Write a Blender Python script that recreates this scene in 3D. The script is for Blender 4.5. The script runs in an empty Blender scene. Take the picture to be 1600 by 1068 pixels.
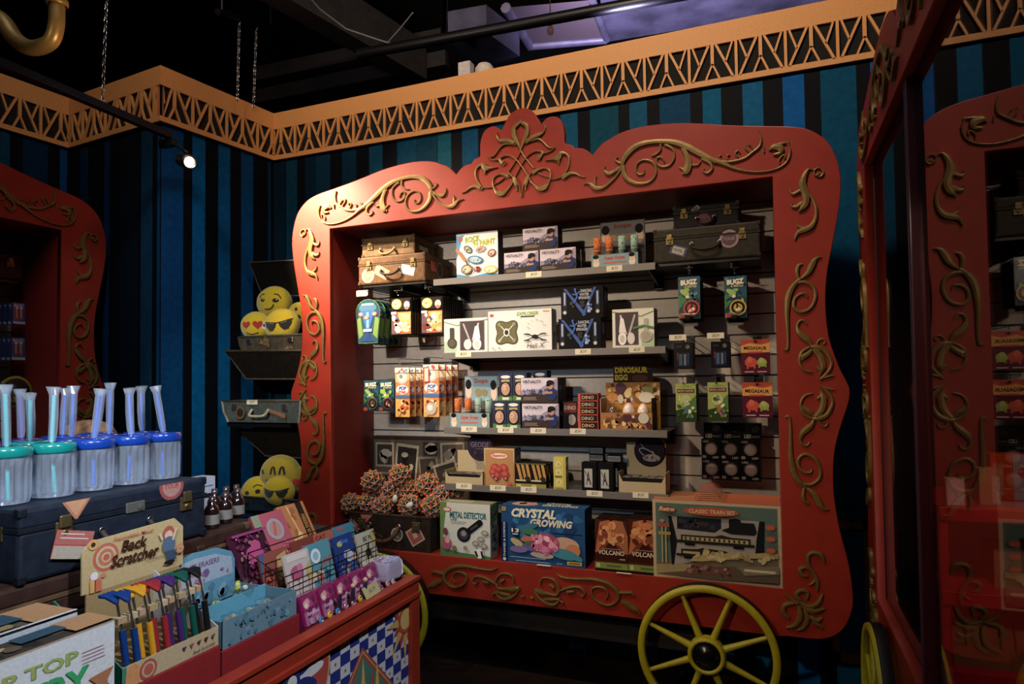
import bpy, bmesh, math, random
from mathutils import Vector, Matrix
random.seed(7)
SC = bpy.context.scene
COL = SC.collection
PI = math.pi

# ------------------------------------------------------------------ camera
CAM_R = Vector((0.92858336, 0.37089565, -0.01301402))
CAM_U = Vector((0.0240202, -0.02507061, 0.99939707))
CAM_F = Vector((-0.37034575, 0.92833608, 0.03218914))
CAM_C = Vector((0.98882, -3.05013, 1.5))
FPX, SY = 1027.545, 26.922
cd = bpy.data.cameras.new('camera'); cam = bpy.data.objects.new('camera', cd); COL.objects.link(cam)
M4 = Matrix((CAM_R, CAM_U, -CAM_F)).transposed().to_4x4(); M4.translation = CAM_C
cam.matrix_world = M4
cd.sensor_width = 36; cd.lens = FPX / 1600 * 36; cd.shift_y = SY / 1600
cd.clip_start = .02
SC.camera = cam

# ------------------------------------------------------------------ world, view, lamps and added fill lights
SC.view_settings.view_transform = 'Standard'; SC.view_settings.look = 'None'
SC.view_settings.exposure = 0.9; SC.view_settings.gamma = 1
w = bpy.data.worlds.new('world'); SC.world = w; w.use_nodes = True
w.node_tree.nodes['Background'].inputs[0].default_value = (.42, .45, .55, 1)
w.node_tree.nodes['Background'].inputs[1].default_value = .012

def spot(name, loc, to, power, col, size=60, blend=.6, rad=.04):
    l = bpy.data.lights.new(name, 'SPOT'); l.energy = power; l.color = col
    l.spot_size = math.radians(size); l.spot_blend = blend; l.shadow_soft_size = rad
    o = bpy.data.objects.new(name, l); COL.objects.link(o); o.location = loc
    o.rotation_euler = (Vector(to) - Vector(loc)).to_track_quat('-Z', 'Y').to_euler()
    return o
def area(name, loc, to, power, col, sx, sy):
    l = bpy.data.lights.new(name, 'AREA'); l.energy = power; l.color = col; l.shape = 'RECTANGLE'
    l.size = sx; l.size_y = sy
    o = bpy.data.objects.new(name, l); COL.objects.link(o); o.location = loc
    o.rotation_euler = (Vector(to) - Vector(loc)).to_track_quat('-Z', 'Y').to_euler()
    return o
WARM = (1, .78, .55); NEUT = (1, .9, .78); COOL = (.72, .84, 1)
spot('lamp_warm_corner', (-1.95, -.85, 3.15), (-1.45, 0, 2.42), 480, (1, .80, .54), 40, 1, .02)
spot('lamp_corner_spill', (-1.9, -1.2, 3.2), (-1.0, 0, 2.2), 190, (1, .74, .50), 62, 1, .03)
spot('lamp_goods', (-1.2, -3.9, 2.75), (-.80, .2, 1.78), 225, NEUT, 27, 1, .05)
spot('lamp_goods_wide', (-.8, -3.9, 2.7), (.35, .2, 1.35), 120, WARM, 44, 1, .06)
spot('lamp_goods_cool', (.3, -4.2, 2.4), (-.45, .3, 1.1), 75, (.55, .76, 1), 26, 1, .06)
spot('added_light_frieze', (.3, -1.7, 4.3), (.1, .5, 3.35), 100, (1, .76, .52), 100, .6, .15)  # added to brighten the orange frieze, stands for no known fixture
spot('added_light_frieze_left', (-1.2, -1.6, 4.2), (-2.6, 0, 3.4), 22, (1, .70, .46), 70, 1, .12)  # added likewise for the frieze around the left recess
spot('lamp_cart', (1.1, -2.3, 2.6), (-.35, -1.9, 1.0), 105, (.84, .9, 1), 70, 1, .05)
spot('added_light_jars', (.5, -3.3, 2.5), (-.6, -1.9, 1.32), 190, COOL, 24, 1, .2)  # unseen source added for streaky highlights on the jar ribs
spot('lamp_left_wall', (-1.3, -1.6, 3.3), (-2.25, .1, 1.6), 38, (.75, .9, 1), 60, 1, .12)
spot('added_light_cushions', (-.75, -2.7, 2.25), (-1.98, .15, 1.4), 120, (1, .95, .8), 25, 1, .05)  # added to brighten the emoji cushions, no real lamp there
spot('lamp_ceiling_violet', (.2, .75, 3.45), (.5, 2.0, 4.6), 130, (.66, .6, 1), 125, 1, .1)
spot('lamp_rim', (1.15, .30, 4.0), (.95, .0, 2.5), 40, (1, .93, .82), 26, 1, .02)
spot('lamp_ceiling_warm', (-1.2, -1.4, 3.3), (-1.0, .5, 4.4), 20, (1, .8, .7), 100, 1, .1)
area('added_room_fill', (-.3, -2.6, 4.9), (-.3, -2.0, 0), 16, (.8, .88, 1), 3, 2)  # soft fill added in place of the ambient light the closed room loses
spot('added_light_gold_tube', (-.6, -1.6, 2.2), (-1.5, -1.6, 2.9), 7, (1, .85, .6), 60, 1, .05)  # extra light added only for the dark gold tube
spot('added_light_right_inside', (1.50, -1.9, 2.2), (1.6, -.8, .95), 42, (1, .62, .45), 80, 1, .05)  # added inside the right wagon to bring up its dark shelves

# ------------------------------------------------------------------ survey helpers
def ray(x, y): return CAM_F + CAM_R * ((x - 800) / FPX) + CAM_U * ((534 + SY - y) / FPX)
def onp(ax, v, x, y):
    d = ray(x, y); t = (v - CAM_C[ax]) / d[ax]; return CAM_C + d * t

# ------------------------------------------------------------------ materials
def s2l(c): return c / 12.92 if c <= .04045 else ((c + .055) / 1.055) ** 2.4
def hx(h): return tuple(s2l(int(h[i:i + 2], 16) / 255) for i in (0, 2, 4))
MATS = {}
def mat(name, col='808080', rough=.5, metal=0, emit=0, noise=0, nscale=20, bump=0, coat=0, attr=False, alpha=None, spec=None, sheen=0):
    if name in MATS: return MATS[name]
    m = bpy.data.materials.new(name); m.use_nodes = True; nt = m.node_tree; N = nt.nodes; b = N['Principled BSDF']
    c = hx(col) if isinstance(col, str) else col
    b.inputs['Base Color'].default_value = (*c, 1); b.inputs['Roughness'].default_value = rough
    b.inputs['Metallic'].default_value = metal
    if coat: b.inputs['Coat Weight'].default_value = coat; b.inputs['Coat Roughness'].default_value = .15
    if spec is not None: b.inputs['Specular IOR Level'].default_value = spec
    if sheen: b.inputs['Sheen Weight'].default_value = sheen
    if emit: b.inputs['Emission Color'].default_value = (*c, 1); b.inputs['Emission Strength'].default_value = emit
    src = None
    if attr:
        a = N.new('ShaderNodeVertexColor'); a.layer_name = 'Col'; src = a.outputs[0]
        nt.links.new(src, b.inputs['Base Color'])
    if noise:
        tc = N.new('ShaderNodeTexCoord'); n = N.new('ShaderNodeTexNoise'); n.inputs['Scale'].default_value = nscale; n.inputs['Detail'].default_value = 5
        nt.links.new(tc.outputs['Object'], n.inputs['Vector'])
        mr = N.new('ShaderNodeMapRange'); mr.inputs[1].default_value = .3; mr.inputs[2].default_value = .7
        mr.inputs[3].default_value = 1 - noise; mr.inputs[4].default_value = 1 + noise * .5
        nt.links.new(n.outputs[0], mr.inputs[0])
        mx = N.new('ShaderNodeMix'); mx.data_type = 'RGBA'; mx.blend_type = 'MULTIPLY'; mx.inputs[0].default_value = 1
        if src: nt.links.new(src, mx.inputs[6])
        else: mx.inputs[6].default_value = (*c, 1)
        nt.links.new(mr.outputs[0], mx.inputs[7]); nt.links.new(mx.outputs[2], b.inputs['Base Color'])
        if bump:
            bp = N.new('ShaderNodeBump'); bp.inputs['Strength'].default_value = bump; bp.inputs['Distance'].default_value = .002
            nt.links.new(n.outputs[0], bp.inputs['Height']); nt.links.new(bp.outputs[0], b.inputs['Normal'])
    MATS[name] = m; return m
def glassy(name, tint=(1, 1, 1), trans=.9, rough=.05, ior=1.5):
    """thin clear sheet: see-through with Fresnel reflection"""
    if name in MATS: return MATS[name]
    m = bpy.data.materials.new(name); m.use_nodes = True; nt = m.node_tree; N = nt.nodes
    N.remove(N['Principled BSDF']); out = N['Material Output']
    t = N.new('ShaderNodeBsdfTransparent'); t.inputs[0].default_value = (*[c * trans for c in tint], 1)
    g = N.new('ShaderNodeBsdfGlossy'); g.inputs['Roughness'].default_value = rough
    lw = N.new('ShaderNodeLayerWeight'); pw = N.new('ShaderNodeMath'); pw.operation = 'POWER'; pw.inputs[1].default_value = 5
    f0 = ((ior - 1) / (ior + 1)) ** 2; f = N.new('ShaderNodeMath'); f.operation = 'MULTIPLY_ADD'; f.inputs[1].default_value = 1 - f0; f.inputs[2].default_value = f0
    nt.links.new(lw.outputs['Facing'], pw.inputs[0]); nt.links.new(pw.outputs[0], f.inputs[0])
    mx = N.new('ShaderNodeMixShader')
    nt.links.new(f.outputs[0], mx.inputs[0]); nt.links.new(t.outputs[0], mx.inputs[1]); nt.links.new(g.outputs[0], mx.inputs[2])
    nt.links.new(mx.outputs[0], out.inputs[0]); MATS[name] = m; return m
PRINT = mat('printed_card', 'ffffff', .5, attr=True, spec=.08, noise=.12, nscale=150)
GLOSSP = mat('glossy_print', 'ffffff', .2, attr=True, coat=.4)
MATTE = mat('painted_matte', 'ffffff', .7, attr=True, noise=.15, nscale=60)
PLUSH = mat('plush_fabric', 'ffffff', .95, attr=True, noise=.15, nscale=180, bump=.5, sheen=.6)
LEATHER = mat('leather', 'ffffff', .55, attr=True, noise=.4, nscale=35, bump=.6, spec=.2)
CHROME = mat('chrome', 'c8c8c8', .22, 1)
BRASSY = mat('aged_brass', '6c5c3c', .45, .8, noise=.3)
RED = mat('red_painted_wood', '8e281a', .5, noise=.12, nscale=12, bump=.12, spec=.3)
REDIN = mat('dark_red_painted_board', '82221a', .5, noise=.12, nscale=25, bump=.15)
GOLD = mat('antique_gold_relief', '745c2c', .45, .35, noise=.25, nscale=40)
YEL = mat('yellow_green_paint', 'a8a024', .4, noise=.12, nscale=30)
BLACKM = mat('black_metal', '101012', .4, .3)
BLACKR = mat('black_rubber', '141210', .6)
CLEAR = glassy('clear_plastic', (1, 1, 1), .93, .06)
KRAFT = '8f7a55'

# ------------------------------------------------------------------ mesh helpers
class MB:
    """collects coloured polygons; build() links them as ONE mesh object"""
    def __init__(s): s.v = []; s.f = []; s.c = []; s.sm = []
    def add(s, vs, fs, c=(1, 1, 1), smooth=False, M=None):
        if isinstance(c, str): c = hx(c)
        o = len(s.v)
        s.v += [tuple(M @ Vector(p)) if M else tuple(p) for p in vs]
        for i, f in enumerate(fs):
            s.f.append([o + k for k in f]); s.c.append(c); s.sm.append(smooth)
        return s
    def box(s, x0, y0, z0, x1, y1, z1, c=(1, 1, 1), M=None, bev=0):
        if bev:
            bm = bmesh.new(); bmesh.ops.create_cube(bm, size=1)
            for v in bm.verts: v.co = Vector(((x0 + x1) / 2 + v.co.x * (x1 - x0), (y0 + y1) / 2 + v.co.y * (y1 - y0), (z0 + z1) / 2 + v.co.z * (z1 - z0)))
            bmesh.ops.bevel(bm, geom=bm.edges[:], offset=bev, segments=2, affect='EDGES', profile=.5)
            s.bm(bm, c, M=M); bm.free(); return s
        v = [(x0, y0, z0), (x1, y0, z0), (x1, y1, z0), (x0, y1, z0), (x0, y0, z1), (x1, y0, z1), (x1, y1, z1), (x0, y1, z1)]
        return s.add(v, [(3, 2, 1, 0), (4, 5, 6, 7), (0, 1, 5, 4), (1, 2, 6, 5), (2, 3, 7, 6), (3, 0, 4, 7)], c, M=M)
    def bm(s, bm, c=(1, 1, 1), smooth=False, M=None):
        bm.verts.ensure_lookup_table(); bm.verts.index_update()
        return s.add([v.co[:] for v in bm.verts], [[v.index for v in f.verts] for f in bm.faces], c, smooth, M)
    def tube(s, pts, r, c=(1, 1, 1), n=8, M=None, closed=False):
        pts = [Vector(p) for p in pts]; rs = r if isinstance(r, (list, tuple)) else [r] * len(pts)
        vs = []; L = len(pts); up = Vector((0, 0, 1)); pn = None
        for i, p in enumerate(pts):
            a = pts[(i - 1) % L] if (closed or i) else p; b = pts[(i + 1) % L] if (closed or i < L - 1) else p
            t = (b - a).normalized()
            if pn is None:
                n0 = t.cross(up); n0 = n0.normalized() if n0.length > .05 else t.cross(Vector((1, 0, 0))).normalized()
            else: n0 = (pn - t * pn.dot(t)).normalized()
            pn = n0; b0 = t.cross(n0)
            for k in range(n):
                an = 2 * PI * k / n; vs.append(p + (n0 * math.cos(an) + b0 * math.sin(an)) * rs[i])
        fs = []
        for i in range(L if closed else L - 1):
            for k in range(n):
                fs.append((i * n + k, i * n + (k + 1) % n, ((i + 1) % L) * n + (k + 1) % n, ((i + 1) % L) * n + k))
        s.add(vs, fs, c, True, M)
        if not closed:
            s.add(vs[:n], [tuple(range(n))[::-1]], c, False, M); s.add(vs[-n:], [tuple(range(n))], c, False, M)
        return s
    def lathe(s, prof, c=(1, 1, 1), n=24, M=None, smooth=True):
        vs = []; fs = []
        for (r, z) in prof:
            for k in range(n): vs.append((r * math.cos(2 * PI * k / n), r * math.sin(2 * PI * k / n), z))
        for i in range(len(prof) - 1):
            for k in range(n): fs.append((i * n + k, i * n + (k + 1) % n, (i + 1) * n + (k + 1) % n, (i + 1) * n + k))
        return s.add(vs, fs, c, smooth, M)
    def ball(s, loc, r, c=(1, 1, 1), sc=(1, 1, 1), n=2):
        bm = bmesh.new(); bmesh.ops.create_icosphere(bm, subdivisions=n, radius=r)
        s.bm(bm, c, True, Matrix.Translation(loc) @ Matrix.Diagonal((*sc, 1))); bm.free(); return s
    def build(s, name, m, parent=None):
        me = bpy.data.meshes.new(name); me.from_pydata(s.v, [], s.f); 
        ca = me.color_attributes.new('Col', 'FLOAT_COLOR', 'CORNER')
        arr = []
        for f, c in zip(s.f, s.c): arr += [c[0], c[1], c[2], 1.0] * len(f)
        ca.data.foreach_set('color', arr)
        me.polygons.foreach_set('use_smooth', s.sm); me.materials.append(m)
        me.update()
        o = bpy.data.objects.new(name, me); COL.objects.link(o)
        if parent: o.parent = parent
        return o
def empty(name, loc=(0, 0, 0), rz=0):
    o = bpy.data.objects.new(name, None); COL.objects.link(o); o.location = loc; o.rotation_euler = (0, 0, rz); o.empty_display_size = .05; return o
def tag(o, label=None, cat=None, group=None, kind=None):
    if label: o['label'] = label
    if cat: o['category'] = cat
    if group: o['group'] = group
    if kind: o['kind'] = kind
    return o
def struct(o): o['kind'] = 'structure'; return o
def dup(root, loc, rz=None, label=None, group=None):
    def cp(o, p):
        c = o.copy(); COL.objects.link(c)
        if p: c.parent = p
        for ch in [q for q in bpy.data.objects if q.parent is o]: cp(ch, c)
        return c
    kids = {}
    r = root.copy(); COL.objects.link(r); r.location = loc
    if rz is not None: r.rotation_euler = (0, 0, rz)
    for ch in root.children: cp(ch, r)
    if label: r['label'] = label
    if group: r['group'] = group
    return r

TXT = {}
def textmesh(t, bold=0, shear=0):
    k = (t, bold, shear)
    if k in TXT: return TXT[k]
    cu = bpy.data.curves.new('t', 'FONT'); cu.body = t; cu.resolution_u = 2; cu.offset = bold; cu.shear = shear; cu.fill_mode = 'FRONT'
    o = bpy.data.objects.new('t', cu); COL.objects.link(o)
    me = bpy.data.meshes.new_from_object(o)
    v = [q.co.copy() for q in me.vertices]; f = [list(p.vertices) for p in me.polygons]
    bpy.data.objects.remove(o); bpy.data.curves.remove(cu); bpy.data.meshes.remove(me)
    x0 = min(p.x for p in v); x1 = max(p.x for p in v); y0 = min(p.y for p in v); y1 = max(p.y for p in v)
    TXT[k] = ([((p.x - x0) / (x1 - x0), (p.y - y0) / (y1 - y0)) for p in v], f); return TXT[k]

def muted(c, k=.22):
    if isinstance(c, str): c = hx(c)
    l = .3 * c[0] + .6 * c[1] + .1 * c[2]; return tuple(a * (1 - k) + l * k * w_ for a, w_ in zip(c, (1.04, 1, .94)))
class Art:
    """flat print on a face: u, v run 0..1 across the face"""
    def __init__(s, O, U, V, step=.00035):
        s.O = Vector(O); s.U = Vector(U); s.V = Vector(V); s.N = s.U.cross(s.V).normalized(); s.k = 1; s.st = step; s.mb = MB(); s.asp = s.U.length / s.V.length
    def P(s, u, v, k=None): return s.O + s.U * u + s.V * v + s.N * (s.st * (k or s.k))
    def poly(s, pts, c, keep=False):
        for ax, lim, sg in ((0, 0, 1), (0, 1, -1), (1, 0, 1), (1, 1, -1)):
            out = []
            for i, p in enumerate(pts):
                q = pts[i - 1]; dp = (p[ax] - lim) * sg; dq = (q[ax] - lim) * sg
                if (dp >= 0) != (dq >= 0): t = dq / (dq - dp); out.append((q[0] + (p[0] - q[0]) * t, q[1] + (p[1] - q[1]) * t))
                if dp >= 0: out.append(p)
            pts = out
            if len(pts) < 3: return s
        s.mb.add([s.P(*p) for p in pts], [tuple(range(len(pts)))], muted(c))
        if not keep: s.k += 1
        return s
    def rect(s, u0, v0, u1, v1, c, keep=False): return s.poly([(u0, v0), (u1, v0), (u1, v1), (u0, v1)], c, keep)
    def ell(s, u, v, ru, rv, c, n=16, rot=0, keep=False):
        ca, sa = math.cos(rot), math.sin(rot); a = s.asp; pts = []
        for k in range(n):
            x = ru * a * math.cos(2 * PI * k / n); y = rv * math.sin(2 * PI * k / n)
            pts.append((u + (x * ca - y * sa) / a, v + x * sa + y * ca))
        return s.poly(pts, c, keep)
    def circ(s, u, v, rv, c, n=20, keep=False): return s.ell(u, v, rv / s.asp, rv, c, n, 0, keep)
    def text(s, t, u0, v0, u1, v1, c, bold=.01, shear=0, rot=0):
        vs, fs = textmesh(t, bold, shear); pts = []
        cu, cv = (u0 + u1) / 2, (v0 + v1) / 2; ca, sa = math.cos(rot), math.sin(rot)
        for (x, y) in vs:
            dx = (x - .5) * (u1 - u0) * s.asp; dy = (y - .5) * (v1 - v0)
            pts.append(s.P(cu + (dx * ca - dy * sa) / s.asp, cv + dx * sa + dy * ca))
        s.mb.add(pts, fs, c); s.k += 1; return s
    def line(s, pts, w, c):
        for (a, b) in zip(pts, pts[1:]):
            dx = (b[0] - a[0]) * s.asp; dy = b[1] - a[1]; L = math.hypot(dx, dy) or 1; nx, ny = -dy / L * w / 2 / s.asp, dx / L * w / 2
            s.poly([(a[0] + nx, a[1] + ny), (a[0] - nx, a[1] - ny), (b[0] - nx, b[1] - ny), (b[0] + nx, b[1] + ny)], c, True)
        s.k += 1; return s
    def speck(s, n, u0, v0, u1, v1, pal, a, b, rnd=None):
        r = rnd or random
        for i in range(n):
            sz = r.uniform(a, b); u = r.uniform(u0 + sz / s.asp * .6, u1 - sz / s.asp * .6); v = r.uniform(v0 + sz * .6, v1 - sz * .6)
            s.ell(u, v, sz / s.asp * r.uniform(.5, 1), sz * r.uniform(.4, .8), r.choice(pal), 7, r.uniform(0, 3), True)
            if i % 4 == 3: s.k += 1
        s.k += 1; return s
    def lines(s, n, u0, v0, u1, v1, c, fill=.35):
        h = (v1 - v0) / n
        for i in range(n): s.rect(u0, v1 - h * i - h * fill, u0 + (u1 - u0) * random.uniform(.75, 1), v1 - h * i, c, True)
        s.k += 1; return s
    def build(s, name, parent, m=None): return s.mb.build(name, m or PRINT, parent)

def body(wd, d, h, c, bev=.0012, side=None, top=None, name='carton', m=None):
    mb = MB(); mb.box(-wd / 2, 0, 0, wd / 2, d, h, c, bev=bev)
    return mb.build(name, m or PRINT)
def place_front(fr, ax, val, z0=None):
    """front rectangle seen at fr=(left, top, right, bottom) on the plane ax=val -> centre base point, width, height, rotation"""
    x0, y0, x1, y1 = fr; xm, ym = (x0 + x1) / 2, (y0 + y1) / 2
    L = onp(ax, val, x0, ym); R = onp(ax, val, x1, ym); T = onp(ax, val, xm, y0); B = onp(ax, val, xm, y1)
    zb = B.z if z0 is None else z0
    wd = (R - L).length
    c = (L + R) / 2
    return Vector((c.x, c.y, zb)), wd, T.z - zb, (0 if ax == 1 else PI / 2)
def good(name, label, cat, fr, d, Y=.11, z0=None, col='ffffff', art=None, sideart=None, topart=None, group=None, ax=1, m=None, rz=0, bev=.0012, h=None, w=None):
    """a printed carton: body with a printed front (and side or top) as parts"""
    loc, wd, hh, rot = place_front(fr, ax, Y, z0)
    if h: hh = h
    if w: wd = w
    o = body(wd, d, hh, col, name=name, m=m, bev=bev); o.location = loc; o.rotation_euler = (0, 0, rot + rz)
    if art:
        a = Art((-wd / 2, 0, 0), (wd, 0, 0), (0, 0, hh)); art(a); a.build('printed_front', o, m)
    if sideart:
        a = Art((wd / 2, 0, 0), (0, d, 0), (0, 0, hh)); sideart(a); a.build('printed_side', o, m)
    if topart:
        a = Art((-wd / 2, 0, hh), (wd, 0, 0), (0, d, 0)); topart(a); a.build('printed_top', o, m)
    tag(o, label, cat, group); o['_d'] = d; del o['_d']
    return o

def smooth_pts(pts, closed=False, sub=6):
    n = len(pts); out = []
    rng = range(n if closed else n - 1)
    for i in rng:
        p = [pts[(i + k) % n] if closed else pts[min(max(i + k, 0), n - 1)] for k in (-1, 0, 1, 2)]
        for j in range(sub):
            t = j / sub; t2, t3 = t * t, t * t * t
            out.append(tuple(.5 * ((2 * p[1][k]) + (-p[0][k] + p[2][k]) * t + (2 * p[0][k] - 5 * p[1][k] + 4 * p[2][k] - p[3][k]) * t2 + (-p[0][k] + 3 * p[1][k] - 3 * p[2][k] + p[3][k]) * t3) for k in range(len(pts[0]))))
    if not closed: out.append(tuple(pts[-1]))
    return out
def ribbon(mb, pts, h=.015):
    """raised, ridged scroll stroke on the XZ plane; pts = (x, z, width)"""
    P = smooth_pts(pts, sub=4); n = len(P); vs = []
    for i, (x, z, wd) in enumerate(P):
        a = P[max(i - 1, 0)]; b = P[min(i + 1, n - 1)]; dx, dz = b[0] - a[0], b[1] - a[1]; L = math.hypot(dx, dz) or 1
        nx, nz = -dz / L * wd / 2, dx / L * wd / 2
        k = min(h, .5 * h + wd * .35)
        vs += [(x + nx, 0, z + nz), (x + nx * .88, -k * .88, z + nz * .88), (x, -k, z), (x - nx * .88, -k * .88, z - nz * .88), (x - nx, 0, z - nz)]
    fs = []
    for i in range(n - 1):
        for k in range(4): a = i * 5 + k; fs.append((a, a + 5, a + 6, a + 1))
    fs += [(0, 1, 2, 3, 4), tuple((n - 1) * 5 + k for k in (4, 3, 2, 1, 0))]
    mb.add(vs, fs, (1, 1, 1))
    for e in (P[0], P[-1]):
        if e[2] > .006:
            r = e[2] * .5
            mb.add([(e[0] + r * math.cos(t * PI / 4), -h * .6, e[1] + r * math.sin(t * PI / 4)) for t in range(8)] + [(e[0] + r * math.cos(t * PI / 4), 0, e[1] + r * math.sin(t * PI / 4)) for t in range(8)],
                   [tuple(range(8))] + [(t, (t + 1) % 8, 8 + (t + 1) % 8, 8 + t) for t in range(8)])

# ================================================================== ROOM
ZT, ZB = 3.345, 3.022            # frieze top and bottom
PD, PC, PB, PA = (-2.168, .5), (-2.28, -.297), (-3.19, -.21), (-3.30, -1.7)
def onseg(P, Q, x, y):
    d = ray(x, y); nx, ny = -(Q[1] - P[1]), Q[0] - P[0]
    t = (nx * (P[0] - CAM_C.x) + ny * (P[1] - CAM_C.y)) / (nx * d.x + ny * d.y); return CAM_C + d * t
fl = MB(); fl.box(-6.5, -5.2, -.05, 4.2, 4.2, 0, (1, 1, 1)); struct(fl.build('floor', mat('dark_floor', '231712', .5, noise=.5, nscale=6, bump=.2)))
ce = MB(); ce.box(-6.5, -5.2, 5.0, 4.2, 4.2, 5.05); struct(ce.build('ceiling', mat('black_ceiling', '050506', .9)))
def deep(c): r, g, b = hx(c); return (r * .2, g * .72, b * .92)
def striped_wall(name, P, Q, bounds, z0=0, z1=ZT - .02, thick=.08):
    """bounds = [(t0, t1, colour)], t in metres from P to Q; dark paint between; thickness behind"""
    L = math.hypot(Q[0] - P[0], Q[1] - P[1]); ux, uy = (Q[0] - P[0]) / L, (Q[1] - P[1]) / L; nx, ny = -uy, ux
    mb = MB(); segs = []; t = 0
    for (a, b, c) in sorted(bounds):
        a = max(a, t); b = min(b, L)
        if b <= a: continue
        if a > t: segs.append((t, a, '070a12'))
        segs.append((a, b, deep(c))); t = b
    if t < L: segs.append((t, L, '070a12'))
    def pt(t, o, z): return (P[0] + ux * t + nx * o, P[1] + uy * t + ny * o, z)
    for (a, b, c) in segs: mb.add([pt(a, 0, z0), pt(b, 0, z0), pt(b, 0, z1), pt(a, 0, z1)], [(0, 1, 2, 3)], c)
    mb.add([pt(0, thick, z0), pt(L, thick, z0), pt(L, thick, z1), pt(0, thick, z1)], [(3, 2, 1, 0)], '070a12')
    mb.add([pt(0, 0, z1), pt(L, 0, z1), pt(L, thick, z1), pt(0, thick, z1)], [(0, 1, 2, 3)], '070a12')
    return struct(mb.build(name, mat('striped_wall_paint', 'ffffff', .65, attr=True, noise=.25, nscale=30, spec=.1)))
def bx(px, c, y=230): return [(onp(1, .5, a, y).x - PD[0], onp(1, .5, b, y).x - PD[0], col) for (a, b, col) in px]
q3 = lambda a: 850 + a / 3.198
q2 = lambda a: 400 + a / 3.198
q5 = lambda a: a / 3.198
BK = [(q2(90), q2(145), '0f2430'), (q2(150), q2(205), '22404f'), (q2(245), q2(300), '0d2836'), (q2(300), q2(370), '22384a'), (q2(430), q2(500), '1a3444'), (q2(565), q2(632), '284a5c'), (q2(705), q2(800), '17485c'), (q2(800), q2(905), '123c4c'), (q2(908), q2(975), '2b5c66'), (q2(1030), q2(1110), '1d4f6a'), (q2(1180), q2(1300), '1c4c63'),
      (q3(85), q3(170), '2a5e78'), (q3(232), q3(375), '14505c'), (q3(430), q3(518), '2c6078'), (q3(582), q3(735), '174a66'), (q3(797), q3(890), '0e6a86'), (q3(998), q3(1100), '2a6c90'), (q3(1200), q3(1308), '1f68a8'), (q3(1390), q3(1570), '0f5670')]
kb = bx(BK, 0)
extra = [(3.62, 3.8, '1f68a8'), (3.95, 4.05, '2a6c90'), (4.2, 4.4, '14505c')]
wall_back = striped_wall('wall_back', PD, (3.0, .5), kb + extra)
def bs(P, Q, lst, y): return [(math.hypot(onseg(P, Q, a, y).x - P[0], onseg(P, Q, a, y).y - P[1]), math.hypot(onseg(P, Q, b, y).x - P[0], onseg(P, Q, b, y).y - P[1]), c) for (a, b, c) in lst]
striped_wall('wall_recess_side', PC, PD, bs(PC, PD, [(q5(803), q5(915), '1f4a70'), (q5(960), q5(1025), '15648c'), (q5(1090), q5(1150), '1c5a80'), (q5(1205), q5(1265), '16486e'), (q5(1340), q5(1352), '1a3a50')], 400))
striped_wall('wall_recess_front', PB, PC, bs(PB, PC, [(q5(400), q5(440), '1c3048'), (q5(520), q5(548), '1a3350'), (q5(600), q5(690), '10161e'), (q5(705), q5(762), '2a3c4c'), (q5(785), q5(800), '24425c')], 300))
striped_wall('wall_left', PA, PB, bs(PA, PB, [(q5(0), q5(50), '26485a'), (q5(115), q5(240), '15304a'), (q5(300), q5(335), '24507c')], 235))
mb = MB(); mb.box(2.0, -5.2, 0, 2.08, .5, 4.4); struct(mb.build('wall_right', mat('dark_plum_wall', '1a1016', .7)))
for nm, bb in (('wall_far', (-6.5, 4.12, 0, 4.2, 4.2, 5)), ('wall_far_left', (-6.5, -5.12, 0, -6.42, 4.12, 5)), ('wall_far_right', (4.12, -5.12, 0, 4.2, 4.12, 5))):
    mb = MB(); mb.box(*bb); struct(mb.build(nm, mat('black_outer_wall', '0a090a', .9)))
mb = MB(); mb.box(-6.42, -5.2, 0, 4.12, -5.12, 5); struct(mb.build('wall_front', mat('dark_wall', '141218', .8)))

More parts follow.
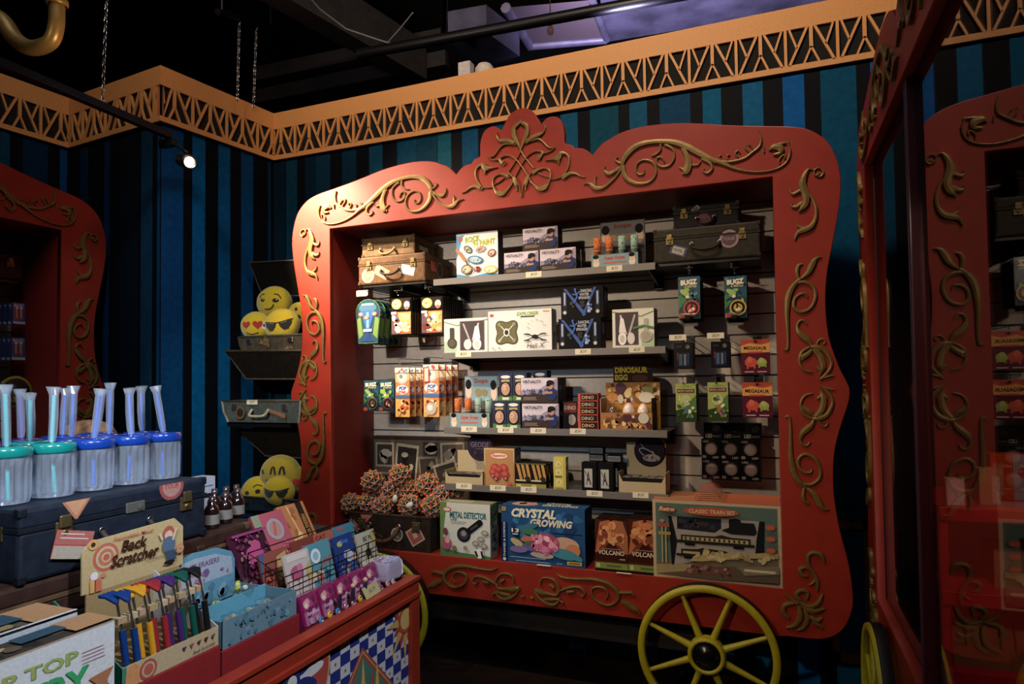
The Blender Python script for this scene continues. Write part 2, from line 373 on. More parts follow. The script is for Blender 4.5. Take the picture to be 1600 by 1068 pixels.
# fretwork frieze round the top of the walls
ORANGE = mat('orange_fascia_paint', 'd8985a', .6, noise=.08, nscale=90)
DARKB = mat('dark_brown_backing', '0a0605', .9)
PER = .2348
def frieze(idx, P, Q, phase, ea=0, eb=0):
    L = math.hypot(Q[0] - P[0], Q[1] - P[1]); ux, uy = (Q[0] - P[0]) / L, (Q[1] - P[1]) / L; nx, ny = uy, -ux   # towards the room
    H = ZT - ZB; bt = ZB + .095 * H; tt = ZT - .347 * H; oh = tt - bt
    f = MB()
    def pt(t, z, o): return (P[0] + ux * t + nx * o, P[1] + uy * t + ny * o, z)
    def bar(a, b, wd, o=.022):
        dx, dz = b[0] - a[0], b[1] - a[1]; l = math.hypot(dx, dz); px, pz = -dz / l * wd / 2, dx / l * wd / 2
        q = [(a[0] + px, a[1] + pz), (a[0] - px, a[1] - pz), (b[0] - px, b[1] - pz), (b[0] + px, b[1] + pz)]
        q = [(min(max(t, 0), L), min(max(z, ZB + .01), tt + .01)) for t, z in q]
        f.add([pt(t, z, o) for t, z in q] + [pt(t, z, o - .012) for t, z in q], [(0, 1, 2, 3), (0, 4, 5, 1), (1, 5, 6, 2), (2, 6, 7, 3), (3, 7, 4, 0)])
    for (za, zb) in ((ZB, bt), (tt, ZT)):
        q = [(-ea, za), (L + eb, za), (L + eb, zb), (-ea, zb)]
        f.add([pt(t, z, .022) for t, z in q] + [pt(t, z, .01) for t, z in q], [(0, 1, 2, 3), (0, 4, 5, 1), (1, 5, 6, 2), (2, 6, 7, 3), (3, 7, 4, 0)])
    k = math.floor(-phase / PER) - 1
    while phase + k * PER < L + PER:
        a = phase + k * PER; b = a + PER / 2
        if -.01 <= a <= L + .01:
            bar((a, bt + oh * .4), (a, tt), .017)
        bar((a, bt + oh * .44), (a - .034, bt), .010); bar((a, bt + oh * .44), (a + .034, bt), .010)
        for s in (-1, 1):
            B = a + s * PER / 2
            bar((B - s * .016, bt - .004), (a + s * .018, tt), .0125)
            m = (B - s * .052, bt + oh * .44)
            bar(m, (B - s * .018, tt), .010)
        if -.01 <= b <= L + .01: bar((b, bt), (b, tt), .014)
        k += 1
    o = struct(f.build('trim_%d' % idx, ORANGE))
    g = MB(); q = [(0, ZB + .003), (L, ZB + .003), (L, ZT - .004), (0, ZT - .004)]
    g.add([pt(t, z, .007) for t, z in q], [(0, 1, 2, 3)]); g.build('fascia_backing', DARKB, o)
    return o
frieze(1, PD, (3.0, .5), (.022 + 3 * PER - PD[0]) % PER)
frieze(2, PC, PD, .07, .022); frieze(3, PB, PC, .05, 0, .022); frieze(4, PA, PB, .02)

# gold meander line stencilled on the wall under and beside the wagon
mb = MB(); gw = '7a5620'
def gl(pts):
    P = [onp(1, .492, *p) for p in pts]
    for a, b in zip(P, P[1:]):
        x0, x1 = min(a.x, b.x) - .014, max(a.x, b.x) + .014; z0, z1 = min(a.z, b.z) - .014, max(a.z, b.z) + .014
        mb.box(x0, .490, max(z0, .02), x1, .4995, z1, gw)
gl([(676, 962), (709, 962), (709, 935)]); gl([(709, 950), (745, 950), (745, 925)])
gl([(934, 950), (934, 980), (975, 980), (975, 960)]); gl([(976, 980), (976, 1004), (1003, 1004)])
gl([(1307, 980), (1307, 1028), (1358, 1028)]); gl([(1310, 820), (1360, 820), (1360, 1028)])
struct(mb.build('trim_5', mat('stencil_gold', 'ffffff', .6, attr=True)))

# ------------------------------------------------------------------ ceiling clutter
def ctube(name, label, cat, a, b, r, m, n=8, pts=None):
    t = MB(); t.tube(pts or [a, b], r, n=n); o = t.build(name, m); tag(o, label, cat); return o
DKMET = mat('dusty_dark_metal', '34323a', .55, .2, noise=.4, nscale=8)
DUCT = mat('crinkled_duct_wrap', '8c88a0', .45, .3, noise=.5, nscale=5, bump=.8)
def zpt(x, y, z): return onp(2, z, x, y)
def beam(label, pa, pb, z, wd, hh, m=None, name='ceiling_beam'):
    a, b = zpt(*pa, z), zpt(*pb, z); d = (b - a); L = d.length; an = math.atan2(d.y, d.x)
    t = MB(); t.box(0, -wd / 2, 0, L, wd / 2, hh, '2a2628'); o = t.build(name, m or mat('beam_paint', 'ffffff', .7, attr=True, noise=.4)); o.location = a; o.rotation_euler = (0, 0, an)
    tag(o, label, 'beam'); return o
beam('dark beam running diagonally from the upper left down to the orange fascia', (395, -20), (655, 128), 3.9, .16, .3)
beam('lower slim dark beam running parallel above the left fascia corner', (400, 165), (700, 105), 4.0, .1, .12)
beam('slim dark beam above its neighbour behind the diagonal beam', (400, 130), (700, 70), 4.15, .1, .12)
ctube('sprinkler_pipe', 'long black ceiling pipe crossing in front of the vent panel', 'pipe', zpt(560, 85, 3.7), zpt(1130, -20, 3.7), .035, BLACKM)
ctube('conduit', 'thin black conduit hanging from the ceiling left of the vent', 'pipe', zpt(695, -10, 3.9), zpt(693, 50, 3.9), .02, BLACKM)
ctube('ceiling_cable', 'pale thin cable sagging below the diagonal ceiling beam', 'cable', None, None, .006, mat('grey_cable', '8a8a90', .4), 6, [zpt(478, -10, 3.85), zpt(500, 15, 3.85), zpt(540, 45, 3.84), zpt(590, 62, 3.84), zpt(610, 68, 3.84)])
ctube('ceiling_cable', 'second pale cable rising from the bracket to the upper right', 'cable', None, None, .005, mat('grey_cable'), 6, [zpt(606, 66, 3.83), zpt(625, 45, 3.86), zpt(645, 20, 3.9)])
# perforated vent panel
v = empty('ceiling_vent'); tag(v, 'perforated ceiling vent panel in a silvery wrapped frame', 'vent')
A_, B_, C_, D_ = [zpt(*p, 4.25) for p in ((828, 72), (948, 62), (925, 0), (790, 12))]
t = MB(); t.add([A_, B_, C_, D_], [(0, 1, 2, 3)]); t.build('perforated_sheet', mat('perforated_grey', '8a787c', .6, .1, noise=.3, nscale=200), v)
t = MB(); t.tube([A_, B_], .035); t.tube([B_, C_], .03); t.tube([D_, A_], .04); t.build('wrapped_frame', DUCT, v)
t = MB()
P = [zpt(*p, 4.35) for p in ((945, 66), (1130, 36), (1300, 10), (1250, -40), (935, -30))]
t.add(P + [p + Vector((0, 0, .35)) for p in P], [(0, 1, 2, 3, 4), (9, 8, 7, 6, 5)] + [(i, 5 + i, 5 + (i + 1) % 5, (i + 1) % 5) for i in range(5)])
tag(t.build('air_duct', DUCT), 'silver wrapped air duct above the orange fascia on the right', 'duct')
t = MB(); P = [zpt(*p, 4.0) for p in ((700, 60), (760, 50), (812, 88), (770, 100), (735, 95))]
t.add(P + [p + Vector((0, 0, .2)) for p in P], [(0, 1, 2, 3, 4)] + [(i, 5 + i, 5 + (i + 1) % 5, (i + 1) % 5) for i in range(5)])
tag(t.build('air_duct', mat('bluish_duct', '5a5a78', .5, .2, noise=.4, nscale=6)), 'bluish duct corner left of the vent panel', 'duct')
# bare bulb hanging by the vent
b = empty('hanging_bulb', zpt(860, 48, 3.75)); tag(b, 'small unlit bulb hanging from the pipe in front of the vent', 'bulb')
t = MB(); t.lathe([(.001, -.03), (.018, -.022), (.024, 0), (.016, .03), (.011, .045)], n=12); t.build('bulb', glassy('bulb_glass', (1, .85, .6), .8), b)
t = MB(); t.lathe([(.012, .04), (.013, .08), (.004, .09), (.003, .2)], n=10); t.build('socket', BRASSY, b)
jt = onp(1, .54, 728, 99); t = MB(); t.box(jt.x - .04, .51, ZT - .02, jt.x + .04, .575, jt.z, 'c0b8b8', bev=.004); tag(t.build('junction_box', MATTE), 'small white junction box peeking over the fascia', 'box')
jt = onp(1, .54, 757, 99); hgt_ = jt.z - ZT + .02; t = MB(); t.lathe([(.058, 0), (.058, hgt_ - .035), (.04, hgt_ - .010), (.001, hgt_)], 'c0b8b0', 20); o = t.build('smoke_detector', MATTE); o.location = (jt.x, .54, ZT - .02); tag(o, 'round white detector dome peeking over the fascia', 'detector')
ca, cb_ = onp(1, .1, 374, 28), onp(1, .3, 401, 36); dv = (cb_ - ca).normalized(); t = MB(); t.tube([ca - dv * .25, cb_ + dv * .25], .02, n=8)
for q in (ca - dv * .2, cb_ + dv * .2): t.tube([q, Vector((q.x, q.y, 4.999))], .012, n=6)
tag(t.build('hanger_rail', BLACKM), 'thin dark rail from which the two thin chains hang', 'rail')
# chains
def chain(label, top, bot, Y):
    a, b_ = onp(1, Y, *top), onp(1, Y, *bot); n = int((a - b_).length / .028); t = MB()
    for i in range(n):
        p = a.lerp(b_, (i + .5) / n); R = Matrix.Rotation((i % 2) * PI / 2, 4, 'Z'); M = Matrix.Translation(p) @ R
        t.tube([(.008 * math.cos(k * PI / 4), 0, .018 * math.sin(k * PI / 4)) for k in range(8)], .0026, n=4, M=M, closed=True)
    tag(t.build('hanging_chain', CHROME), label, 'chain')
chain('long steel chain hanging at the left near the gold tube', (167, -15), (160, 162), -.75)
chain('left one of the two thin chains above the recess fascia', (374, 30), (371, 158), .1)
chain('right one of the two thin chains above the recess fascia', (401, 38), (396, 168), .3)

# gold curved tube near the camera, upper left
t = MB(); g = smooth_pts([(-160, 60), (-90, 30), (-40, 20), (0, 30), (25, 62), (50, 75), (78, 66), (88, 40), (89, 5), (92, -60)], sub=5)
t.tube([onp(1, -1.6, *p) for p in g], [.034 - .010 * min(1, i / 30) for i in range(len(g))], n=14)
p = onp(1, -1.6, 89, 3); t.lathe([(.030, -.012), (.034, -.006), (.034, .006), (.030, .012)], M=Matrix.Translation(p), n=16)
tag(t.build('gold_tube', mat('gold_paint', 'b08548', .4, .5, noise=.15)), 'large curved gold tube hanging in the upper left corner', 'ornament')
# track with a lit spotlight
tr = empty('track_light'); tag(tr, 'black ceiling track with one lit cylindrical spotlight at its end', 'track light')
a, b_ = zpt(-60, 72, 2.85), zpt(266, 212, 2.85)
t = MB(); d = b_ - a; M = Matrix.Translation(a) @ Matrix.Rotation(math.atan2(d.y, d.x), 4, 'Z'); t.box(0, -.02, -.018, d.length, .02, .018, M=M, bev=.002); t.build('track', BLACKM, tr)
pd = b_ - Vector((0, 0, .0)); hd = onp(1, pd.y, 292, 252)
t = MB(); M = Matrix.Translation(pd + Vector((-.02, 0, -.03))); t.box(-.05, -.018, -.03, .06, .018, .01, M=M, bev=.004); t.tube([pd + Vector((.03, 0, -.05)), Vector((hd.x, hd.y, hd.z + .05))], .008); t.build('adapter', BLACKM, tr)
aim = Vector((.95, -.38, -.35)).normalized(); Q = aim.to_track_quat('Z', 'Y').to_matrix().to_4x4()
M = Matrix.Translation(hd) @ Q
t = MB(); t.lathe([(.001, -.085), (.030, -.083), (.036, -.07), (.037, .045), (.034, .05), (.031, .046)], M=M, n=24); t.build('spotlight_head', BLACKM, tr)
t = MB(); t.lathe([(.001, .03), (.022, .031)], M=M, n=20); t.build('lamp_lens', mat('lit_lens', 'fff0d8', emit=7), tr)
t = MB(); t.lathe([(.024, .032), (.031, .047), (.034, .047), (.034, .03)], M=M, n=24); t.build('lens_ring', mat('ring_metal', 'd0c8a8', .3, .8), tr)
l = bpy.data.lights.new('track_beam', 'SPOT'); l.energy = 6; l.color = (1, .93, .8); l.spot_size = 1.2; l.spot_blend = .7; l.shadow_soft_size = .02
lo = bpy.data.objects.new('track_beam', l); COL.objects.link(lo); lo.location = hd + aim * .055; lo.rotation_euler = aim.to_track_quat('-Z', 'Y').to_euler()

# ================================================================== THE WAGON KIOSK
XC = -.163; X0, X1, ZTO, ZBO, ZL = -1.3267, 1.0, 2.3702, .5999, .3966
KD = .44                                           # depth of the wagon box
def Wp(x, y): p = onp(1, 0, x, y); return (p.x - XC, p.z)
top_lobes = [(817, 168.5), (829, 171), (838, 181), (843, 190), (846.6, 192.5), (851, 187), (857, 183), (864, 181.5), (873, 184), (879, 193), (882, 207), (882, 222), (886, 225), (893, 226), (898, 231.5), (904, 231), (912, 232), (920, 236.5), (924, 240.8)]
outer = [(926, 241.5), (940, 225), (955, 215.5), (970, 207), (1000, 198), (1040, 193), (1080, 192), (1120, 194.5), (1160, 196.3), (1200, 197), (1240, 198), (1268, 204), (1293, 221), (1308, 250), (1314, 285), (1310, 330), (1300, 385), (1292, 430), (1290, 475), (1295, 525), (1310, 570), (1324, 598), (1328, 612), (1325, 632), (1314, 665), (1305, 700), (1302, 735), (1304, 780), (1313, 830), (1326, 880), (1333, 930), (1330, 958), (1316, 984), (1292, 997), (1260, 997), (1219, 992)]
RH = smooth_pts([Wp(*p) for p in outer], sub=3)
RH = [Wp(*p) for p in smooth_pts(top_lobes, sub=2)] + RH
RH = [(0, RH[0][1])] + [p for p in RH if p[0] > .004]
RH[-1] = (RH[-1][0], ZL)
OUT = RH + [(-x, z) for x, z in RH[::-1] if x > .001]
def panel_mesh():
    cu = bpy.data.curves.new('p', 'CURVE'); cu.dimensions = '2D'; cu.fill_mode = 'BOTH'; cu.extrude = .014; cu.bevel_depth = .003; cu.bevel_resolution = 2; cu.offset = -.003
    hw = (X1 - X0) / 2
    for pts in (OUT, [(-hw, ZBO), (hw, ZBO), (hw, ZTO), (-hw, ZTO)]):
        s = cu.splines.new('POLY'); s.points.add(len(pts) - 1); s.use_cyclic_u = True
        for q, p in zip(s.points, pts): q.co = (p[0], p[1], 0, 1)
    o = bpy.data.objects.new('t', cu); COL.objects.link(o); me = bpy.data.meshes.new_from_object(o); bpy.data.objects.remove(o)
    me.transform(Matrix(((1, 0, 0, 0), (0, 0, -1, .017), (0, 1, 0, 0), (0, 0, 0, 1))))
    return me
K = empty('display_wagon', (XC, 0, 0)); tag(K, 'large red carnival wagon kiosk full of toys against the striped wall, yellow wheels below', 'display wagon')
pm = panel_mesh(); pm.name = 'front_panel'; pm.materials.clear(); pm.materials.append(RED)
fp = bpy.data.objects.new('front_panel', pm); COL.objects.link(fp); fp.parent = K
def mirror_strokes(S): return [[(-x, z, wd) for x, z, wd in st] for st in S]
def scroll(S, flipx=False, flipz=None, name='scroll_ornament'):
    mb = MB()
    for st in S:
        if flipx: st = [(-x, z, wd) for x, z, wd in st]
        if flipz is not None: st = [(x, 2 * flipz - z, wd) for x, z, wd in st]
        ribbon(mb, st)
    o = mb.build(name, GOLD, K); return o
def conv(org, sc, S, c=0):
    out = []
    for st in S:
        q = []
        for (x, y, wd) in st:
            px, pyy = org[0] + x / sc, org[1] + y / sc; p = Wp(px, pyy); p2 = Wp(px, pyy + wd / sc); q.append((p[0] - c, p[1], max(.004, abs(p2[1] - p[1]) * 1.2)))
        out.append(q)
    return out
R1 = conv((1180, 160), 3.559, [[(352, 398, 14), (340, 408, 8), (328, 398, 7), (330, 378, 6), (350, 367, 6), (372, 375, 7), (378, 395, 8), (364, 413, 8), (348, 412, 6)], [(325, 378, 5), (300, 372, 9), (280, 395, 18), (266, 430, 26), (262, 465, 36), (278, 510, 34), (282, 550, 30), (268, 580, 28), (245, 605, 10)], [(250, 490, 16), (215, 510, 14), (198, 500, 9), (198, 485, 7)], [(262, 560, 22), (230, 580, 16), (205, 580, 10), (200, 562, 7)], [(290, 500, 9), (320, 540, 11), (337, 590, 13), (335, 645, 15), (310, 690, 24), (270, 710, 28), (235, 728, 18), (220, 765, 6)], [(262, 700, 14), (235, 685, 9), (225, 662, 5)]])
R2 = conv((1180, 380), 2.967, [[(308, 64, 4), (280, 72, 14), (262, 100, 24), (245, 135, 20), (212, 165, 9)], [(200, 165, 8), (193, 130, 14), (200, 104, 12), (216, 96, 7)], [(208, 165, 9), (190, 182, 16), (165, 215, 22), (150, 260, 22), (146, 330, 16), (150, 400, 12), (152, 460, 9), (148, 492, 9), (134, 490, 7)], [(188, 186, 12), (230, 180, 12), (270, 205, 12), (278, 250, 12), (255, 300, 12), (210, 318, 12), (180, 295, 12), (182, 260, 11), (205, 237, 11), (232, 234, 9), (240, 248, 6)]])
R3 = conv((1180, 380), 2.967, [[(238, 372, 6), (225, 358, 7), (205, 361, 9), (194, 385, 10), (205, 415, 20), (232, 438, 24), (252, 456, 15), (262, 480, 8)], [(252, 480, 9), (215, 505, 11), (205, 550, 9), (225, 585, 9), (260, 596, 7)], [(255, 480, 12), (290, 482, 20), (325, 500, 16), (352, 550, 12), (340, 590, 12), (303, 630, 9)], [(270, 488, 20), (300, 522, 24), (312, 570, 22), (300, 605, 8)], [(285, 572, 10), (305, 585, 14), (325, 575, 8)], [(285, 470, 6), (292, 452, 7), (312, 443, 7), (326, 458, 6), (316, 466, 5)], [(215, 530, 22), (248, 508, 18), (262, 490, 6)], [(303, 628, 7), (340, 616, 9), (362, 612, 6)]])
R6 = conv((1150, 700), 2.904, [[(398, 512, 10), (385, 480, 16), (345, 471, 13), (325, 490, 13), (330, 530, 13), (350, 560, 13), (367, 600, 15), (368, 640, 8)], [(325, 578, 6), (300, 572, 16), (288, 550, 16), (308, 537, 13), (332, 546, 7)], [(335, 617, 6), (352, 605, 9), (358, 590, 6)], [(292, 685, 12), (273, 662, 14), (293, 642, 14), (325, 650, 13), (320, 680, 10)], [(285, 700, 10), (250, 700, 14), (218, 712, 16), (215, 742, 16), (238, 765, 12)], [(288, 695, 14), (330, 715, 18), (370, 700, 16), (392, 660, 7)], [(300, 712, 14), (350, 735, 20), (398, 725, 10)], [(285, 712, 14), (290, 760, 20), (265, 800, 16), (230, 810, 7)], [(310, 722, 13), (322, 770, 18), (305, 810, 14), (278, 822, 6)], [(335, 760, 13), (365, 778, 18), (388, 766, 9)], [(355, 785, 16), (392, 808, 9)], [(226, 656, 6), (250, 680, 12), (280, 702, 14)]])
HD = conv((900, 190), 4.571, [[(330, 335, 16), (342, 275, 30), (388, 212, 36), (450, 170, 32), (540, 148, 26), (640, 145, 28), (720, 155, 34), (800, 185, 38), (880, 228, 36), (960, 268, 28), (1050, 300, 22), (1130, 335, 15), (1230, 358, 11), (1340, 360, 9), (1430, 340, 9), (1490, 305, 10), (1520, 260, 11), (1528, 200, 11), (1505, 150, 10)],
    [(337, 320, 24), (347, 380, 28), (390, 425, 24), (450, 445, 18), (520, 435, 15), (563, 395, 14), (573, 340, 13), (548, 292, 12), (490, 275, 11), (442, 300, 11), (430, 350, 11), (452, 380, 11), (485, 373, 10), (488, 345, 7)],
    [(322, 340, 15), (290, 392, 13), (240, 442, 15), (190, 475, 20), (140, 475, 28), (100, 445, 16), (58, 448, 5)], [(135, 460, 18), (138, 415, 12), (148, 393, 5)], [(315, 330, 16), (280, 357, 20), (235, 375, 24), (205, 350, 10), (210, 322, 6)], [(332, 302, 12), (300, 292, 11), (283, 272, 9), (302, 256, 6)],
    [(990, 288, 24), (1100, 290, 15), (1200, 265, 13), (1260, 222, 13), (1312, 176, 13), (1322, 120, 10), (1308, 66, 7)], [(1030, 272, 8), (1020, 250, 9), (1040, 243, 7)], [(1085, 268, 8), (1080, 246, 9), (1100, 240, 7)], [(1160, 260, 8), (1138, 230, 10), (1158, 210, 9), (1172, 228, 6)], [(1240, 218, 9), (1210, 190, 11), (1205, 165, 8)], [(1270, 200, 8), (1245, 170, 9), (1232, 172, 6)],
    [(605, 165, 14), (604, 205, 13), (572, 235, 13), (546, 245, 9)], [(640, 168, 15), (695, 200, 13), (702, 260, 13), (672, 310, 13), (620, 325, 12), (580, 302, 11), (582, 262, 11), (612, 258, 10), (632, 292, 7)], [(765, 195, 24), (795, 250, 30), (805, 300, 42), (790, 355, 46), (768, 370, 18)], [(775, 350, 18), (742, 330, 9)], [(830, 312, 15), (870, 312, 9), (893, 286, 6)], [(905, 268, 18), (960, 298, 18), (972, 340, 15), (940, 370, 13), (908, 355, 9), (916, 338, 6)],
    [(1385, 200, 16), (1415, 185, 34), (1455, 190, 44), (1460, 225, 24), (1415, 238, 12)], [(1338, 182, 8), (1342, 215, 9)], [(1515, 150, 10), (1450, 165, 16), (1420, 180, 8)], [(1455, 305, 7), (1450, 280, 9), (1468, 250, 8), (1492, 240, 9), (1490, 270, 7)]])
EM = conv((720, 160), 6.676, [[(637, 182, 5), (622, 210, 22), (597, 235, 34), (562, 275, 38), (563, 345, 42), (583, 400, 36), (612, 455, 22), (630, 492, 9)], [(565, 432, 36), (505, 408, 36), (440, 402, 32), (400, 390, 18), (380, 352, 12), (386, 318, 5)], [(545, 440, 14), (460, 440, 18), (412, 478, 14), (350, 560, 13), (288, 582, 6)],
    [(640, 492, 10), (590, 590, 10), (505, 725, 10)], [(450, 640, 40), (412, 600, 22), (430, 575, 15), (480, 558, 13), (540, 570, 11), (590, 610, 10), (640, 672, 10), (695, 755, 10), (725, 800, 9)],
    [(505, 770, 34), (455, 755, 22), (400, 755, 13), (350, 790, 12), (338, 850, 13), (360, 915, 18), (395, 950, 44), (445, 955, 40), (490, 915, 22), (545, 845, 11), (548, 790, 10), (500, 735, 9)], [(340, 865, 7), (400, 835, 9), (460, 790, 10)], [(300, 588, 10), (350, 605, 12), (420, 600, 14)],
    [(562, 785, 24), (582, 850, 40), (590, 900, 16), (592, 928, 9)], [(565, 790, 9), (612, 870, 9), (637, 995, 6)], [(388, 680, 6), (320, 688, 20), (262, 690, 54), (235, 655, 36), (188, 672, 18), (160, 730, 16), (170, 810, 14), (208, 868, 12), (262, 893, 10), (338, 888, 8)], [(262, 700, 40), (255, 750, 12)], [(215, 895, 40), (160, 878, 28), (105, 892, 18), (60, 930, 10), (18, 950, 5)]])
emc = Wp(815.4, 300)[0]; EM = [[(x - emc, z, wd) for x, z, wd in st] for st in EM]
BT = conv((660, 870), 4.444, [[(940, 116, 9), (985, 140, 11), (1080, 148, 13), (1180, 150, 18), (1270, 170, 22), (1330, 205, 24), (1362, 250, 22), (1350, 300, 20), (1300, 330, 15), (1240, 315, 15), (1188, 272, 14), (1178, 222, 13), (1220, 203, 13), (1272, 217, 11), (1292, 258, 9), (1272, 290, 7)], [(1350, 240, 18), (1400, 245, 18), (1450, 245, 15), (1478, 267, 7)], [(1398, 305, 28), (1450, 340, 36), (1500, 370, 20), (1518, 405, 7)],
    [(820, 192, 9), (830, 150, 10), (870, 141, 11), (922, 160, 13), (952, 210, 13), (935, 258, 16), (880, 252, 16), (820, 240, 32), (785, 222, 14)], [(940, 237, 11), (1000, 215, 14), (1050, 204, 13), (1102, 210, 11), (1132, 245, 9), (1112, 270, 8), (1084, 242, 7)], [(1010, 238, 20), (1052, 236, 14)], [(780, 228, 11), (815, 280, 15), (870, 318, 22), (922, 325, 18), (957, 290, 11)], [(850, 290, 15), (900, 290, 22), (948, 288, 9)], [(955, 298, 7), (978, 312, 9), (975, 328, 7)], [(888, 188, 11), (912, 207, 20), (905, 224, 7)], [(752, 276, 8), (772, 281, 8)]])
zmid = Wp(1263, 597.6)[1]
for fx in (False, True):
    for S, fz in ((R1, None), (R2, None), (R3, None), (R3, zmid), (R2, zmid), (R6, None), (HD, None), (BT, None)):
        scroll(S, fx, fz)
mb = MB()
for S in (EM, mirror_strokes(EM)):
    for st in S: ribbon(mb, st)
mb.build('crest_ornament', GOLD, K)
# box of the wagon (local x about the centre)
hw = (X1 - X0) / 2
t = MB(); t.box(-hw - .018, .031, ZBO - .018, -hw, KD, ZTO + .018); t.build('side_board', REDIN, K)
t = MB(); t.box(hw, .031, ZBO - .018, hw + .018, KD, ZTO + .018); t.build('side_board', REDIN, K)
t = MB(); t.box(-hw - .018, .031, ZTO, hw + .018, KD, ZTO + .018); t.build('roof_board', REDIN, K)
t = MB(); t.box(-hw, .031, ZBO - .03, hw, KD, ZBO); t.build('deck_board', RED, K)
slat = mat('slatwall_laminate', 'b4aaa0', .38, noise=.1, nscale=30)
t = MB(); z = ZBO; p = .1016
while z < ZTO - .001:
    z1 = min(z + p - .008, ZTO); t.box(-hw, KD - .012, z, hw, KD, z1); z += p
t.build('slatwall', slat, K)
t = MB(); t.box(-hw, KD, ZBO, hw, KD + .006, ZTO); t.build('back_board', mat('dark_groove', '2a2420', .6), K)
# wheels
def wheel(parent, x, y, r):
    W = empty('wheel', (x, y, r)); W.parent = parent
    Rx = Matrix.Rotation(PI / 2, 4, 'X')
    t = MB(); t.lathe([(r - .002, .010), (r - .006, .022), (r - .030, .022), (r - .034, .016), (r - .034, -.006), (r - .028, -.010)], M=Rx, n=64); t.build('rim', YEL, W)
    t = MB(); t.lathe([(r, .008), (r, -.028), (r - .012, -.030), (r - .03, -.02), (r - .002, .010)], M=Rx, n=64); t.build('tyre', BLACKR, W)
    for k in range(8):
        a = (k + .5) * PI / 4; t = MB(); d = Vector((math.cos(a), 0, math.sin(a))); t.tube([d * .07, d * .12, d * (r - .03)], [.0165, .014, .009], n=10); t.build('spoke', YEL, W)
    t = MB(); t.lathe([(.060, .03), (.066, .040), (.076, .036), (.08, .02), (.08, -.01)], M=Rx, n=40); t.build('hub_ring', YEL, W)
    t = MB(); t.lathe([(.001, .034), (.03, .034), (.034, .028), (.062, .027)], M=Rx, n=32)
    for k in range(5): a = k * 2 * PI / 5; t.ball((.045 * math.cos(a), -.03, .045 * math.sin(a)), .005, n=1)
    t.build('hub_cap', mat('black_hub', '0c0c0e', .25), W)
    return W
for s in (-1, 1): wheel(K, s * (.6863 - XC) + (.03 if s < 0 else 0), -.05, .3011)
t = MB(); t.box(-.9, .05, .26, .9, .09, .34); t.box(-hw, .05, .34, -hw + .1, .4, ZBO - .03); t.box(hw - .1, .05, .34, hw, .4, ZBO - .03); t.build('axle_beam', mat('black_wood', '100c0b', .6), K)
# the same wagon on the left wall and on the right side
KL = dup(K, (-2.681, -.598 - hw, 0), PI / 2, 'red carnival wagon kiosk partly in view at the left edge')
KR = dup(K, (1.352, -.01 - hw, 0), -PI / 2, 'red carnival wagon with glass front seen edge-on at the right')

# glass front of the right-hand wagon
GX = 1.386
g = MB(); g.box(-hw + .005, GX - 1.352, ZBO + .002, hw - .005, GX - 1.352 + .004, ZTO - .002); g.build('glass_pane', glassy('tinted_glass', (1, .84, .86), .6, .0, 1.5), KR)
t = MB(); t.box(-hw + .832, .012, ZBO, -hw + .848, .048, ZTO, bev=.003); t.build('mullion', mat('plum_mullion', '4c161c', .4, coat=.3), KR)
t = MB(); t.box(-hw + .828, .0095, ZBO, -hw + .8315, .0125, ZTO); t.build('mullion_edge', mat('steel_edge', '70708a', .3, .6), KR)
DARKBRD = mat('dark_plum_board', '1c0c12', .6)
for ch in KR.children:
    if ch.name.split('.')[0] in ('side_board', 'roof_board', 'slatwall', 'back_board'): ch.data = ch.data.copy(); ch.data.materials[0] = DARKBRD  # inner boards and slatwall of this wagon recoloured dark plum

# ================================================================== SHELVES
SHELF = mat('grey_metal_shelf', '565452', .5, .4, noise=.2)
LIP = mat('clear_price_rail', '6a6662', .5, .3)
SHZ = {1: 2.047, 2: 1.648, 3: 1.252, 4: .953}
SHX = (-.66, .515)
names_ = {1: 'top long grey metal shelf holding craft and headset boxes', 2: 'second long grey shelf holding the drone and headphone boxes', 3: 'third long grey shelf holding the egg display and headset boxes', 4: 'lowest long grey shelf just above the bottom deck'}
for k, z in SHZ.items():
    x0, x1 = (-.715, .475) if k == 1 else SHX
    S = empty('wall_shelf', ((x0 + x1) / 2, .09, z)); tag(S, names_[k], 'shelf', None); hwid = (x1 - x0) / 2
    t = MB(); t.box(-hwid, 0, -.006, hwid, .335, 0); t.build('shelf_board', SHELF, S)
    t = MB(); t.box(-hwid, -.004, -.030, hwid, 0, .004, bev=.001); t.build('price_rail', LIP, S)
    for s in (-1, 1):
        t = MB(); X = s * (hwid - .035); t.add([(X - .006, .01, -.008), (X - .006, .335, -.008), (X - .006, .335, -.075), (X + .006, .01, -.008), (X + .006, .335, -.008), (X + .006, .335, -.075), (X - .006, .01, -.03), (X + .006, .01, -.03)],
              [(0, 1, 2, 6), (3, 7, 5, 4), (0, 6, 7, 3), (6, 2, 5, 7), (1, 4, 5, 2), (0, 3, 4, 1)]); t.box(X - .022, .30, -.085, X + .022, .337, -.008); t.build('bracket', BLACKM, S)
def price_tag(x, y, lb, Y=.085, wpx=25, hpx=9, num=None):
    p = onp(1, Y, x, y); q = onp(1, Y, x + wpx, y); h = (onp(1, Y, x, y).z - onp(1, Y, x, y + hpx).z); wd = q.x - p.x
    o = body(wd, .001, h, 'd8cfb8', 0, name='price_tag'); o.location = (p.x, Y - .0012, p.z - h / 2)
    a = Art((-wd / 2, 0, 0), (wd, 0, 0), (0, 0, h)); a.text(num or '$20', .3, .25, .72, .78, '4a4440', .0, .3); a.build('handwritten_price', o)
    tag(o, lb, 'price tag', 'price tags'); return o
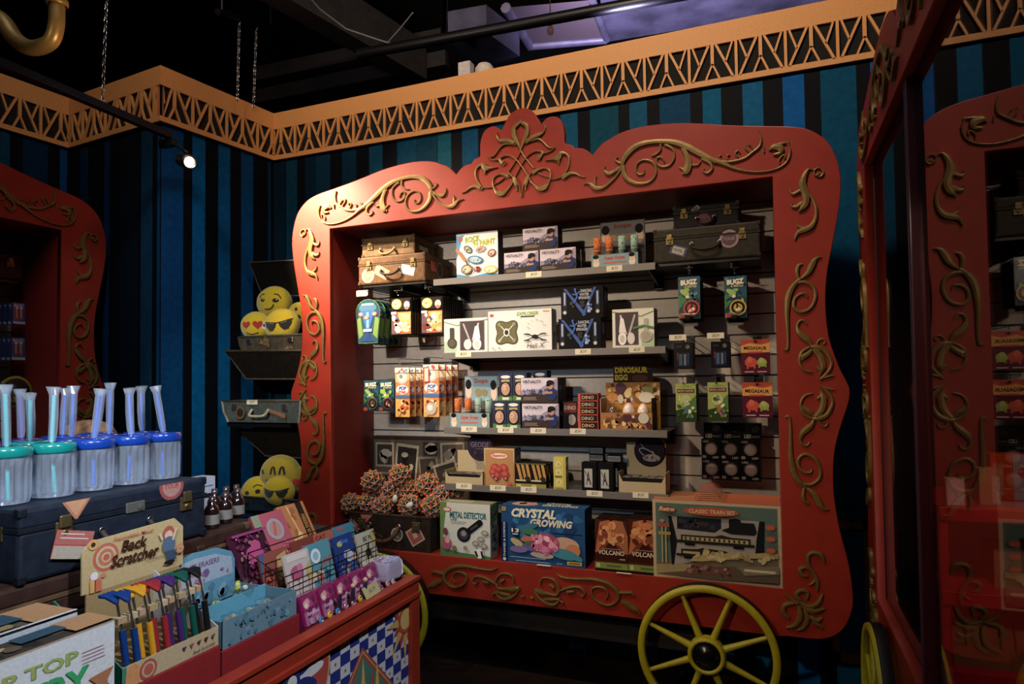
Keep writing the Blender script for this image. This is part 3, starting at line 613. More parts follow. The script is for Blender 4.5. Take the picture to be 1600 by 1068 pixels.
for x, y, lb in ((834, 428.5, 'cream price tag on the top shelf edge below the stacked headset boxes'), (960, 419, 'cream price tag on the top shelf edge below the tube counter display'),
                 (724, 553, 'cream price tag on the second shelf edge below the left headphone box'), (911, 549, 'cream price tag on the second shelf edge below the black speaker boxes'), (995, 546, 'cream price tag on the second shelf edge below the right headphone box'),
                 (733, 670, 'cream price tag on the third shelf edge below the tube display'), (790, 671.5, 'cream price tag on the third shelf edge below the egg boxes'), (841, 672.5, 'cream price tag on the third shelf edge below the headset boxes'), (903, 673.5, 'cream price tag on the third shelf edge below the red mini boxes'),
                 (725, 759, 'cream price tag on the lowest shelf edge, leftmost of its row'), (778, 762, 'cream price tag on the lowest shelf edge below the toy binoculars box'), (826, 764.5, 'cream price tag on the lowest shelf edge below the striped black boxes'), (929, 770.5, 'cream price tag on the lowest shelf edge below the small black boxes'), (1001, 773, 'cream price tag on the lowest shelf edge below the round meteorite sign')):
    price_tag(x, y, lb)
for x, y, Y, lb in ((566, 458, .12, 'blank white tag hanging above the blue goblet packs'), (1059, 527, .1, 'white price tag above the left black blister pack'), (1118, 524, .1, 'white price tag above the right black blister pack')):
    price_tag(x, y, lb, Y, 27 if x > 900 else 18, 9)
for x, y, lb in ((848, 884, 'white tag on the deck edge below the blue crystal box'), (974, 896, 'white tag on the deck edge below the volcano boxes')):
    p = onp(2, ZBO + .001, x, y); o = body(.07, .018, .001, 'e8e0d0', 0, name='price_tag'); o.location = (p.x, -.008, ZBO); tag(o, lb, 'price tag', 'price tags')

# ------------------------------------------------------------------ print designs
def art_virtual(a):
    a.rect(.0, .0, 1, 1, '3a3238', True); a.k += 1; a.rect(.01, .3, .99, .99, '9a88a4'); a.poly([(.01, .99), (.01, .5), (.5, .55), (.99, .99)], 'c8bccc')
    a.poly([(.01, .3), (.3, .5), (.55, .42), (.75, .62), (.99, .5), (.99, .3)], '4a4660'); a.poly([(.01, .01), (.01, .3), (.4, .38), (.99, .25), (.99, .01)], '3c302c')
    a.speck(30, .05, .3, .7, .6, ['5a5a7a', '7a6a8a', '8890a8', '3c3a50'], .04, .12)
    a.ell(.84, .36, .12, .26, '22346a'); a.ell(.80, .68, .075, .14, 'b98468'); a.ell(.80, .80, .10, .10, '1c1a20'); a.rect(.70, .66, .80, .76, '14141a'); a.ell(.70, .42, .05, .05, 'b98468', rot=.6); a.line([(.86, .42), (.72, .40)], .09, 'b07c60')
    a.text('VIRTUALITY', .06, .79, .56, .91, '1c1820', .012); a.lines(3, .08, .10, .5, .24, 'a08c80')
def art_virt_side(a): a.rect(0, 0, 1, 1, '141216'); a.text('VR', .25, .5, .75, .7, 'a0a0a0')
def art_rock(a):
    a.rect(0, 0, 1, 1, 'e8e4dc'); a.poly([(0, 0), (0, .12), (.35, .04), (.75, .10), (1, .06), (1, 0)], '3a90c0'); a.poly([(0, .96), (0, .45), (.06, .6), (.14, .9), (.2, .97)], '3a90c8'); a.rect(0, .97, 1, 1, '8898a8')
    a.text('ROCK', .22, .80, .58, .93, '98a832', .03, rot=.08); a.text("'N PAINT", .40, .70, .94, .83, 'a8b038', .03, rot=.06); a.circ(.10, .88, .05, 'c05048')
    for (u, v, ru, rv, c1, c2, r) in ((.29, .64, .12, .075, '48443c', 'a0a890', -.6), (.60, .62, .13, .07, '88a098', 'c07880', .2), (.86, .52, .10, .08, '7a4838', 'e0a890', .4), (.47, .40, .19, .09, '3f78a8', '9fc0d0', -.15), (.52, .19, .08, .06, 'a83830', '302020', .2), (.84, .16, .16, .085, 'b8b048', 'e8e8b0', 0), (.27, .20, .14, .11, '706858', 'c8b898', .2)):
        a.ell(u, v, ru, rv, c1, rot=r); a.ell(u, v, ru * .75, rv * .7, c2, rot=r); a.speck(8, u - ru * .7, v - rv * .6, u + ru * .7, v + rv * .6, [c1, '605858', 'd0c0b0'], .015, .03)
    a.line([(.02, .66), (.24, .38)], .06, 'c87038'); a.line([(.24, .38), (.30, .30)], .02, '303030')
def art_phones(a, flip=False):
    a.rect(0, 0, 1, 1, 'd8d8cc'); f = (lambda u: 1 - u) if flip else (lambda u: u)
    a.rect(*sorted((f(0), f(.3)))[:1], 0, sorted((f(0), f(.3)))[1], .35, 'a8c0a0'); a.line([(f(0), .92), (f(.3), .8), (f(1), .94)], .03, '6c9a58')
    u0, u1 = sorted((f(.37), f(.93))); a.rect(u0, .08, u1, .92, '6a5c60'); a.rect(u0 + .02, .10, u1 - .02, .90, '4e4448')
    a.line([(f(.45), .85), (f(.60), .35)], .05, 'b8a8a8'); a.line([(f(.80), .85), (f(.66), .35)], .05, 'c8bcbc')
    a.ell(f(.55), .25, .09, .15, 'd8d4d0'); a.ell(f(.76), .25, .10, .17, 'f0ece8'); a.ell(f(.76), .24, .06, .10, 'c8c4c0'); a.poly([(f(.66), .40), (f(.72), .75), (f(.80), .8), (f(.84), .40)], 'e8e4e0')
    a.rect(*[sorted((f(.14), f(.24)))[0], .42, sorted((f(.14), f(.24)))[1], .74], '4a463c' if not flip else 'b0aca0'); a.circ(f(.19), .30, .15, '4a4438' if not flip else 'b8b0a0'); a.circ(f(.19), .30, .11, '5c5648' if not flip else 'a8a090')
def art_drone(a):
    a.rect(0, 0, 1, 1, 'dcd8d4'); a.rect(.03, .86, .09, .93, 'b84038'); a.text('EXPLORER', .46, .86, .80, .95, '7aa040', .03, .2); a.rect(.52, .82, .74, .85, '383430'); a.rect(.87, .93, .97, .96, 'b8a040')
    pts = []
    for k in range(40):
        th = 2 * PI * k / 40; r = .31 + .055 * math.cos(4 * (th - PI / 4)); pts.append((.30 + r * math.cos(th) / a.asp, .47 + r * math.sin(th)))
    a.poly(pts, '4a4628'); 
    pts2 = [(.30 + (u - .30) * .9, .47 + (v - .47) * .9) for u, v in pts]; a.poly(pts2, '6a6438')
    for s in (-1, 1):
        a.line([(.30 - .13, .47 - .22 * s), (.30 + .13, .47 + .22 * s)], .02, 'd8d8d0')
        for q in (-1, 1): a.circ(.30 + .12 * q, .47 + .20 * s, .045, '8a8a68')
    a.ell(.30, .47, .05, .10, 'c8ccc8'); a.ell(.30, .47, .03, .06, '2c302c')
    for k in range(6): th = PI * k / 5 + .1; a.line([(.76 + .14 * math.cos(th), .60 + .15 * math.sin(th)), (.76 + .11 * math.cos(th + .2), .60 + .15 * math.sin(th + .2))], .016, 'a0a0a0')
    for q in (-1, 1):
        a.line([(.75 - .13 * q, .42), (.75 + .13 * q, .27)], .022, '2c2c2c'); a.ell(.75 + .13 * q, .41, .05, .018, '4a4a4a'); a.ell(.75 + .13 * q, .26, .05, .018, '4a4a4a')
    a.ell(.75, .345, .05, .05, '202020'); a.text('Heli X', .62, .08, .90, .19, '3a3838', .0, .3)
    for u in (.08, .18): a.circ(u, .1, .03, 'b8b4b0')
def art_water(a):
    a.rect(0, 0, 1, 1, '08080c'); a.poly([(.06, .97), (.12, .97), (.60, .14), (.54, .06)], '3a5ca8'); a.poly([(.84, .97), (.78, .97), (.50, .10), (.54, .06)], '3a5ca8')
    for u in (.09, .87):
        a.rect(u - .05, .18, u + .05, .88, '24242e'); a.rect(u - .03, .42, u + .03, .85, '5a6a98'); a.line([(u, .45), (u, .84)], .03, 'b0c0e0'); a.circ(u, .20, .07, '707078'); a.circ(u, .20, .045, 'd0d0d0')
    a.speck(12, .62, .15, .78, .5, ['5068a8', '8098d8', 'a8b8e8'], .03, .07)
    a.text('DANCING', .48, .82, .74, .92, 'b8b8c4', .02); a.text('WATER', .45, .71, .68, .80, 'b8b8c4', .02); a.text('SPEAKER', .43, .60, .70, .69, 'b8b8c4', .02)
    a.line([(.34, .92), (.40, .70), (.32, .50)], .05, '3a68c0'); a.line([(.28, .78), (.38, .75), (.46, .86)], .04, '3a68c0'); a.circ(.35, .93, .035, '3a68c0'); a.lines(5, .46, .34, .58, .54, '5a5a60')
    a.circ(.26, .48, .06, '3a4440'); a.circ(.30, .38, .04, '3a4440')
def side_dark(a): a.rect(.08, .1, .92, .9, '30283c'); a.rect(.3, .5, .7, .85, '705a88')
def art_party(a):
    a.rect(0, 0, 1, 1, '1a1210'); a.rect(.03, .03, .97, .62, 'b85a2c'); a.poly([(.03, .03), (.03, .62), (.3, .5), (.25, .03)], '6a4a58'); a.poly([(.35, .6), (.5, .1), (.95, .1), (.97, .6)], 'd89a38'); a.ell(.62, .50, .2, .10, 'e8c050')
    a.speck(26, .05, .05, .95, .58, ['e06050', 'f0b080', '3a5a90', 'e8c070', '703828', 'f0d8c0'], .05, .14)
    a.rect(.03, .56, .28, .63, 'd8d0d0'); a.rect(.05, .68, .95, .97, '302420'); a.ell(.30, .83, .24, .14, 'c8b848'); a.ell(.30, .83, .16, .09, 'e0d8a0'); a.text('PARTY', .18, .80, .42, .86, '4a4020', .03); a.ell(.80, .80, .14, .10, 'e8d0c0'); a.ell(.8, .72, .1, .05, 'c86850')
def art_bugz(a, c='c03030'):
    a.rect(0, 0, 1, 1, '1a3e4c'); a.poly([(0, .6), (.3, .4), (.7, .55), (1, .45), (1, 1), (0, 1)], '235468'); a.speck(20, .02, .02, .98, .98, ['16303c', '2c6070', '3a5a3c', '1c2c30', '5a8088'], .04, .1); a.poly([(0, .2), (.4, .45), (.2, .6), (0, .55)], '2e7a4a')
    a.speck(16, .05, .3, .95, .75, ['2a4a30', '8ab83a', '1c3850', '48a0b8'], .04, .1)
    a.text('BUGZ', .12, .80, .88, .93, 'e8dcc0', .06, rot=.05); a.text('& BEETLE', .3, .74, .85, .79, 'd0c8b0', .02); a.ell(.30, .62, .25, .06, '98b83a', rot=-.6); a.ell(.42, .52, .09, .035, 'd8d8b8')
    a.circ(.60, .25, .19, c); a.circ(.60, .25, .155, '201818'); a.circ(.60, .25, .10, c); a.speck(6, .45, .15, .75, .35, ['f0e0c0', '301818'], .03, .05); a.rect(.02, .02, .28, .12, 'b85038')
def art_meta(a, col=('c83a1c', 'e8902a')):
    a.rect(0, 0, 1, 1, '58142a'); a.poly([(0, .62), (1, .62), (1, 1), (0, 1)], 'b83a18'); a.poly([(0, .62), (0, .82), (.3, .9), (.7, .84), (1, .9), (1, .62)], 'd8922a'); a.text('MEGASAUR', .10, .70, .90, .80, '241410', .03, rot=-.03); a.rect(.25, .60, .75, .65, 'b83820')
    a.ell(.34, .34, .22, .14, 'c8402a'); a.ell(.30, .42, .10, .09, 'd85a38'); a.ell(.72, .33, .17, .12, '98a838'); a.ell(.70, .40, .09, .07, 'a8b840'); a.line([(.25, .3), (.22, .15)], .06, 'c8402a'); a.line([(.45, .3), (.47, .16)], .06, 'c8402a'); a.line([(.66, .3), (.62, .18)], .05, '88a038'); a.line([(.8, .3), (.86, .2)], .05, '88a038')
    a.rect(.12, .05, .44, .08, 'c0a0a8'); a.rect(.56, .05, .88, .08, 'c0a0a8'); a.circ(.5, .95, .035, '2a1010')
def art_led(a):
    a.rect(0, 0, 1, 1, '0c0c12'); a.text('LIGHT', .12, .82, .45, .88, '606070', .01); a.circ(.74, .84, .08, '8a8268'); a.rect(.16, .08, .84, .62, '1a2038'); a.rect(.16, .35, .24, .62, '70282c'); a.rect(.28, .14, .46, .56, '405a78'); a.rect(.54, .14, .66, .56, '6a7080'); a.rect(.74, .2, .8, .6, '284878')
def art_green(a, c='c86a2a'):
    a.rect(0, 0, 1, 1, '98a848'); a.poly([(0, 0), (1, 0), (1, .25), (.4, .35), (0, .3)], '28401c'); a.poly([(.3, .2), (1, .3), (1, .7), (.6, .5)], '4a7a3a'); a.rect(.08, .76, .92, .86, '5a2c24'); a.text('MICRO HUNTER', .12, .78, .88, .84, 'c0a090', .02)
    a.circ(.48, .56, .14, 'b8c070'); a.circ(.48, .56, .09, 'a8b888'); a.line([(.5, .4), (.75, .12)], .10, c); a.line([(.6, .3), (.85, .1)], .05, '305080'); a.speck(14, .05, .1, .95, .7, ['c8d070', '3a5a28', '6a8a38', 'd8e090'], .03, .07)
def art_pop(a):
    a.rect(0, 0, 1, 1, 'd8782c'); a.poly([(0, 0), (1, 0), (1, .3), (0, .38)], 'e0a030'); a.poly([(0, .7), (1, .75), (1, 1), (0, 1)], 'e0b058'); a.circ(.5, .80, .14, 'c8b0a0'); a.circ(.5, .80, .10, 'd8d0c8'); a.circ(.4, .82, .04, '6a88a0')
    a.ell(.5, .55, .44, .10, 'e8e4e0'); a.text('POP', .25, .54, .8, .62, '3a58a0', .05, .2); a.text('STAR', .2, .47, .75, .53, 'c03838', .05, .2); a.rect(0, .38, 1, .44, '3a70a8'); a.speck(16, .05, .05, .95, .35, ['c84020', 'f0c040', '8a3020', 'f0d890'], .03, .08); a.circ(.25, .07, .05, 'c8a030'); a.rect(0, .90, 1, 1, 'd8d0c0'); a.speck(5, .1, .9, .9, .99, ['c83858', '60a0c0'], .03, .05)
def art_pop2(a):
    art_pop(a); a.rect(0, .66, .4, .95, 'c83a48'); a.rect(.1, .68, .35, .93, 'e8c8a8'); a.circ(.5, .16, .12, 'c0a898'); a.circ(.45, .18, .06, 'e0d8d8')
def art_egg(a):
    a.rect(0, 0, 1, 1, '2c3450'); a.poly([(0, 0), (1, 0), (1, .14), (0, .18)], '4a7a30'); a.rect(.25, .03, .75, .12, 'c8d0b8'); a.ell(.5, .86, .36, .06, 'd8d4d0'); a.rect(.2, .68, .8, .76, 'b09858'); a.ell(.5, .42, .40, .28, '181410'); a.ell(.5, .42, .32, .23, 'b88a70'); a.ell(.42, .48, .14, .10, 'd0a890'); a.speck(8, .3, .3, .7, .55, ['a07058', 'c89a80'], .02, .04)
def art_minired(a): a.rect(0, 0, 1, 1, 'b83a28'); a.rect(.04, .12, .96, .88, '2a1614'); a.text('DINO', .2, .3, .8, .72, 'b8a888', .02); a.rect(.04, .12, .14, .88, 'c85038')
def art_superstar(a):
    a.rect(0, 0, 1, 1, 'a87838'); a.poly([(0, .55), (1, .65), (1, 1), (0, 1)], 'b8a070'); a.rect(.04, .04, .96, .96, 'b07c40', True); a.k += 1; a.ell(.50, .80, .30, .09, 'c02c28'); a.ell(.50, .80, .28, .075, 'e0c8b0'); a.text('Superior', .27, .76, .73, .84, 'b02420', .03, .2)
    for (u, v, ru, rv, r) in ((.36, .48, .15, .11, .5), (.66, .48, .15, .11, -.5), (.30, .36, .13, .10, 0), (.70, .32, .14, .11, 0), (.50, .44, .12, .08, 0), (.45, .28, .10, .10, .4)): a.ell(u, v, ru, rv, 'a82824', rot=r); a.ell(u - .02, v + .02, ru * .6, rv * .6, 'c84840', rot=r)
    for u, v in ((.30, .28), (.72, .22), (.4, .2)): a.ell(u, v, .07, .06, '701c1c'); a.ell(u, v, .045, .04, 'c86868')
    a.rect(.78, .05, .92, .12, 'c04838')
def art_stripe(a):
    a.rect(0, 0, 1, 1, '1c1812'); a.rect(0, .0, 1, .16, '8a8428')
    for k in range(3): a.poly([(.08 + k * .3, .95), (.26 + k * .3, .95), (.5 + k * .28, .3), (.32 + k * .28, .3)], 'b88430')
    a.ell(.8, .35, .18, .12, '30281c'); a.rect(.05, .26, .7, .32, 'c8b890'); a.rect(.1, .04, .4, .12, 'c0c070'); a.rect(0, .96, 1, 1, '6a6428')
def art_yellow(a):
    a.rect(0, 0, 1, 1, 'c8b838')
    for v in (.22, .52, .78): a.circ(.42, v, .09, 'e0d888'); a.circ(.42, v, .06, 'b8b060')
    a.rect(.85, 0, .88, 1, '8a8028'); a.rect(.1, .38, .7, .42, '6a6028'); a.rect(.1, .02, .8, .06, '8a8030')
def art_puzzle(a): a.rect(0, 0, 1, 1, '0e0e10'); a.rect(.18, .12, .72, .78, 'a8a49c'); a.text('A', .30, .22, .60, .68, '3a3630'); a.line([(.2, .7), (.7, .2)], .02, '302c28')
def art_smallblack(a): a.rect(0, 0, 1, 1, '121216'); a.rect(.06, .12, .94, .88, '6a6e78'); a.text('PUZZLE', .14, .3, .86, .7, '202228', .01)
def art_metal(a):
    a.rect(0, 0, 1, 1, 'ccd0c4'); a.poly([(0, 0), (.14, 0), (.06, .4), (.14, 1), (0, 1)], '5c8a3c'); a.poly([(0, 0), (1, 0), (1, .05), (.4, .08), (0, .16)], '4a7a40'); a.ell(.14, .87, .09, .05, 'b83830'); a.ell(.14, .87, .07, .035, 'd8c8b0')
    a.text('METAL DETECTOR', .20, .72, .93, .84, '2a6a70', .03); a.text('LAB', .22, .67, .34, .72, '3a7878', .02); a.lines(2, .22, .60, .55, .66, 'a0a8a8')
    a.circ(.48, .42, .14, '1c1c20'); a.circ(.48, .42, .10, '3a3a40'); a.circ(.48, .44, .055, '888890'); a.line([(.55, .46), (.80, .66)], .12, '18181c'); a.circ(.80, .66, .06, '18181c'); a.line([(.62, .52), (.76, .62)], .04, '44444c')
    for (u, v) in ((.82, .36), (.88, .24), (.72, .28), (.90, .48), (.80, .20)): a.ell(u, v, .07, .05, '8a8a84'); a.ell(u, v, .045, .03, 'b8b4a8')
    a.ell(.14, .24, .10, .12, 'b04870'); a.ell(.16, .30, .05, .06, 'd8a088'); a.ell(.12, .46, .05, .07, '7a3848'); a.circ(.30, .16, .05, '8a6c40'); a.circ(.52, .18, .04, '908c80')
    a.circ(.80, .10, .09, 'e8e8e0'); a.line([(.72, .14), (.76, .04)], .04, '202020'); a.line([(.84, .15), (.86, .04)], .04, '202020')
def art_metal_side(a): a.rect(0, 0, 1, 1, 'b8bcb0'); a.poly([(0, .6), (1, .7), (1, 1), (0, .95)], '6a9050'); a.text('METAL', .25, .12, .85, .5, '3a6a78', .02); a.speck(20, .1, .1, .9, .9, ['5a7a88', 'd0d0c0', '8a9a80', '40505a'], .03, .07)
def art_crystal(a):
    a.rect(0, 0, 1, 1, '0f4c80'); a.speck(30, .1, .4, .98, .98, ['14609a', '0d3e70', '1a6ea0'], .05, .16); a.rect(0, 0, .075, .70, '0a2350'); a.text('THAMES & KOSMOS', -.16, .37, .235, .41, 'c8d0d8', .02, rot=PI / 2); a.circ(.037, .045, .03, 'c8d0d8'); a.rect(.01, .9, .06, .97, 'b89a30'); a.text('10+', .015, .92, .055, .95, '2a2a20', .02)
    a.text('CRYSTAL', .13, .80, .67, .96, 'dcd8c0', .05, .25); a.text('GROWING', .36, .66, .86, .79, 'd8d0b8', .045, .25)
    for (u, v, ru, rv, c, r) in ((.30, .62, .16, .06, '2a6e88', .3), (.36, .56, .10, .05, '2a7a50', 0), (.25, .50, .14, .04, '38789a', -.4), (.32, .43, .08, .05, 'c86038', .1), (.20, .35, .09, .06, 'b8a868', -.5), (.38, .28, .13, .06, '6a5898', -.1), (.22, .24, .11, .06, '7a68a0', 0), (.33, .36, .04, .04, '3a7048', 0), (.50, .17, .14, .055, 'b0a098', -.05), (.78, .38, .16, .13, 'c89a78', -.1), (.86, .28, .09, .12, 'c87840', .2), (.76, .22, .17, .09, '2a88a0', -.15), (.9, .18, .08, .05, '2a88a0', -.4)): a.ell(u, v, ru, rv, c, rot=r)
    a.rect(.62, .56, .97, .575, '101830'); a.ell(.54, .38, .17, .18, 'a83868'); a.speck(46, .37, .20, .70, .56, ['c85a88', 'e890a8', 'a03060', 'd870a0', 'f0b8c8'], .05, .1)
    a.circ(.185, .55, .085, '182040'); a.text('13', .14, .54, .23, .61, 'e0e0e0', .03); a.rect(.15, .50, .22, .52, 'c8c8d0'); a.rect(.80, .05, .97, .11, 'c8a028'); a.rect(.82, .065, .95, .095, '8a5a20'); a.rect(.12, .105, .55, .115, 'a0b0c8'); a.rect(.19, .045, .60, .055, 'a0b0c8'); a.rect(.68, .05, .75, .06, 'a0b0c8')
def art_crystal_top(a): a.rect(0, 0, 1, 1, '1a5080'); a.ell(.25, .4, .16, .35, 'c08078'); a.speck(10, .1, .1, .4, .8, ['d090a0', 'b8a890'], .1, .3); a.text('CRYSTAL', .5, .5, .8, .85, 'd0d0c0', .03); a.text('GROWING', .48, .12, .9, .42, 'd0d0c0', .03)
def art_volcano(a):
    a.rect(0, 0, 1, 1, '4a1c10'); a.poly([(0, .35), (.15, .95), (.45, 1), (.42, .6), (.3, .35)], 'b85a20'); a.poly([(.5, .6), (.55, 1), (.85, .98), (1, .7), (1, .35), (.7, .35)], 'a85a2c'); a.poly([(.05, .35), (.2, .5), (.45, .62), (.75, .5), (.95, .35)], '7a2c14'); a.poly([(0, .3), (.25, .38), (.47, .6), (.55, .6), (.75, .4), (1, .3), (1, .22), (0, .22)], '3c140c')
    a.speck(24, .05, .5, .95, .97, ['c87030', '8a3a18', 'd89048', '5a2414'], .05, .12); a.line([(.48, .6), (.50, .95)], .03, 'd87838'); a.text('VOLCANO', .10, .32, .90, .41, 'd8c8b0', .02); a.rect(.2, .43, .8, .445, '98785c')
    a.rect(0, .05, 1, .17, '7a8a30'); a.rect(.05, .07, .15, .15, 'b8b868'); a.rect(.36, .09, .8, .13, '58682c'); a.rect(.75, .24, .92, .26, 'b8a090'); a.rect(0, 0, 1, .05, '20140e')
def art_train(a):
    C_ = 'b8a47c'; a.rect(0, 0, 1, 1, C_); a.rect(.025, .025, .975, .965, '4e6a60'); a.poly([(.025, .025), (.975, .025), (.975, .42), (.6, .40), (.3, .30), (.025, .2)], '6c6448'); a.poly([(.025, .025), (.6, .025), (.25, .2), (.025, .16)], '9a8a58')
    a.poly([(.13, .80), (.88, .80), (.87, .33), (.6, .3), (.15, .17)], '181c22'); a.poly([(.155, .80), (.84, .80), (.815, .56), (.80, .33), (.5, .3), (.17, .17), (.20, .48)], '948f88')
    a.poly([(.20, .80), (.55, .80), (.55, .68), (.50, .62), (.20, .64)], '20242e'); a.rect(.33, .70, .45, .74, '4a2a2c'); a.speck(18, .21, .64, .53, .78, ['2c3244', '3c3038', '161a22'], .02, .05); a.poly([(.55, .66), (.61, .70), (.61, .80), (.66, .82), (.70, .80), (.70, .77), (.80, .77), (.82, .66), (.80, .62), (.70, .62), (.62, .62)], '1c1c22')
    a.poly([(.23, .57), (.50, .575), (.55, .60), (.62, .575), (.77, .57), (.77, .50), (.23, .50)], '2a2820'); a.rect(.245, .505, .755, .55, 'a89a60')
    for k in range(13): a.rect(.26 + k * .038, .51, .275 + k * .038, .545, '2a2820', True)
    a.k += 1; a.rect(.19, .47, .80, .505, '24221e'); a.rect(.26, .44, .34, .47, '141414'); a.rect(.64, .44, .72, .47, '141414')
    a.poly([(.23, .39), (.36, .40), (.40, .42), (.58, .40), (.62, .36), (.23, .33)], '2a2820'); a.rect(.245, .335, .38, .365, 'a89a60'); a.rect(.19, .30, .35, .33, '24221e'); a.rect(.25, .27, .32, .30, '141414')
    a.poly([(.30, .24), (.33, .31), (.45, .34), (.60, .38), (.75, .39), (.88, .42), (.975, .42), (.975, .36), (.80, .34), (.60, .30), (.40, .25)], 'a89858'); a.speck(24, .33, .26, .95, .42, ['b8a868', '988850', 'c0b078'], .03, .06)
    a.poly([(.025, .05), (.3, .12), (.62, .17), (.975, .26), (.975, .06), (.5, .03)], '5c4c3c'); a.poly([(.25, .09), (.30, .20), (.42, .235), (.50, .20), (.65, .22), (.66, .14), (.5, .10), (.3, .05)], '6a4438'); a.speck(26, .27, .08, .64, .21, ['7c5448', '50342c', '8a6858', 'a88878'], .02, .05); a.poly([(.68, .22), (.975, .27), (.975, .17), (.72, .12)], '7c7058'); a.rect(.72, .175, .95, .205, 'c8bc90')
    a.line([(.08, .70), (.08, .20)], .015, 'b0a070'); a.line([(.11, .70), (.11, .20)], .015, 'b0a070'); a.rect(.04, .66, .14, .71, '9c4830'); a.rect(.05, .56, .15, .60, 'a88838'); a.ell(.08, .74, .02, .02, 'c07048')
    a.ell(.12, .89, .075, .04, '8a2c24'); a.text('Retro', .055, .87, .185, .925, 'd0b088', .05, .3); a.ell(.47, .89, .22, .055, 'b04a28'); a.text('CLASSIC TRAIN SET', .30, .865, .66, .915, 'c8b890', .02)
    for v in (.74, .60, .46): a.ell(.92, v, .035, .035, 'b8482c'); a.rect(.89, v - .02, .95, v + .02, 'c05430')
def art_gadget(a, boys=True):
    a.rect(0, 0, 1, 1, '6c8c98'); a.rect(.02, .05, .98, .95, '7a98a0', True); a.k += 1; a.text('Super Scope', .28, .52, .72, .85, 'b83c2c', .03, .2); a.lines(1, .26, .15, .78, .4, 'c05848')
    for u in (.11, .88): a.ell(u, .35, .07, .3, 'd8c8b0'); a.ell(u, .62, .06, .26, 'd8b8a0'); a.ell(u - .01, .84, .065, .16, '14141a')
# ------------------------------------------------------------------ top shelf
Z1 = SHZ[1]; Z2 = SHZ[2]; Z3 = SHZ[3]; Z4 = SHZ[4]; D_ = ZBO
good('craft_kit_box', 'white stone painting craft box with painted pebbles on the top shelf', 'box', (713.5, 363, 778, 431), .07, .12, Z1, 'dcd8d0', art_rock, lambda a: a.rect(0, 0, 1, 1, '4a4858'))
vb = good('headset_box', 'dark virtual headset box on the top shelf, left of the lower pair', 'box', (787.6, 393, 842, 426), .07, .12, Z1, '181618', art_virtual, art_virt_side)
vg = 'virtual headset boxes'; vb['group'] = vg
h_v = onp(1, .12, 815, 393).z - Z1; p = onp(1, .12, 872, 400)
v2 = dup(vb, (vb.location.x + .200, .115, Z1), label='dark virtual headset box on the top shelf, right of the lower pair')
v3 = dup(vb, (vb.location.x + .102, .13, Z1 + h_v + .001), label='dark virtual headset box resting on top of the other two on the top shelf')
v4 = dup(vb, (vb.location.x + .205, .20, Z1), label='headset box hidden behind the right one of the lower pair on the top shelf')

def tube_display(label, fr, Y, z0, backfr):
    loc, wd, hh, rot = place_front(fr, 1, Y, z0); R = empty('counter_display', loc); tag(R, label, 'counter display')
    dd = .10; t = MB(); t.box(-wd / 2, 0, 0, wd / 2, .003, hh, KRAFT); t.box(-wd / 2, 0, 0, -wd / 2 + .003, dd, hh, '9a9080'); t.box(wd / 2 - .003, 0, 0, wd / 2, dd, hh, '9a9080'); t.box(-wd / 2, 0, 0, wd / 2, dd, .003, '9a9080'); t.build('tray', PRINT, R)
    a = Art((-wd / 2, 0, 0), (wd, 0, 0), (0, 0, hh)); art_gadget(a); a.build('tray_print', R)
    H = onp(1, Y + dd, 800, 0).z; zt = onp(1, Y + dd, (backfr[0] + backfr[2]) / 2, backfr[1]).z - z0; xl = onp(1, Y + dd, backfr[0], backfr[1] + 20).x - loc.x; xr = onp(1, Y + dd, backfr[2], backfr[1] + 20).x - loc.x
    t = MB(); t.box(xl, dd, 0, xr, dd + .003, zt, '4a4648'); t.build('header_card', PRINT, R)
    a = Art((xl, dd, zt * .35), (xr - xl, 0, 0), (0, 0, zt * .65)); a.rect(0, 0, 1, 1, '706a70'); a.rect(.02, .25, .98, .98, '8c8c92' if fr[0] > 900 else '7a98a4'); a.ell(.12, .55, .09, .22, 'd8b8a0'); a.ell(.12, .75, .09, .15, '18161c'); a.ell(.88, .5, .09, .24, 'd8b8a0'); a.ell(.87, .72, .09, .15, '18161c'); a.circ(.42, .5, .12, '8a7a50'); a.circ(.6, .5, .1, '8a7a50'); a.text('Scope', .3, .75, .7, .93, 'a8483a', .02); a.build('header_print', R)
    return R, wd
def periscopes(R, wd, zb, n, col, u0, u1, lbl, grp, rows=1):
    first = None
    for r in range(rows):
        for i in range(n):
            x = R.location.x + wd * (u0 + (u1 - u0) * i / max(1, n - 1) - .5); c = col[i % len(col)]
            o = MB(); o.lathe([(.001, .003), (.0165, .003), (.0165, .085), (.0185, .086), (.0185, .155), (.001, .156)], c, 14); o.lathe([(.0188, .088), (.0188, .094)], '8a8a80', 14)
            q = o.build('toy_tube', PRINT); q.location = (x, R.location.y + .035 + r * .035, R.location.z)
            a = MB()
            for k in range(14): th = -PI / 2 + random.uniform(-1.1, 1.1); z = random.choice((.05, .065, .10, .12, .135, .145)); rr = .0168 if z < .085 else .0188; a.ball((rr * math.cos(th), rr * math.sin(th), z), .0028, random.choice(['3a3a48', 'b84830', 'e0d8c0']), n=1)
            a.build('printed_marks', PRINT, q)
            side = ['orange', 'mint'][0 if c in ('c06a3a',) else 1]
            tag(q, lbl % (side, ['leftmost', 'second', 'third', 'rightmost'][i]), 'toy tube', grp)
R, wd = tube_display('blue counter display tray of toy tubes at the right end of the top shelf', (924, 396, 997, 418), .11, Z1, (938, 345, 1008, 400))
periscopes(R, wd, Z1, 4, ['c06a3a', 'c06a3a', '8aa89c', '8aa89c'], .10, .90, '%s stacked toy tube standing %s in the top shelf display', 'toy tubes in the top shelf display')
R, wd = tube_display('blue counter display tray of toy tubes at the left end of the third shelf', (703, 645, 765, 667), .11, Z3, (726, 587, 778, 640))
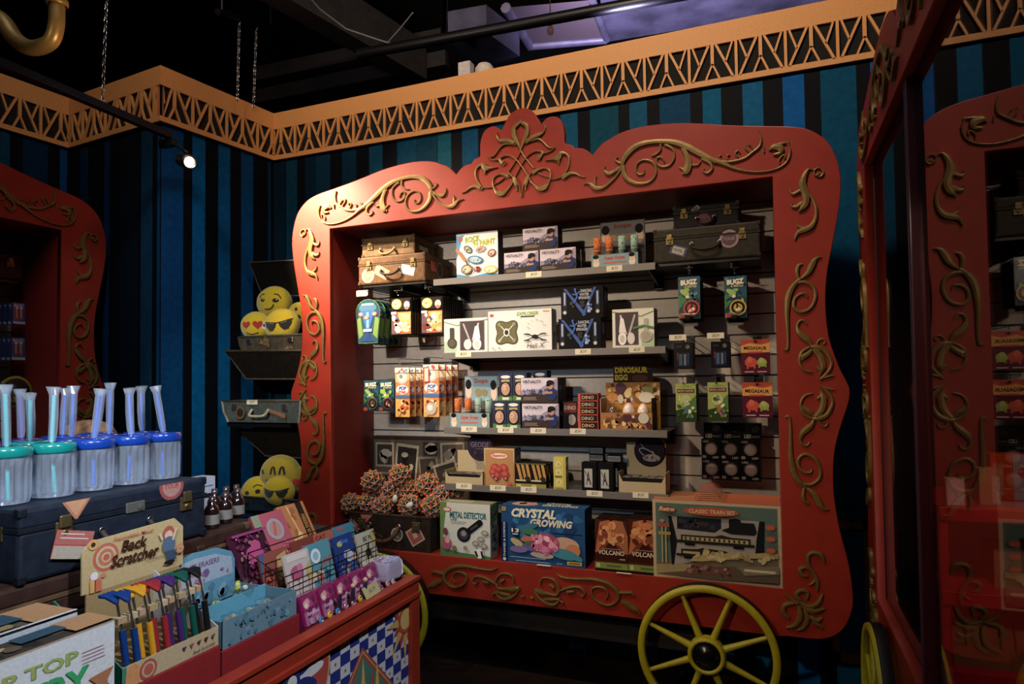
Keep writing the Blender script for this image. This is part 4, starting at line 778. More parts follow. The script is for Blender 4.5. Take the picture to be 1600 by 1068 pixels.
periscopes(R, wd, Z3, 4, ['c06a3a', 'c06a3a', '8aa89c', '8aa89c'], .14, .92, '%s stacked toy tube standing %s in the third shelf display', 'toy tubes in the third shelf display')

# ------------------------------------------------------------------ suitcases
def suitcase(name, label, wd, d, h, col, trim, loc, rz=0, lid=.3, latches=(-.33, .33), handle='leather', stickers=(), hcol='2a1c14'):
    R = empty(name, loc, rz); tag(R, label, 'suitcase')
    zl = h * (1 - lid); t = MB(); t.box(-wd / 2, 0, 0, wd / 2, d, zl - .001, col, bev=.009); t.build('case_body', LEATHER, R)
    t = MB(); t.box(-wd / 2 - .001, -.001, zl + .001, wd / 2 + .001, d + .001, h, col, bev=.009); t.build('case_lid', LEATHER, R)
    t = MB(); t.box(-wd / 2 - .0015, -.002, zl - .005, wd / 2 + .0015, d + .0015, zl + .005, trim, bev=.001); t.build('seam_trim', LEATHER, R)
    for u in latches:
        t = MB(); x = u * wd; t.box(x - .018, -.006, zl - .03, x + .018, .001, zl + .006, bev=.002); t.box(x - .013, -.011, zl - .008, x + .013, -.004, zl + .020, bev=.003); t.lathe([(.001, .003), (.006, .003), (.007, 0)], M=Matrix.Translation((x, -.006, zl - .018)) @ Matrix.Rotation(PI / 2, 4, 'X'), n=10); t.build('latch', BRASSY, R)
    t = MB(); hw_ = wd * .13; pts = smooth_pts([(-hw_, -.006, zl - .035), (-hw_ * .95, -.022, zl - .050), (-hw_ * .4, -.030, zl - .064), (hw_ * .4, -.030, zl - .064), (hw_ * .95, -.022, zl - .050), (hw_, -.006, zl - .035)], sub=4)
    t.tube(pts, .007, hcol, 8); t.build('handle', LEATHER, R)
    t = MB()
    for s in (-1, 1): t.tube([(s * hw_ + .008 * math.cos(k), -.007, zl - .033 + .008 * math.sin(k)) for k in (0, 1, 2, 3, 4, 5)], .0022, n=5, closed=True)
    t.build('handle_ring', CHROME, R)
    for (x, z) in ((-1, 0), (1, 0), (-1, 1), (1, 1)):
        t = MB(); t.box(x * wd / 2 - .016 if x > 0 else -wd / 2 - .002, -.0025, (h - .018) if z else -.001, wd / 2 + .002 if x > 0 else -wd / 2 + .016, .016, h + .0015 if z else .018, trim, bev=.003); t.build('corner_cap', LEATHER, R)
    for (kind, u, v, s, c1, c2, r) in stickers:
        a = Art((-wd / 2, -.0008, 0), (wd, 0, 0), (0, 0, h))
        if kind == 'o': a.circ(u, v, s, c1); a.circ(u, v, s * .75, c2); a.text('TOUR', u - s / a.asp * .6, v - s * .18, u + s / a.asp * .6, v + s * .18, c1, .02)
        else:
            k = .5 if kind == 'd' else 1; pts = [(-1, -.6), (1, -.6), (1, .6), (-1, .6)] if kind != 't' else [(-1, .6), (1, .6), (0, -.8)]
            q = lambda f: [(u + (x * f * s * math.cos(r) - y * f * s * math.sin(r)) / a.asp, v + x * f * s * math.sin(r) + y * f * s * math.cos(r)) for x, y in pts]
            a.poly(q(1), c1); a.poly(q(.72), c2)
            if kind != 't': a.text('HOTEL', u - s * .55 / a.asp, v - s * .15, u + s * .55 / a.asp, v + s * .2, c1, .02, rot=r)
        a.build('travel_sticker', R)
    return R
def sc_at(fr, d, Y, **k):
    loc, wd, hh, rot = place_front(fr, 1, Y, k.pop('z0', None)); return loc, wd, hh
def bracket_shelf(x0, x1, z, Y0, label, bx_):
    S = empty('bracket_shelf', ((x0 + x1) / 2, Y0, z - .012)); tag(S, label, 'shelf')
    t = MB(); t.box((x0 - x1) / 2, 0, 0, (x1 - x0) / 2, .425 - Y0, .011); t.build('shelf_board', BLACKM, S)
    for b in bx_:
        X = b - (x0 + x1) / 2; t = MB(); t.box(X - .018, .425 - Y0 - .05, -.09, X + .018, .428 - Y0, -.001); t.box(X - .006, .02, -.03, X + .006, .425 - Y0 - .05, -.001); t.build('bracket', BLACKM, S)
loc, wd, hh = sc_at((560, 398, 664, 442), 0, .10)
bracket_shelf(loc.x - wd / 2, loc.x + wd / 2, loc.z, .11, 'black bracket shelf under the two tan suitcases at upper left', (loc.x + .05, loc.x + .2))
s1 = suitcase('suitcase', 'tan leather suitcase with travel stickers, lower of the two at upper left', wd, .30, hh, '583a1e', '402a18', loc, stickers=[('o', .15, .33, .26, 'c8b8a0', '907050', 0), ('r', .36, .42, .30, 'b87850', 'c89878', -.5), ('r', .75, .42, .28, '9aa0a8', 'c8c8c0', -.25)])
a = Art((wd / 2 + .002, 0, 0), (0, .3, 0), (0, 0, hh)); a.ell(.55, .5, .12, .3, '8a8078'); a.ell(.55, .5, .09, .24, '4a3a30'); a.rect(.2, .4, .42, .75, 'a84838'); a.build('travel_sticker', s1)
l2, w2, h2 = sc_at((566, 369, 647, 401), 0, .13, z0=loc.z + hh + .002)
s2 = suitcase('suitcase', 'small tan leather suitcase resting on top of the lower tan one', w2, .26, h2, '62482a', '44301c', l2, rz=.03, lid=.35, hcol='8a6a44')
a = Art((w2 / 2 + .002, 0, 0), (0, .26, 0), (0, 0, h2)); a.rect(.2, .3, .6, .5, 'd0c8b8'); a.build('travel_sticker', s2)
loc, wd, hh = sc_at((1021.5, 352, 1188, 406), 0, .12)
bracket_shelf(loc.x - wd / 2, loc.x + wd / 2, loc.z, .13, 'black bracket shelf under the two dark suitcases at upper right', (loc.x - .08, loc.x + .11))
s3 = suitcase('suitcase', 'long dark green suitcase with round sticker, lower one at upper right', wd, .29, hh, '2a2418', '201a10', loc, latches=(-.34, .34), stickers=[('r', .24, .34, .24, '4a4a70', 'a8a090', -.35), ('o', .72, .56, .26, '987880', '5a4848', 0)])
l2, w2, h2 = sc_at((1052, 318, 1155, 352), 0, .16, z0=loc.z + hh + .002)
s4 = suitcase('suitcase', 'small worn dark suitcase resting on the long green one at upper right', w2, .24, h2, '242224', '3a342a', l2, lid=.3, stickers=[('r', .35, .82, .16, 'b8b8b8', '3a3a48', .7), ('o', .47, .32, .36, '3a2c50', '8a5858', 0)])

# ------------------------------------------------------------------ second shelf
good('headphone_box', 'white headphone box with window at the left of the second shelf', 'box', (694, 497, 762, 549), .08, .11, Z2, 'd4d4c8', art_phones, lambda a: a.rect(0, 0, 1, 1, 'a8a8a0'))
good('drone_box', 'large white toy drone box with cross-shaped window on the second shelf', 'box', (763, 484, 862, 547), .08, .11, Z2, 'd0ccc8', art_drone, lambda a: (a.rect(0, 0, 1, 1, 'b0acac'), a.speck(10, .1, .1, .9, .9, ['8a8a8c', 'c8c8c8'], .04, .1)))
b1 = good('speaker_box', 'black water speaker box with blue V, lower of the stack', 'box', (873, 497, 939, 545), .10, .11, Z2, '0a0a0e', art_water, side_dark)
b1['group'] = 'black water speaker boxes'; bh = b1.dimensions.z if b1.dimensions.z > 0 else .1
bh = onp(1, .11, 906, 497).z - Z2
b2 = dup(b1, (b1.location.x + .012, .12, Z2 + bh + .001), label='black water speaker box with blue V, upper of the stack')
good('headphone_box', 'white headphone box with green swirls at the right of the second shelf', 'box', (957, 482, 1022, 542), .10, .11, Z2, 'c8c4b8', lambda a: (art_phones(a, True), a.line([(.50, .5), (.75, .56), (1, .5)], .05, '4a8a4a')), lambda a: (a.rect(0, 0, 1, 1, '9a8890'), [a.line([(.1 + k * .3, .55), (.3 + k * .3, .4), (.1 + k * .3, .25)], .06, '3a4a3c') for k in range(3)]))

# ------------------------------------------------------------------ hooks and hanging packs
def hook(x, y, Yf, label):
    """slatwall hook whose front end shows at pixel x, y at depth Yf"""
    p = onp(1, Yf, x, y); t = MB(); t.tube([(p.x, .427, p.z - .004), (p.x, Yf + .02, p.z - .004), (p.x, Yf, p.z + .004)], .0028, n=6); t.tube([(p.x, .425, p.z + .028), (p.x, Yf - .01, p.z + .028), (p.x, Yf - .01, p.z + .012)], .0018, n=5); t.tube([(p.x - .02, Yf - .01, p.z + .028), (p.x + .02, Yf - .01, p.z + .028)], .002, n=5); t.box(p.x - .02, .42, p.z - .02, p.x + .02, .428, p.z + .04)
    tag(t.build('display_hook', BLACKM), label, 'hook', 'slatwall hooks'); return p
def hung(name, cat, fr, Y0, n, step, art, labels, group, d=.012, shape=None, col='202020', m=None, extra=None, dx=0, side=None):
    loc, wd, hh, rot = place_front(fr, 1, Y0)
    if shape == 'round':
        t = MB(); out = [(-wd / 2 * .8, 0), (wd / 2 * .8, 0), (wd / 2, hh * .72)] + [(wd / 2 * math.cos(k * PI / 10), hh * .72 + hh * .28 * math.sin(k * PI / 10)) for k in range(1, 10)] + [(-wd / 2, hh * .72)]
        N = len(out); t.add([(x, 0, z) for x, z in out] + [(x, .0015, z) for x, z in out], [tuple(range(N)), tuple(range(N, 2 * N))[::-1]] + [(i, i + N, (i + 1) % N + N, (i + 1) % N) for i in range(N)], col)
        o = t.build(name, m or GLOSSP)
    else: o = body(wd, d, hh, col, .0008, name=name, m=m)
    o.location = loc
    if art: a = Art((-wd / 2, 0, 0), (wd, 0, 0), (0, 0, hh)); art(a); a.build('printed_front', o, m or GLOSSP)
    if side: a = Art((wd / 2, 0, 0), (0, d, 0), (0, 0, hh)); side(a); a.build('printed_side', o, m)
    if extra: extra(o, wd, hh)
    tag(o, labels[0], cat, group)
    for i in range(1, n):
        dup(o, (loc.x + dx * i, Y0 + step * i, loc.z), label=labels[min(i, len(labels) - 1)] if len(labels) > 1 and i < len(labels) - 0 else labels[-1])
    return o
def blister(c, u0, v0, u1, v1, dep=.02):
    def f(o, wd, hh):
        t = MB(); t.box(-wd / 2 + wd * u0, -dep, hh * v0, -wd / 2 + wd * u1, .0, hh * v1, bev=min(.004, dep * .4)); t.build('blister', CLEAR, o)
        t = MB(); t.ball((-wd / 2 + wd * (u0 + u1) / 2, -dep * .45, hh * (v0 + v1) / 2), min(wd * (u1 - u0), hh * (v1 - v0)) * .34, c, (1, dep * .4 / (min(wd * (u1 - u0), hh * (v1 - v0)) * .34), 1)); t.build('toy', PRINT, o)
    return f
def art_goblet(a):
    P = [(-.4 + .5, 0.01), (.9, .01), (.99, .72)] + [(.5 + .49 * math.cos(k * PI / 8), .72 + .27 * math.sin(k * PI / 8)) for k in range(1, 8)] + [(.01, .72)]
    a.poly(P, '24465a'); a.poly([(.04, .55), (.14, .1), (.3, .2), (.2, .6)], '64843a'); a.poly([(.96, .55), (.88, .1), (.7, .2), (.8, .6)], '64843a'); a.ell(.5, .80, .36, .12, '3a6a88'); a.rect(.25, .86, .75, .90, '88b0a8')
    a.poly([(.22, .74), (.78, .74), (.62, .42), (.56, .3), (.44, .3), (.38, .42)], '2460a8'); a.poly([(.44, .3), (.56, .3), (.58, .1), (.78, .04), (.22, .04), (.42, .1)], '1a3c88'); a.line([(.5, .7), (.5, .35)], .06, '60a8d8')
    for u, v in ((.22, .66), (.78, .66), (.45, .58)): a.ell(u, v, .10, .05, 'a86050'); a.ell(u, v, .06, .03, 'd89878')
    a.rect(.33, .26, .67, .32, 'c0b8d0')
hook(573, 462, .11, 'black slatwall hook holding the blue goblet packs')
hung('goblet_pack', 'toy pack', (556, 467, 594, 536), .13, 5, .055, art_goblet, ['blue and green rounded goblet pack, frontmost on its hook', 'goblet pack second from the front of its hook', 'goblet pack third from the front of its hook', 'goblet pack fourth from the front of its hook', 'goblet pack rearmost on its hook'], 'rounded goblet packs', shape='round', col='5a8a3c')
ordn = ['frontmost', 'second from the front', 'third from the front', 'fourth from the front', 'fifth from the front', 'sixth from the front', 'seventh from the front', 'eighth from the front', 'ninth from the front', 'rearmost']
hook(622, 462, .12, 'black slatwall hook holding the left row of party packs')
hung('party_pack', 'toy pack', (611, 465, 643, 523), .13, 8, .028, art_party, ['black and orange party pack, %s in the left row' % w_ for w_ in ordn], 'party packs, left row', d=.018, side=lambda a: (a.rect(.1, .02, .9, .6, '403830'), a.rect(.2, .64, .8, .95, '2c2420')))
hook(671, 457, .12, 'black slatwall hook holding the right row of party packs')
hung('party_pack', 'toy pack', (658, 463, 692, 521), .13, 10, .026, art_party, ['black and orange party pack, %s in the right row' % w_ for w_ in ordn], 'party packs, right row', d=.018, side=lambda a: (a.rect(.1, .02, .9, .6, '403830'), a.rect(.2, .64, .8, .95, '2c2420')))
hook(1077, 428, .14, 'black slatwall hook holding the red beetle packs')
hung('beetle_pack', 'toy pack', (1060, 432, 1094, 498), .15, 6, .03, lambda a: art_bugz(a, 'c03830'), ['colourful beetle pack with red ring, %s on its hook' % w_ for w_ in ordn[:6]], 'beetle packs with red ring', extra=blister('1c1412', .12, -.12, .88, .12, .045), col='20302c')
hook(1148, 428, .14, 'black slatwall hook holding the yellow beetle packs')
hung('beetle_pack', 'toy pack', (1132, 431, 1167, 497), .15, 6, .03, lambda a: art_bugz(a, 'c0a028'), ['colourful beetle pack with yellow ring, %s on its hook' % w_ for w_ in ordn[:6]], 'beetle packs with yellow ring', extra=blister('1c1412', .12, -.12, .88, .12, .045), col='20302c')
hook(1067, 532, .12, 'black slatwall hook holding the left black light packs'); hook(1126, 530, .12, 'black slatwall hook holding the right black light packs')
hung('light_pack', 'toy pack', (1053, 535, 1082, 576), .13, 4, .03, art_led, ['small black light pack, %s on the left hook' % w_ for w_ in ordn[:4]], 'black light packs on the left hook', d=.024, col='101016')
hung('light_pack', 'toy pack', (1111, 533, 1140, 574), .13, 4, .03, art_led, ['small black light pack, %s on the right hook' % w_ for w_ in ordn[:4]], 'black light packs on the right hook', d=.024, col='101016')
hook(1181, 533, .12, 'black slatwall hook holding the upper red creature packs'); hook(1183, 600, .12, 'black slatwall hook holding the lower red creature packs')
hung('creature_pack', 'toy pack', (1158, 530, 1203, 584), .13, 4, .02, art_meta, ['red and yellow creature pack, %s of the upper group' % w_ for w_ in ordn[:4]], 'red creature packs, upper group', d=.008, col='4a1424')
hung('creature_pack', 'toy pack', (1160, 597, 1207, 652), .13, 3, .02, art_meta, ['red and yellow creature pack, %s of the lower group' % w_ for w_ in ordn[:3]], 'red creature packs, lower group', d=.008, col='4a1424')
hook(1067, 598, .12, 'black slatwall hook holding the left green packs'); hook(1118, 597, .12, 'black slatwall hook holding the right green packs')
hung('explorer_pack', 'toy pack', (1056, 599, 1088, 659), .14, 4, .032, lambda a: art_green(a, '3a68a8'), ['bright green explorer pack, %s on the left hook' % w_ for w_ in ordn[:4]], 'green explorer packs on the left hook', d=.025, col='384a20')
hung('explorer_pack', 'toy pack', (1106, 597, 1138, 658), .14, 4, .032, lambda a: art_green(a, 'b85a30'), ['bright green explorer pack, %s on the right hook' % w_ for w_ in ordn[:4]], 'green explorer packs on the right hook', d=.025, col='384a20')
hook(625, 568, .12, 'black slatwall hook holding the left row of popping toy cards'); hook(672, 566, .12, 'black slatwall hook holding the right row of popping toy cards')
hung('toy_card', 'toy pack', (618, 574, 640, 651), .13, 5, .055, art_pop, ['orange popping toy card, %s in the left row' % w_ for w_ in ordn[:5]], 'orange toy cards, left row', d=.006, col='c87838', dx=.006, m=GLOSSP)
hung('toy_card', 'toy pack', (662, 569, 686, 651), .13, 4, .065, art_pop2, ['orange toy card with ball, %s in the right row' % w_ for w_ in ordn[:4]], 'orange toy cards, right row', d=.006, col='c87838', dx=.006, m=GLOSSP)
# acrylic bins on the slatwall
def bin_(label, fr, Y, d):
    loc, wd, hh, rot = place_front(fr, 1, Y); R = empty('acrylic_bin', loc); tag(R, label, 'bin')
    t = MB(); t.box(-wd / 2, 0, 0, wd / 2, d, .003); t.box(-wd / 2, 0, .003, wd / 2, .003, hh * .35); t.build('clear_tray', CLEAR, R)
    t = MB(); t.box(-wd / 2, d, 0, wd / 2, d + .003, hh); t.build('back_plate', CLEAR, R); return R, loc, wd, hh
R, loc, wd, hh = bin_('clear acrylic bin with two dark beetle packs beside the left jamb', (563, 590, 622, 646), .14, .28)
hung('beetle_pack', 'toy pack', (569, 594, 592, 642), .16, 3, .05, lambda a: art_bugz(a, '6a5a48'), ['dark beetle pack in the left of the acrylic bin, %s' % w_ for w_ in ordn[:3]], 'dark beetle packs, left pile', d=.03, col='14181c')
hung('beetle_pack', 'toy pack', (593, 594, 616, 642), .16, 3, .05, lambda a: art_bugz(a, '7a3a38'), ['dark beetle pack in the right of the acrylic bin, %s' % w_ for w_ in ordn[:3]], 'dark beetle packs, right pile', d=.03, col='14181c')
R, loc, wd, hh = bin_('clear acrylic bin of black light-ball boxes on the right slatwall', (1094, 690, 1190, 751), .26, .14)
def art_ledball(a): a.rect(0, 0, 1, 1, '0a0a0e'); a.circ(.52, .55, .34, '2a2426'); a.circ(.52, .52, .29, '6a5c58'); a.circ(.50, .54, .22, '7c6c66'); a.rect(.05, .06, .25, .2, '706a68'); a.text('LED', .6, .06, .92, .16, '9a948c', .01); a.text('LED', .08, .86, .4, .95, '8a8480', .01)
bw = wd / 3 * .96; bh3 = .095
lb = None
pos = ['left', 'middle', 'right']
for r in range(2):
    for c_ in range(3):
        l3 = Vector((loc.x + (c_ - 1) * bw, .266, loc.z + .0035 + r * (bh3 + .001)))
        lab = 'black light-ball box, %s of the %s row in the acrylic bin' % (pos[c_], ['lower', 'upper'][r])
        if lb is None:
            lb = body(bw * .98, .08, bh3, '0c0c10', name='light_ball_box'); a = Art((-bw * .49, 0, 0), (bw * .98, 0, 0), (0, 0, bh3)); art_ledball(a); a.build('printed_front', lb, GLOSSP); lb.location = l3; tag(lb, lab, 'box', 'light-ball boxes in the bin')
        else: dup(lb, l3, label=lab)
for c_ in range(3):
    o = body(bw * .98, .08, .075, '0c0c10', name='light_ball_box'); a = Art((-bw * .49, 0, 0), (bw * .98, 0, 0), (0, 0, .075)); a.rect(0, 0, 1, 1, '0a0a0e'); a.text('LED', .1, .08, .45, .3, 'a09a90', .01); a.text('WATT', .5, .1, .9, .22, '7a746c', .01); a.circ(.62, .6, .14, '3a3634'); a.circ(.62, .6, .10, '141414'); a.circ(.75, .72, .14, '3a3634'); a.circ(.75, .72, .10, '141414')
    a.build('printed_front', o, GLOSSP); o.location = (loc.x + (c_ - 1) * bw + .01, .30, loc.z + .0035 + 2 * (bh3 + .001)); tag(o, 'black light-ball box lying %s on top of the boxes in the acrylic bin' % pos[c_], 'box', 'light-ball boxes in the bin')

# ------------------------------------------------------------------ third shelf
e1 = good('egg_box', 'blue hatching egg box on the third shelf, lower left of the egg boxes', 'box', (770, 626, 791, 667), .07, .10, Z3, '2a3048', art_egg); eh = onp(1, .10, 780, 626).z - Z3; ew = .0785
e1['group'] = 'hatching egg boxes'
dup(e1, (e1.location.x + ew, .10, Z3), label='blue hatching egg box on the third shelf, lower right of the egg boxes')
dup(e1, (e1.location.x + .03, .115, Z3 + eh + .001), label='blue hatching egg box on the third shelf, upper left of the egg boxes')
dup(e1, (e1.location.x + .03 + ew, .115, Z3 + eh + .001), label='blue hatching egg box on the third shelf, upper right of the egg boxes')
dup(e1, (e1.location.x + .03 + 2 * ew, .21, Z3 + eh + .012), label='blue hatching egg box on the third shelf, rearmost behind the headset boxes')
vx = good('headset_box', 'dark virtual headset box at the bottom of the stack on the third shelf', 'box', (815.5, 630, 874, 668), .07, .10, Z3, '181618', art_virtual, art_virt_side, group=vg); vh = onp(1, .10, 845, 630).z - Z3
dup(vx, (vx.location.x - .008, .11, Z3 + vh + .001), label='dark virtual headset box on top of the stack on the third shelf')
dup(vx, (vx.location.x - .01, .185, Z3), label='virtual headset box behind, at the bottom on the third shelf')
dup(vx, (vx.location.x - .012, .19, Z3 + vh + .001), label='virtual headset box behind, at the top on the third shelf')
mr = good('mini_egg_box', 'small red box at the bottom of the red stack on the third shelf', 'box', (903, 658, 935, 668), .06, .11, Z3, '8a2c20', art_minired, group='small red boxes')
mh = .0345 ; 
for k in range(1, 5): dup(mr, (mr.location.x - .003, .11 + .004 * k, Z3 + k * mh), label='small red box, %s from the bottom of the red stack' % ['', 'second', 'third', 'fourth', 'fifth'][k])
MBH = mr
good('mini_toy_box', 'dark box with red figure panel left of the small red boxes', 'box', (880, 627, 902, 667), .06, .14, Z3, '241414', lambda a: (a.rect(0, 0, 1, 1, '2a1818'), a.rect(.05, .6, .95, .95, '6a2c28'), a.text('DINO', .1, .7, .9, .85, 'a89888', .02), a.ell(.62, .34, .28, .2, '9a8c88'), a.rect(.05, .05, .4, .5, '101014')))
# dinosaur egg counter display
loc, wd, hh, rot = place_front((938, 622, 1019, 670), 1, .10, Z3); R = empty('egg_display', loc); tag(R, 'yellow dinosaur egg counter display with white eggs on the third shelf', 'counter display')
dd = .12; t = MB(); t.box(-wd / 2, 0, 0, wd / 2, .003, hh * .55, 'a87830'); t.box(-wd / 2, 0, 0, -wd / 2 + .003, dd, hh, 'b89a88'); t.box(wd / 2 - .003, 0, 0, wd / 2, dd, hh, '3c2c24'); t.box(-wd / 2, 0, 0, wd / 2, dd, .003, '4a3828'); t.build('display_tray', PRINT, R)
PAL = ['c08030', '8a5a24', 'd8a848', '6a3c28', 'b86a28', '5a2c38', 'e0c078']
a = Art((-wd / 2, 0, 0), (wd, 0, 0), (0, 0, hh * .55)); a.rect(0, 0, 1, 1, 'a86c2c'); a.speck(46, .01, .02, .99, .98, PAL, .12, .34); a.ell(.84, .7, .1, .3, 'c8c0b0'); a.build('tray_print', R)
a = Art((wd / 2, 0, 0), (0, dd, 0), (0, 0, hh)); a.speck(30, .02, .02, .98, .98, ['4a3828', '6a5a30', '3a4a28', '8a7a58', '2c1c18'], .08, .2); a.build('side_print', R)
zc = onp(1, .10 + dd, 985, 597).z - Z3; ztop = onp(1, .10 + dd, 985, 571).z - Z3
t = MB(); t.box(-wd / 2, dd, 0, wd / 2 + .02, dd + .003, zc, 'a87830'); w3 = wd * .4
cx_ = .015; arc = [(cx_ - w3, zc), (cx_ + w3, zc)] + [(cx_ + w3 * (1 if k < 2 else 1) * math.cos(k * PI / 16), zc + (ztop - zc) * math.sin(k * PI / 16) ** .6) for k in range(1, 8)] + [(cx_ - w3, ztop)]
N = len(arc); t.add([(x, dd, z) for x, z in arc] + [(x, dd + .003, z) for x, z in arc], [tuple(range(N)), tuple(range(N, 2 * N))[::-1]] + [(i, i + N, (i + 1) % N + N, (i + 1) % N) for i in range(N)], '2c1a18'); t.build('header_card', PRINT, R)
a = Art((-wd / 2, dd, hh * .8), (wd + .02, 0, 0), (0, 0, zc - hh * .8)); a.rect(0, 0, 1, 1, 'b07428'); a.speck(50, .01, .02, .99, .98, PAL + ['c8b898'], .12, .36); a.ell(.78, .6, .1, .3, '7a8038'); a.ell(.75, .3, .14, .25, 'd0c8b8'); a.ell(.28, .75, .1, .25, '583848'); a.build('header_print', R)
a = Art((cx_ - w3, dd, zc), (2 * w3, 0, 0), (0, 0, ztop - zc)); a.text('DINOSAUR', .04, .56, .86, .92, 'b8a838', .05); a.text('EGG', .04, .12, .36, .48, 'b8a838', .05); a.ell(.66, .25, .2, .2, '5a2c24'); a.build('title_print', R)
for i, (x, s, c) in enumerate(((-.30, .95, '6a5048'), (0.02, 1.1, 'e0c8c0'), (.30, 1.05, 'e8d0c0'))):
    t = MB(); t.lathe([(.001, 0), (.018, .004), (.026, .018), (.027, .032), (.020, .052), (.009, .064), (.001, .067)], c, 18); o = t.build('dinosaur_egg', GLOSSP); o.scale = (s,) * 3; o.location = (loc.x + wd * x, .145, Z3 + hh * .38)
    tag(o, ['dark brown egg at the left in the dinosaur egg display', 'white egg at the middle of the dinosaur egg display', 'white egg at the right of the dinosaur egg display'][i], 'egg', 'eggs in the display')
    t = MB(); t.box(-.028, -.02, -hh * .38 + .004, .028, .03, 0, '3a2c24'); t.build('egg_holder', PRINT, o)

# ------------------------------------------------------------------ lowest shelf
def round_display(label, fr, Yf, z0, disc, text, dcol, ring):
    loc, wd, hh, rot = place_front(fr, 1, Yf, z0); R = empty('stone_display', loc); tag(R, label, 'counter display'); dd = .12; K_ = 'b0a080'
    t = MB(); o = [(-wd / 2, 0), (wd / 2, 0), (wd / 2, hh), (wd / 2 - .022, hh * .55), (-wd / 2 + .022, hh * .55), (-wd / 2, hh)]
    N = 6; t.add([(x, 0, z) for x, z in o] + [(x, .003, z) for x, z in o], [(0, 1, 2, 3), (0, 3, 4, 5), (9, 8, 7, 6), (11, 10, 9, 6)] + [(i, i + N, (i + 1) % N + N, (i + 1) % N) for i in range(N)], K_)
    t.box(-wd / 2, 0, 0, -wd / 2 + .003, dd, hh, K_); t.box(wd / 2 - .003, 0, 0, wd / 2, dd, hh, K_); t.box(-wd / 2, 0, 0, wd / 2, dd, .003, K_)
    H = hh * 2.3; t.box(-wd * .42, dd, 0, wd * .42, dd + .003, H, K_); t.build('card_tray', PRINT, R)
    t = MB(); t.box(-wd / 2 + .01, .008, .004, wd / 2 - .01, dd - .004, hh * .72, '1a1818'); t.build('sample_cells', PRINT, R)
    a = Art((-wd / 2 + .01, .008, hh * .725), (wd - .02, 0, 0), (0, dd - .012, 0))
    for i in range(5):
        for j in range(3): a.rect(.02 + i * .196, .05 + j * .32, .19 + i * .196, .33 + j * .32, random.choice(['6a6058', '8a8078', '4a4440']), True)
    a.k += 1; a.speck(20, .05, .05, .95, .95, ['a09888', '2a2624'], .05, .1); a.build('stone_samples', R)
    c = onp(1, Yf + dd, (disc[0] + disc[2]) / 2, (disc[1] + disc[3]) / 2); rx = (onp(1, Yf + dd, disc[2], disc[1] + 20).x - onp(1, Yf + dd, disc[0], disc[1] + 20).x) / 2
    cx = c.x - loc.x; cz = c.z - z0; t = MB(); t.lathe([(.001, .004), (rx, .004), (rx, 0)], dcol, 36, Matrix.Translation((cx, dd, cz)) @ Matrix.Rotation(PI / 2, 4, 'X')); t.build('round_sign', PRINT, R)
    a = Art((cx - rx, dd - .0045, cz - rx), (2 * rx, 0, 0), (0, 0, 2 * rx)); a.circ(.5, .5, .46, ring); a.circ(.5, .5, .43, dcol)
    if text == 'GEODE': a.text('GEODE', .12, .5, .86, .68, '8a7a88', .01); a.speck(30, .2, .2, .8, .5, ['4a3a50', '5a4858'], .03, .07); a.lines(1, .3, .4, .7, .45, '786a78')
    else: a.text('METEORITE', .14, .78, .86, .88, '706480', .01); a.line([(.2, .75), (.5, .35)], .02, 'a098b0'); a.ell(.42, .42, .30, .13, '8a84a0', rot=-.5); a.ell(.42, .42, .26, .09, dcol, rot=-.5); a.ell(.55, .28, .28, .12, '9a9090'); a.speck(14, .3, .18, .8, .38, ['5a5058', 'b0a8a0'], .03, .06); a.line([(.58, .5), (.78, .2)], .03, 'a8a0a0')
    a.build('sign_print', R); return R
round_display('cream geode counter display with purple round sign on the lowest shelf', (695, 735, 755, 757), .10, Z4, (731, 677, 770, 719), 'GEODE', '3a2a3c', '4a3a50')
round_display('cream meteorite counter display with dark round sign on the lowest shelf', (966, 738, 1041, 768), .10, Z4, (991, 680, 1040, 728), 'M', '1e1826', '2c2438')
good('binocular_box', 'tan box with red toy binoculars at the left of the lowest shelf', 'box', (756.5, 700, 804, 757), .09, .11, Z4, '8a6a40', art_superstar, lambda a: (a.rect(0, 0, 1, 1, '6a5860'), a.speck(20, .05, .6, .95, .98, ['a098a8', '7a707c'], .05, .1)))
sb = good('gadget_box', 'black box with orange stripes on the lowest shelf, front left of the four', 'box', (805, 723, 829, 758), .05, .11, Z4, '1a1610', art_stripe, lambda a: (a.rect(0, 0, 1, 1, '1a1610'), a.line([(.1, .9), (.5, .5)], .1, '8a6828'), a.line([(.5, .9), (.9, .5)], .1, '8a6828')), group='striped black boxes')
dup(sb, (sb.location.x + .083, .11, Z4), label='black box with orange stripes on the lowest shelf, front right of the four')
dup(sb, (sb.location.x + .003, .165, Z4), label='black box with orange stripes on the lowest shelf, rear left of the four'); dup(sb, (sb.location.x + .086, .165, Z4), label='black box with orange stripes on the lowest shelf, rear right of the four')
good('dice_box', 'tall yellow box with round windows on the lowest shelf', 'box', (865, 714, 884, 760), .045, .11, Z4, 'c0b038', art_yellow, lambda a: (a.rect(0, 0, 1, 1, 'b0a038'), a.circ(.5, .8, .1, 'e0e0c0'), a.circ(.5, .5, .1, 'd8d8b8')), rz=0)
pb = good('puzzle_box', 'black puzzle box with grey label, front left of the small black boxes', 'box', (909, 722, 932, 762), .05, .11, Z4, '121214', art_puzzle, group='small black puzzle boxes')
dup(pb, (pb.location.x + .085, .10, Z4), label='black puzzle box with pale label, front right of the small black boxes')
dup(pb, (pb.location.x + .03, .175, Z4), label='black puzzle box standing behind the front left one'); dup(pb, (pb.location.x + .112, .165, Z4), label='black puzzle box standing behind the front right one')
qz = Z4 + (onp(1, .11, 920, 722).z - Z4) + .001
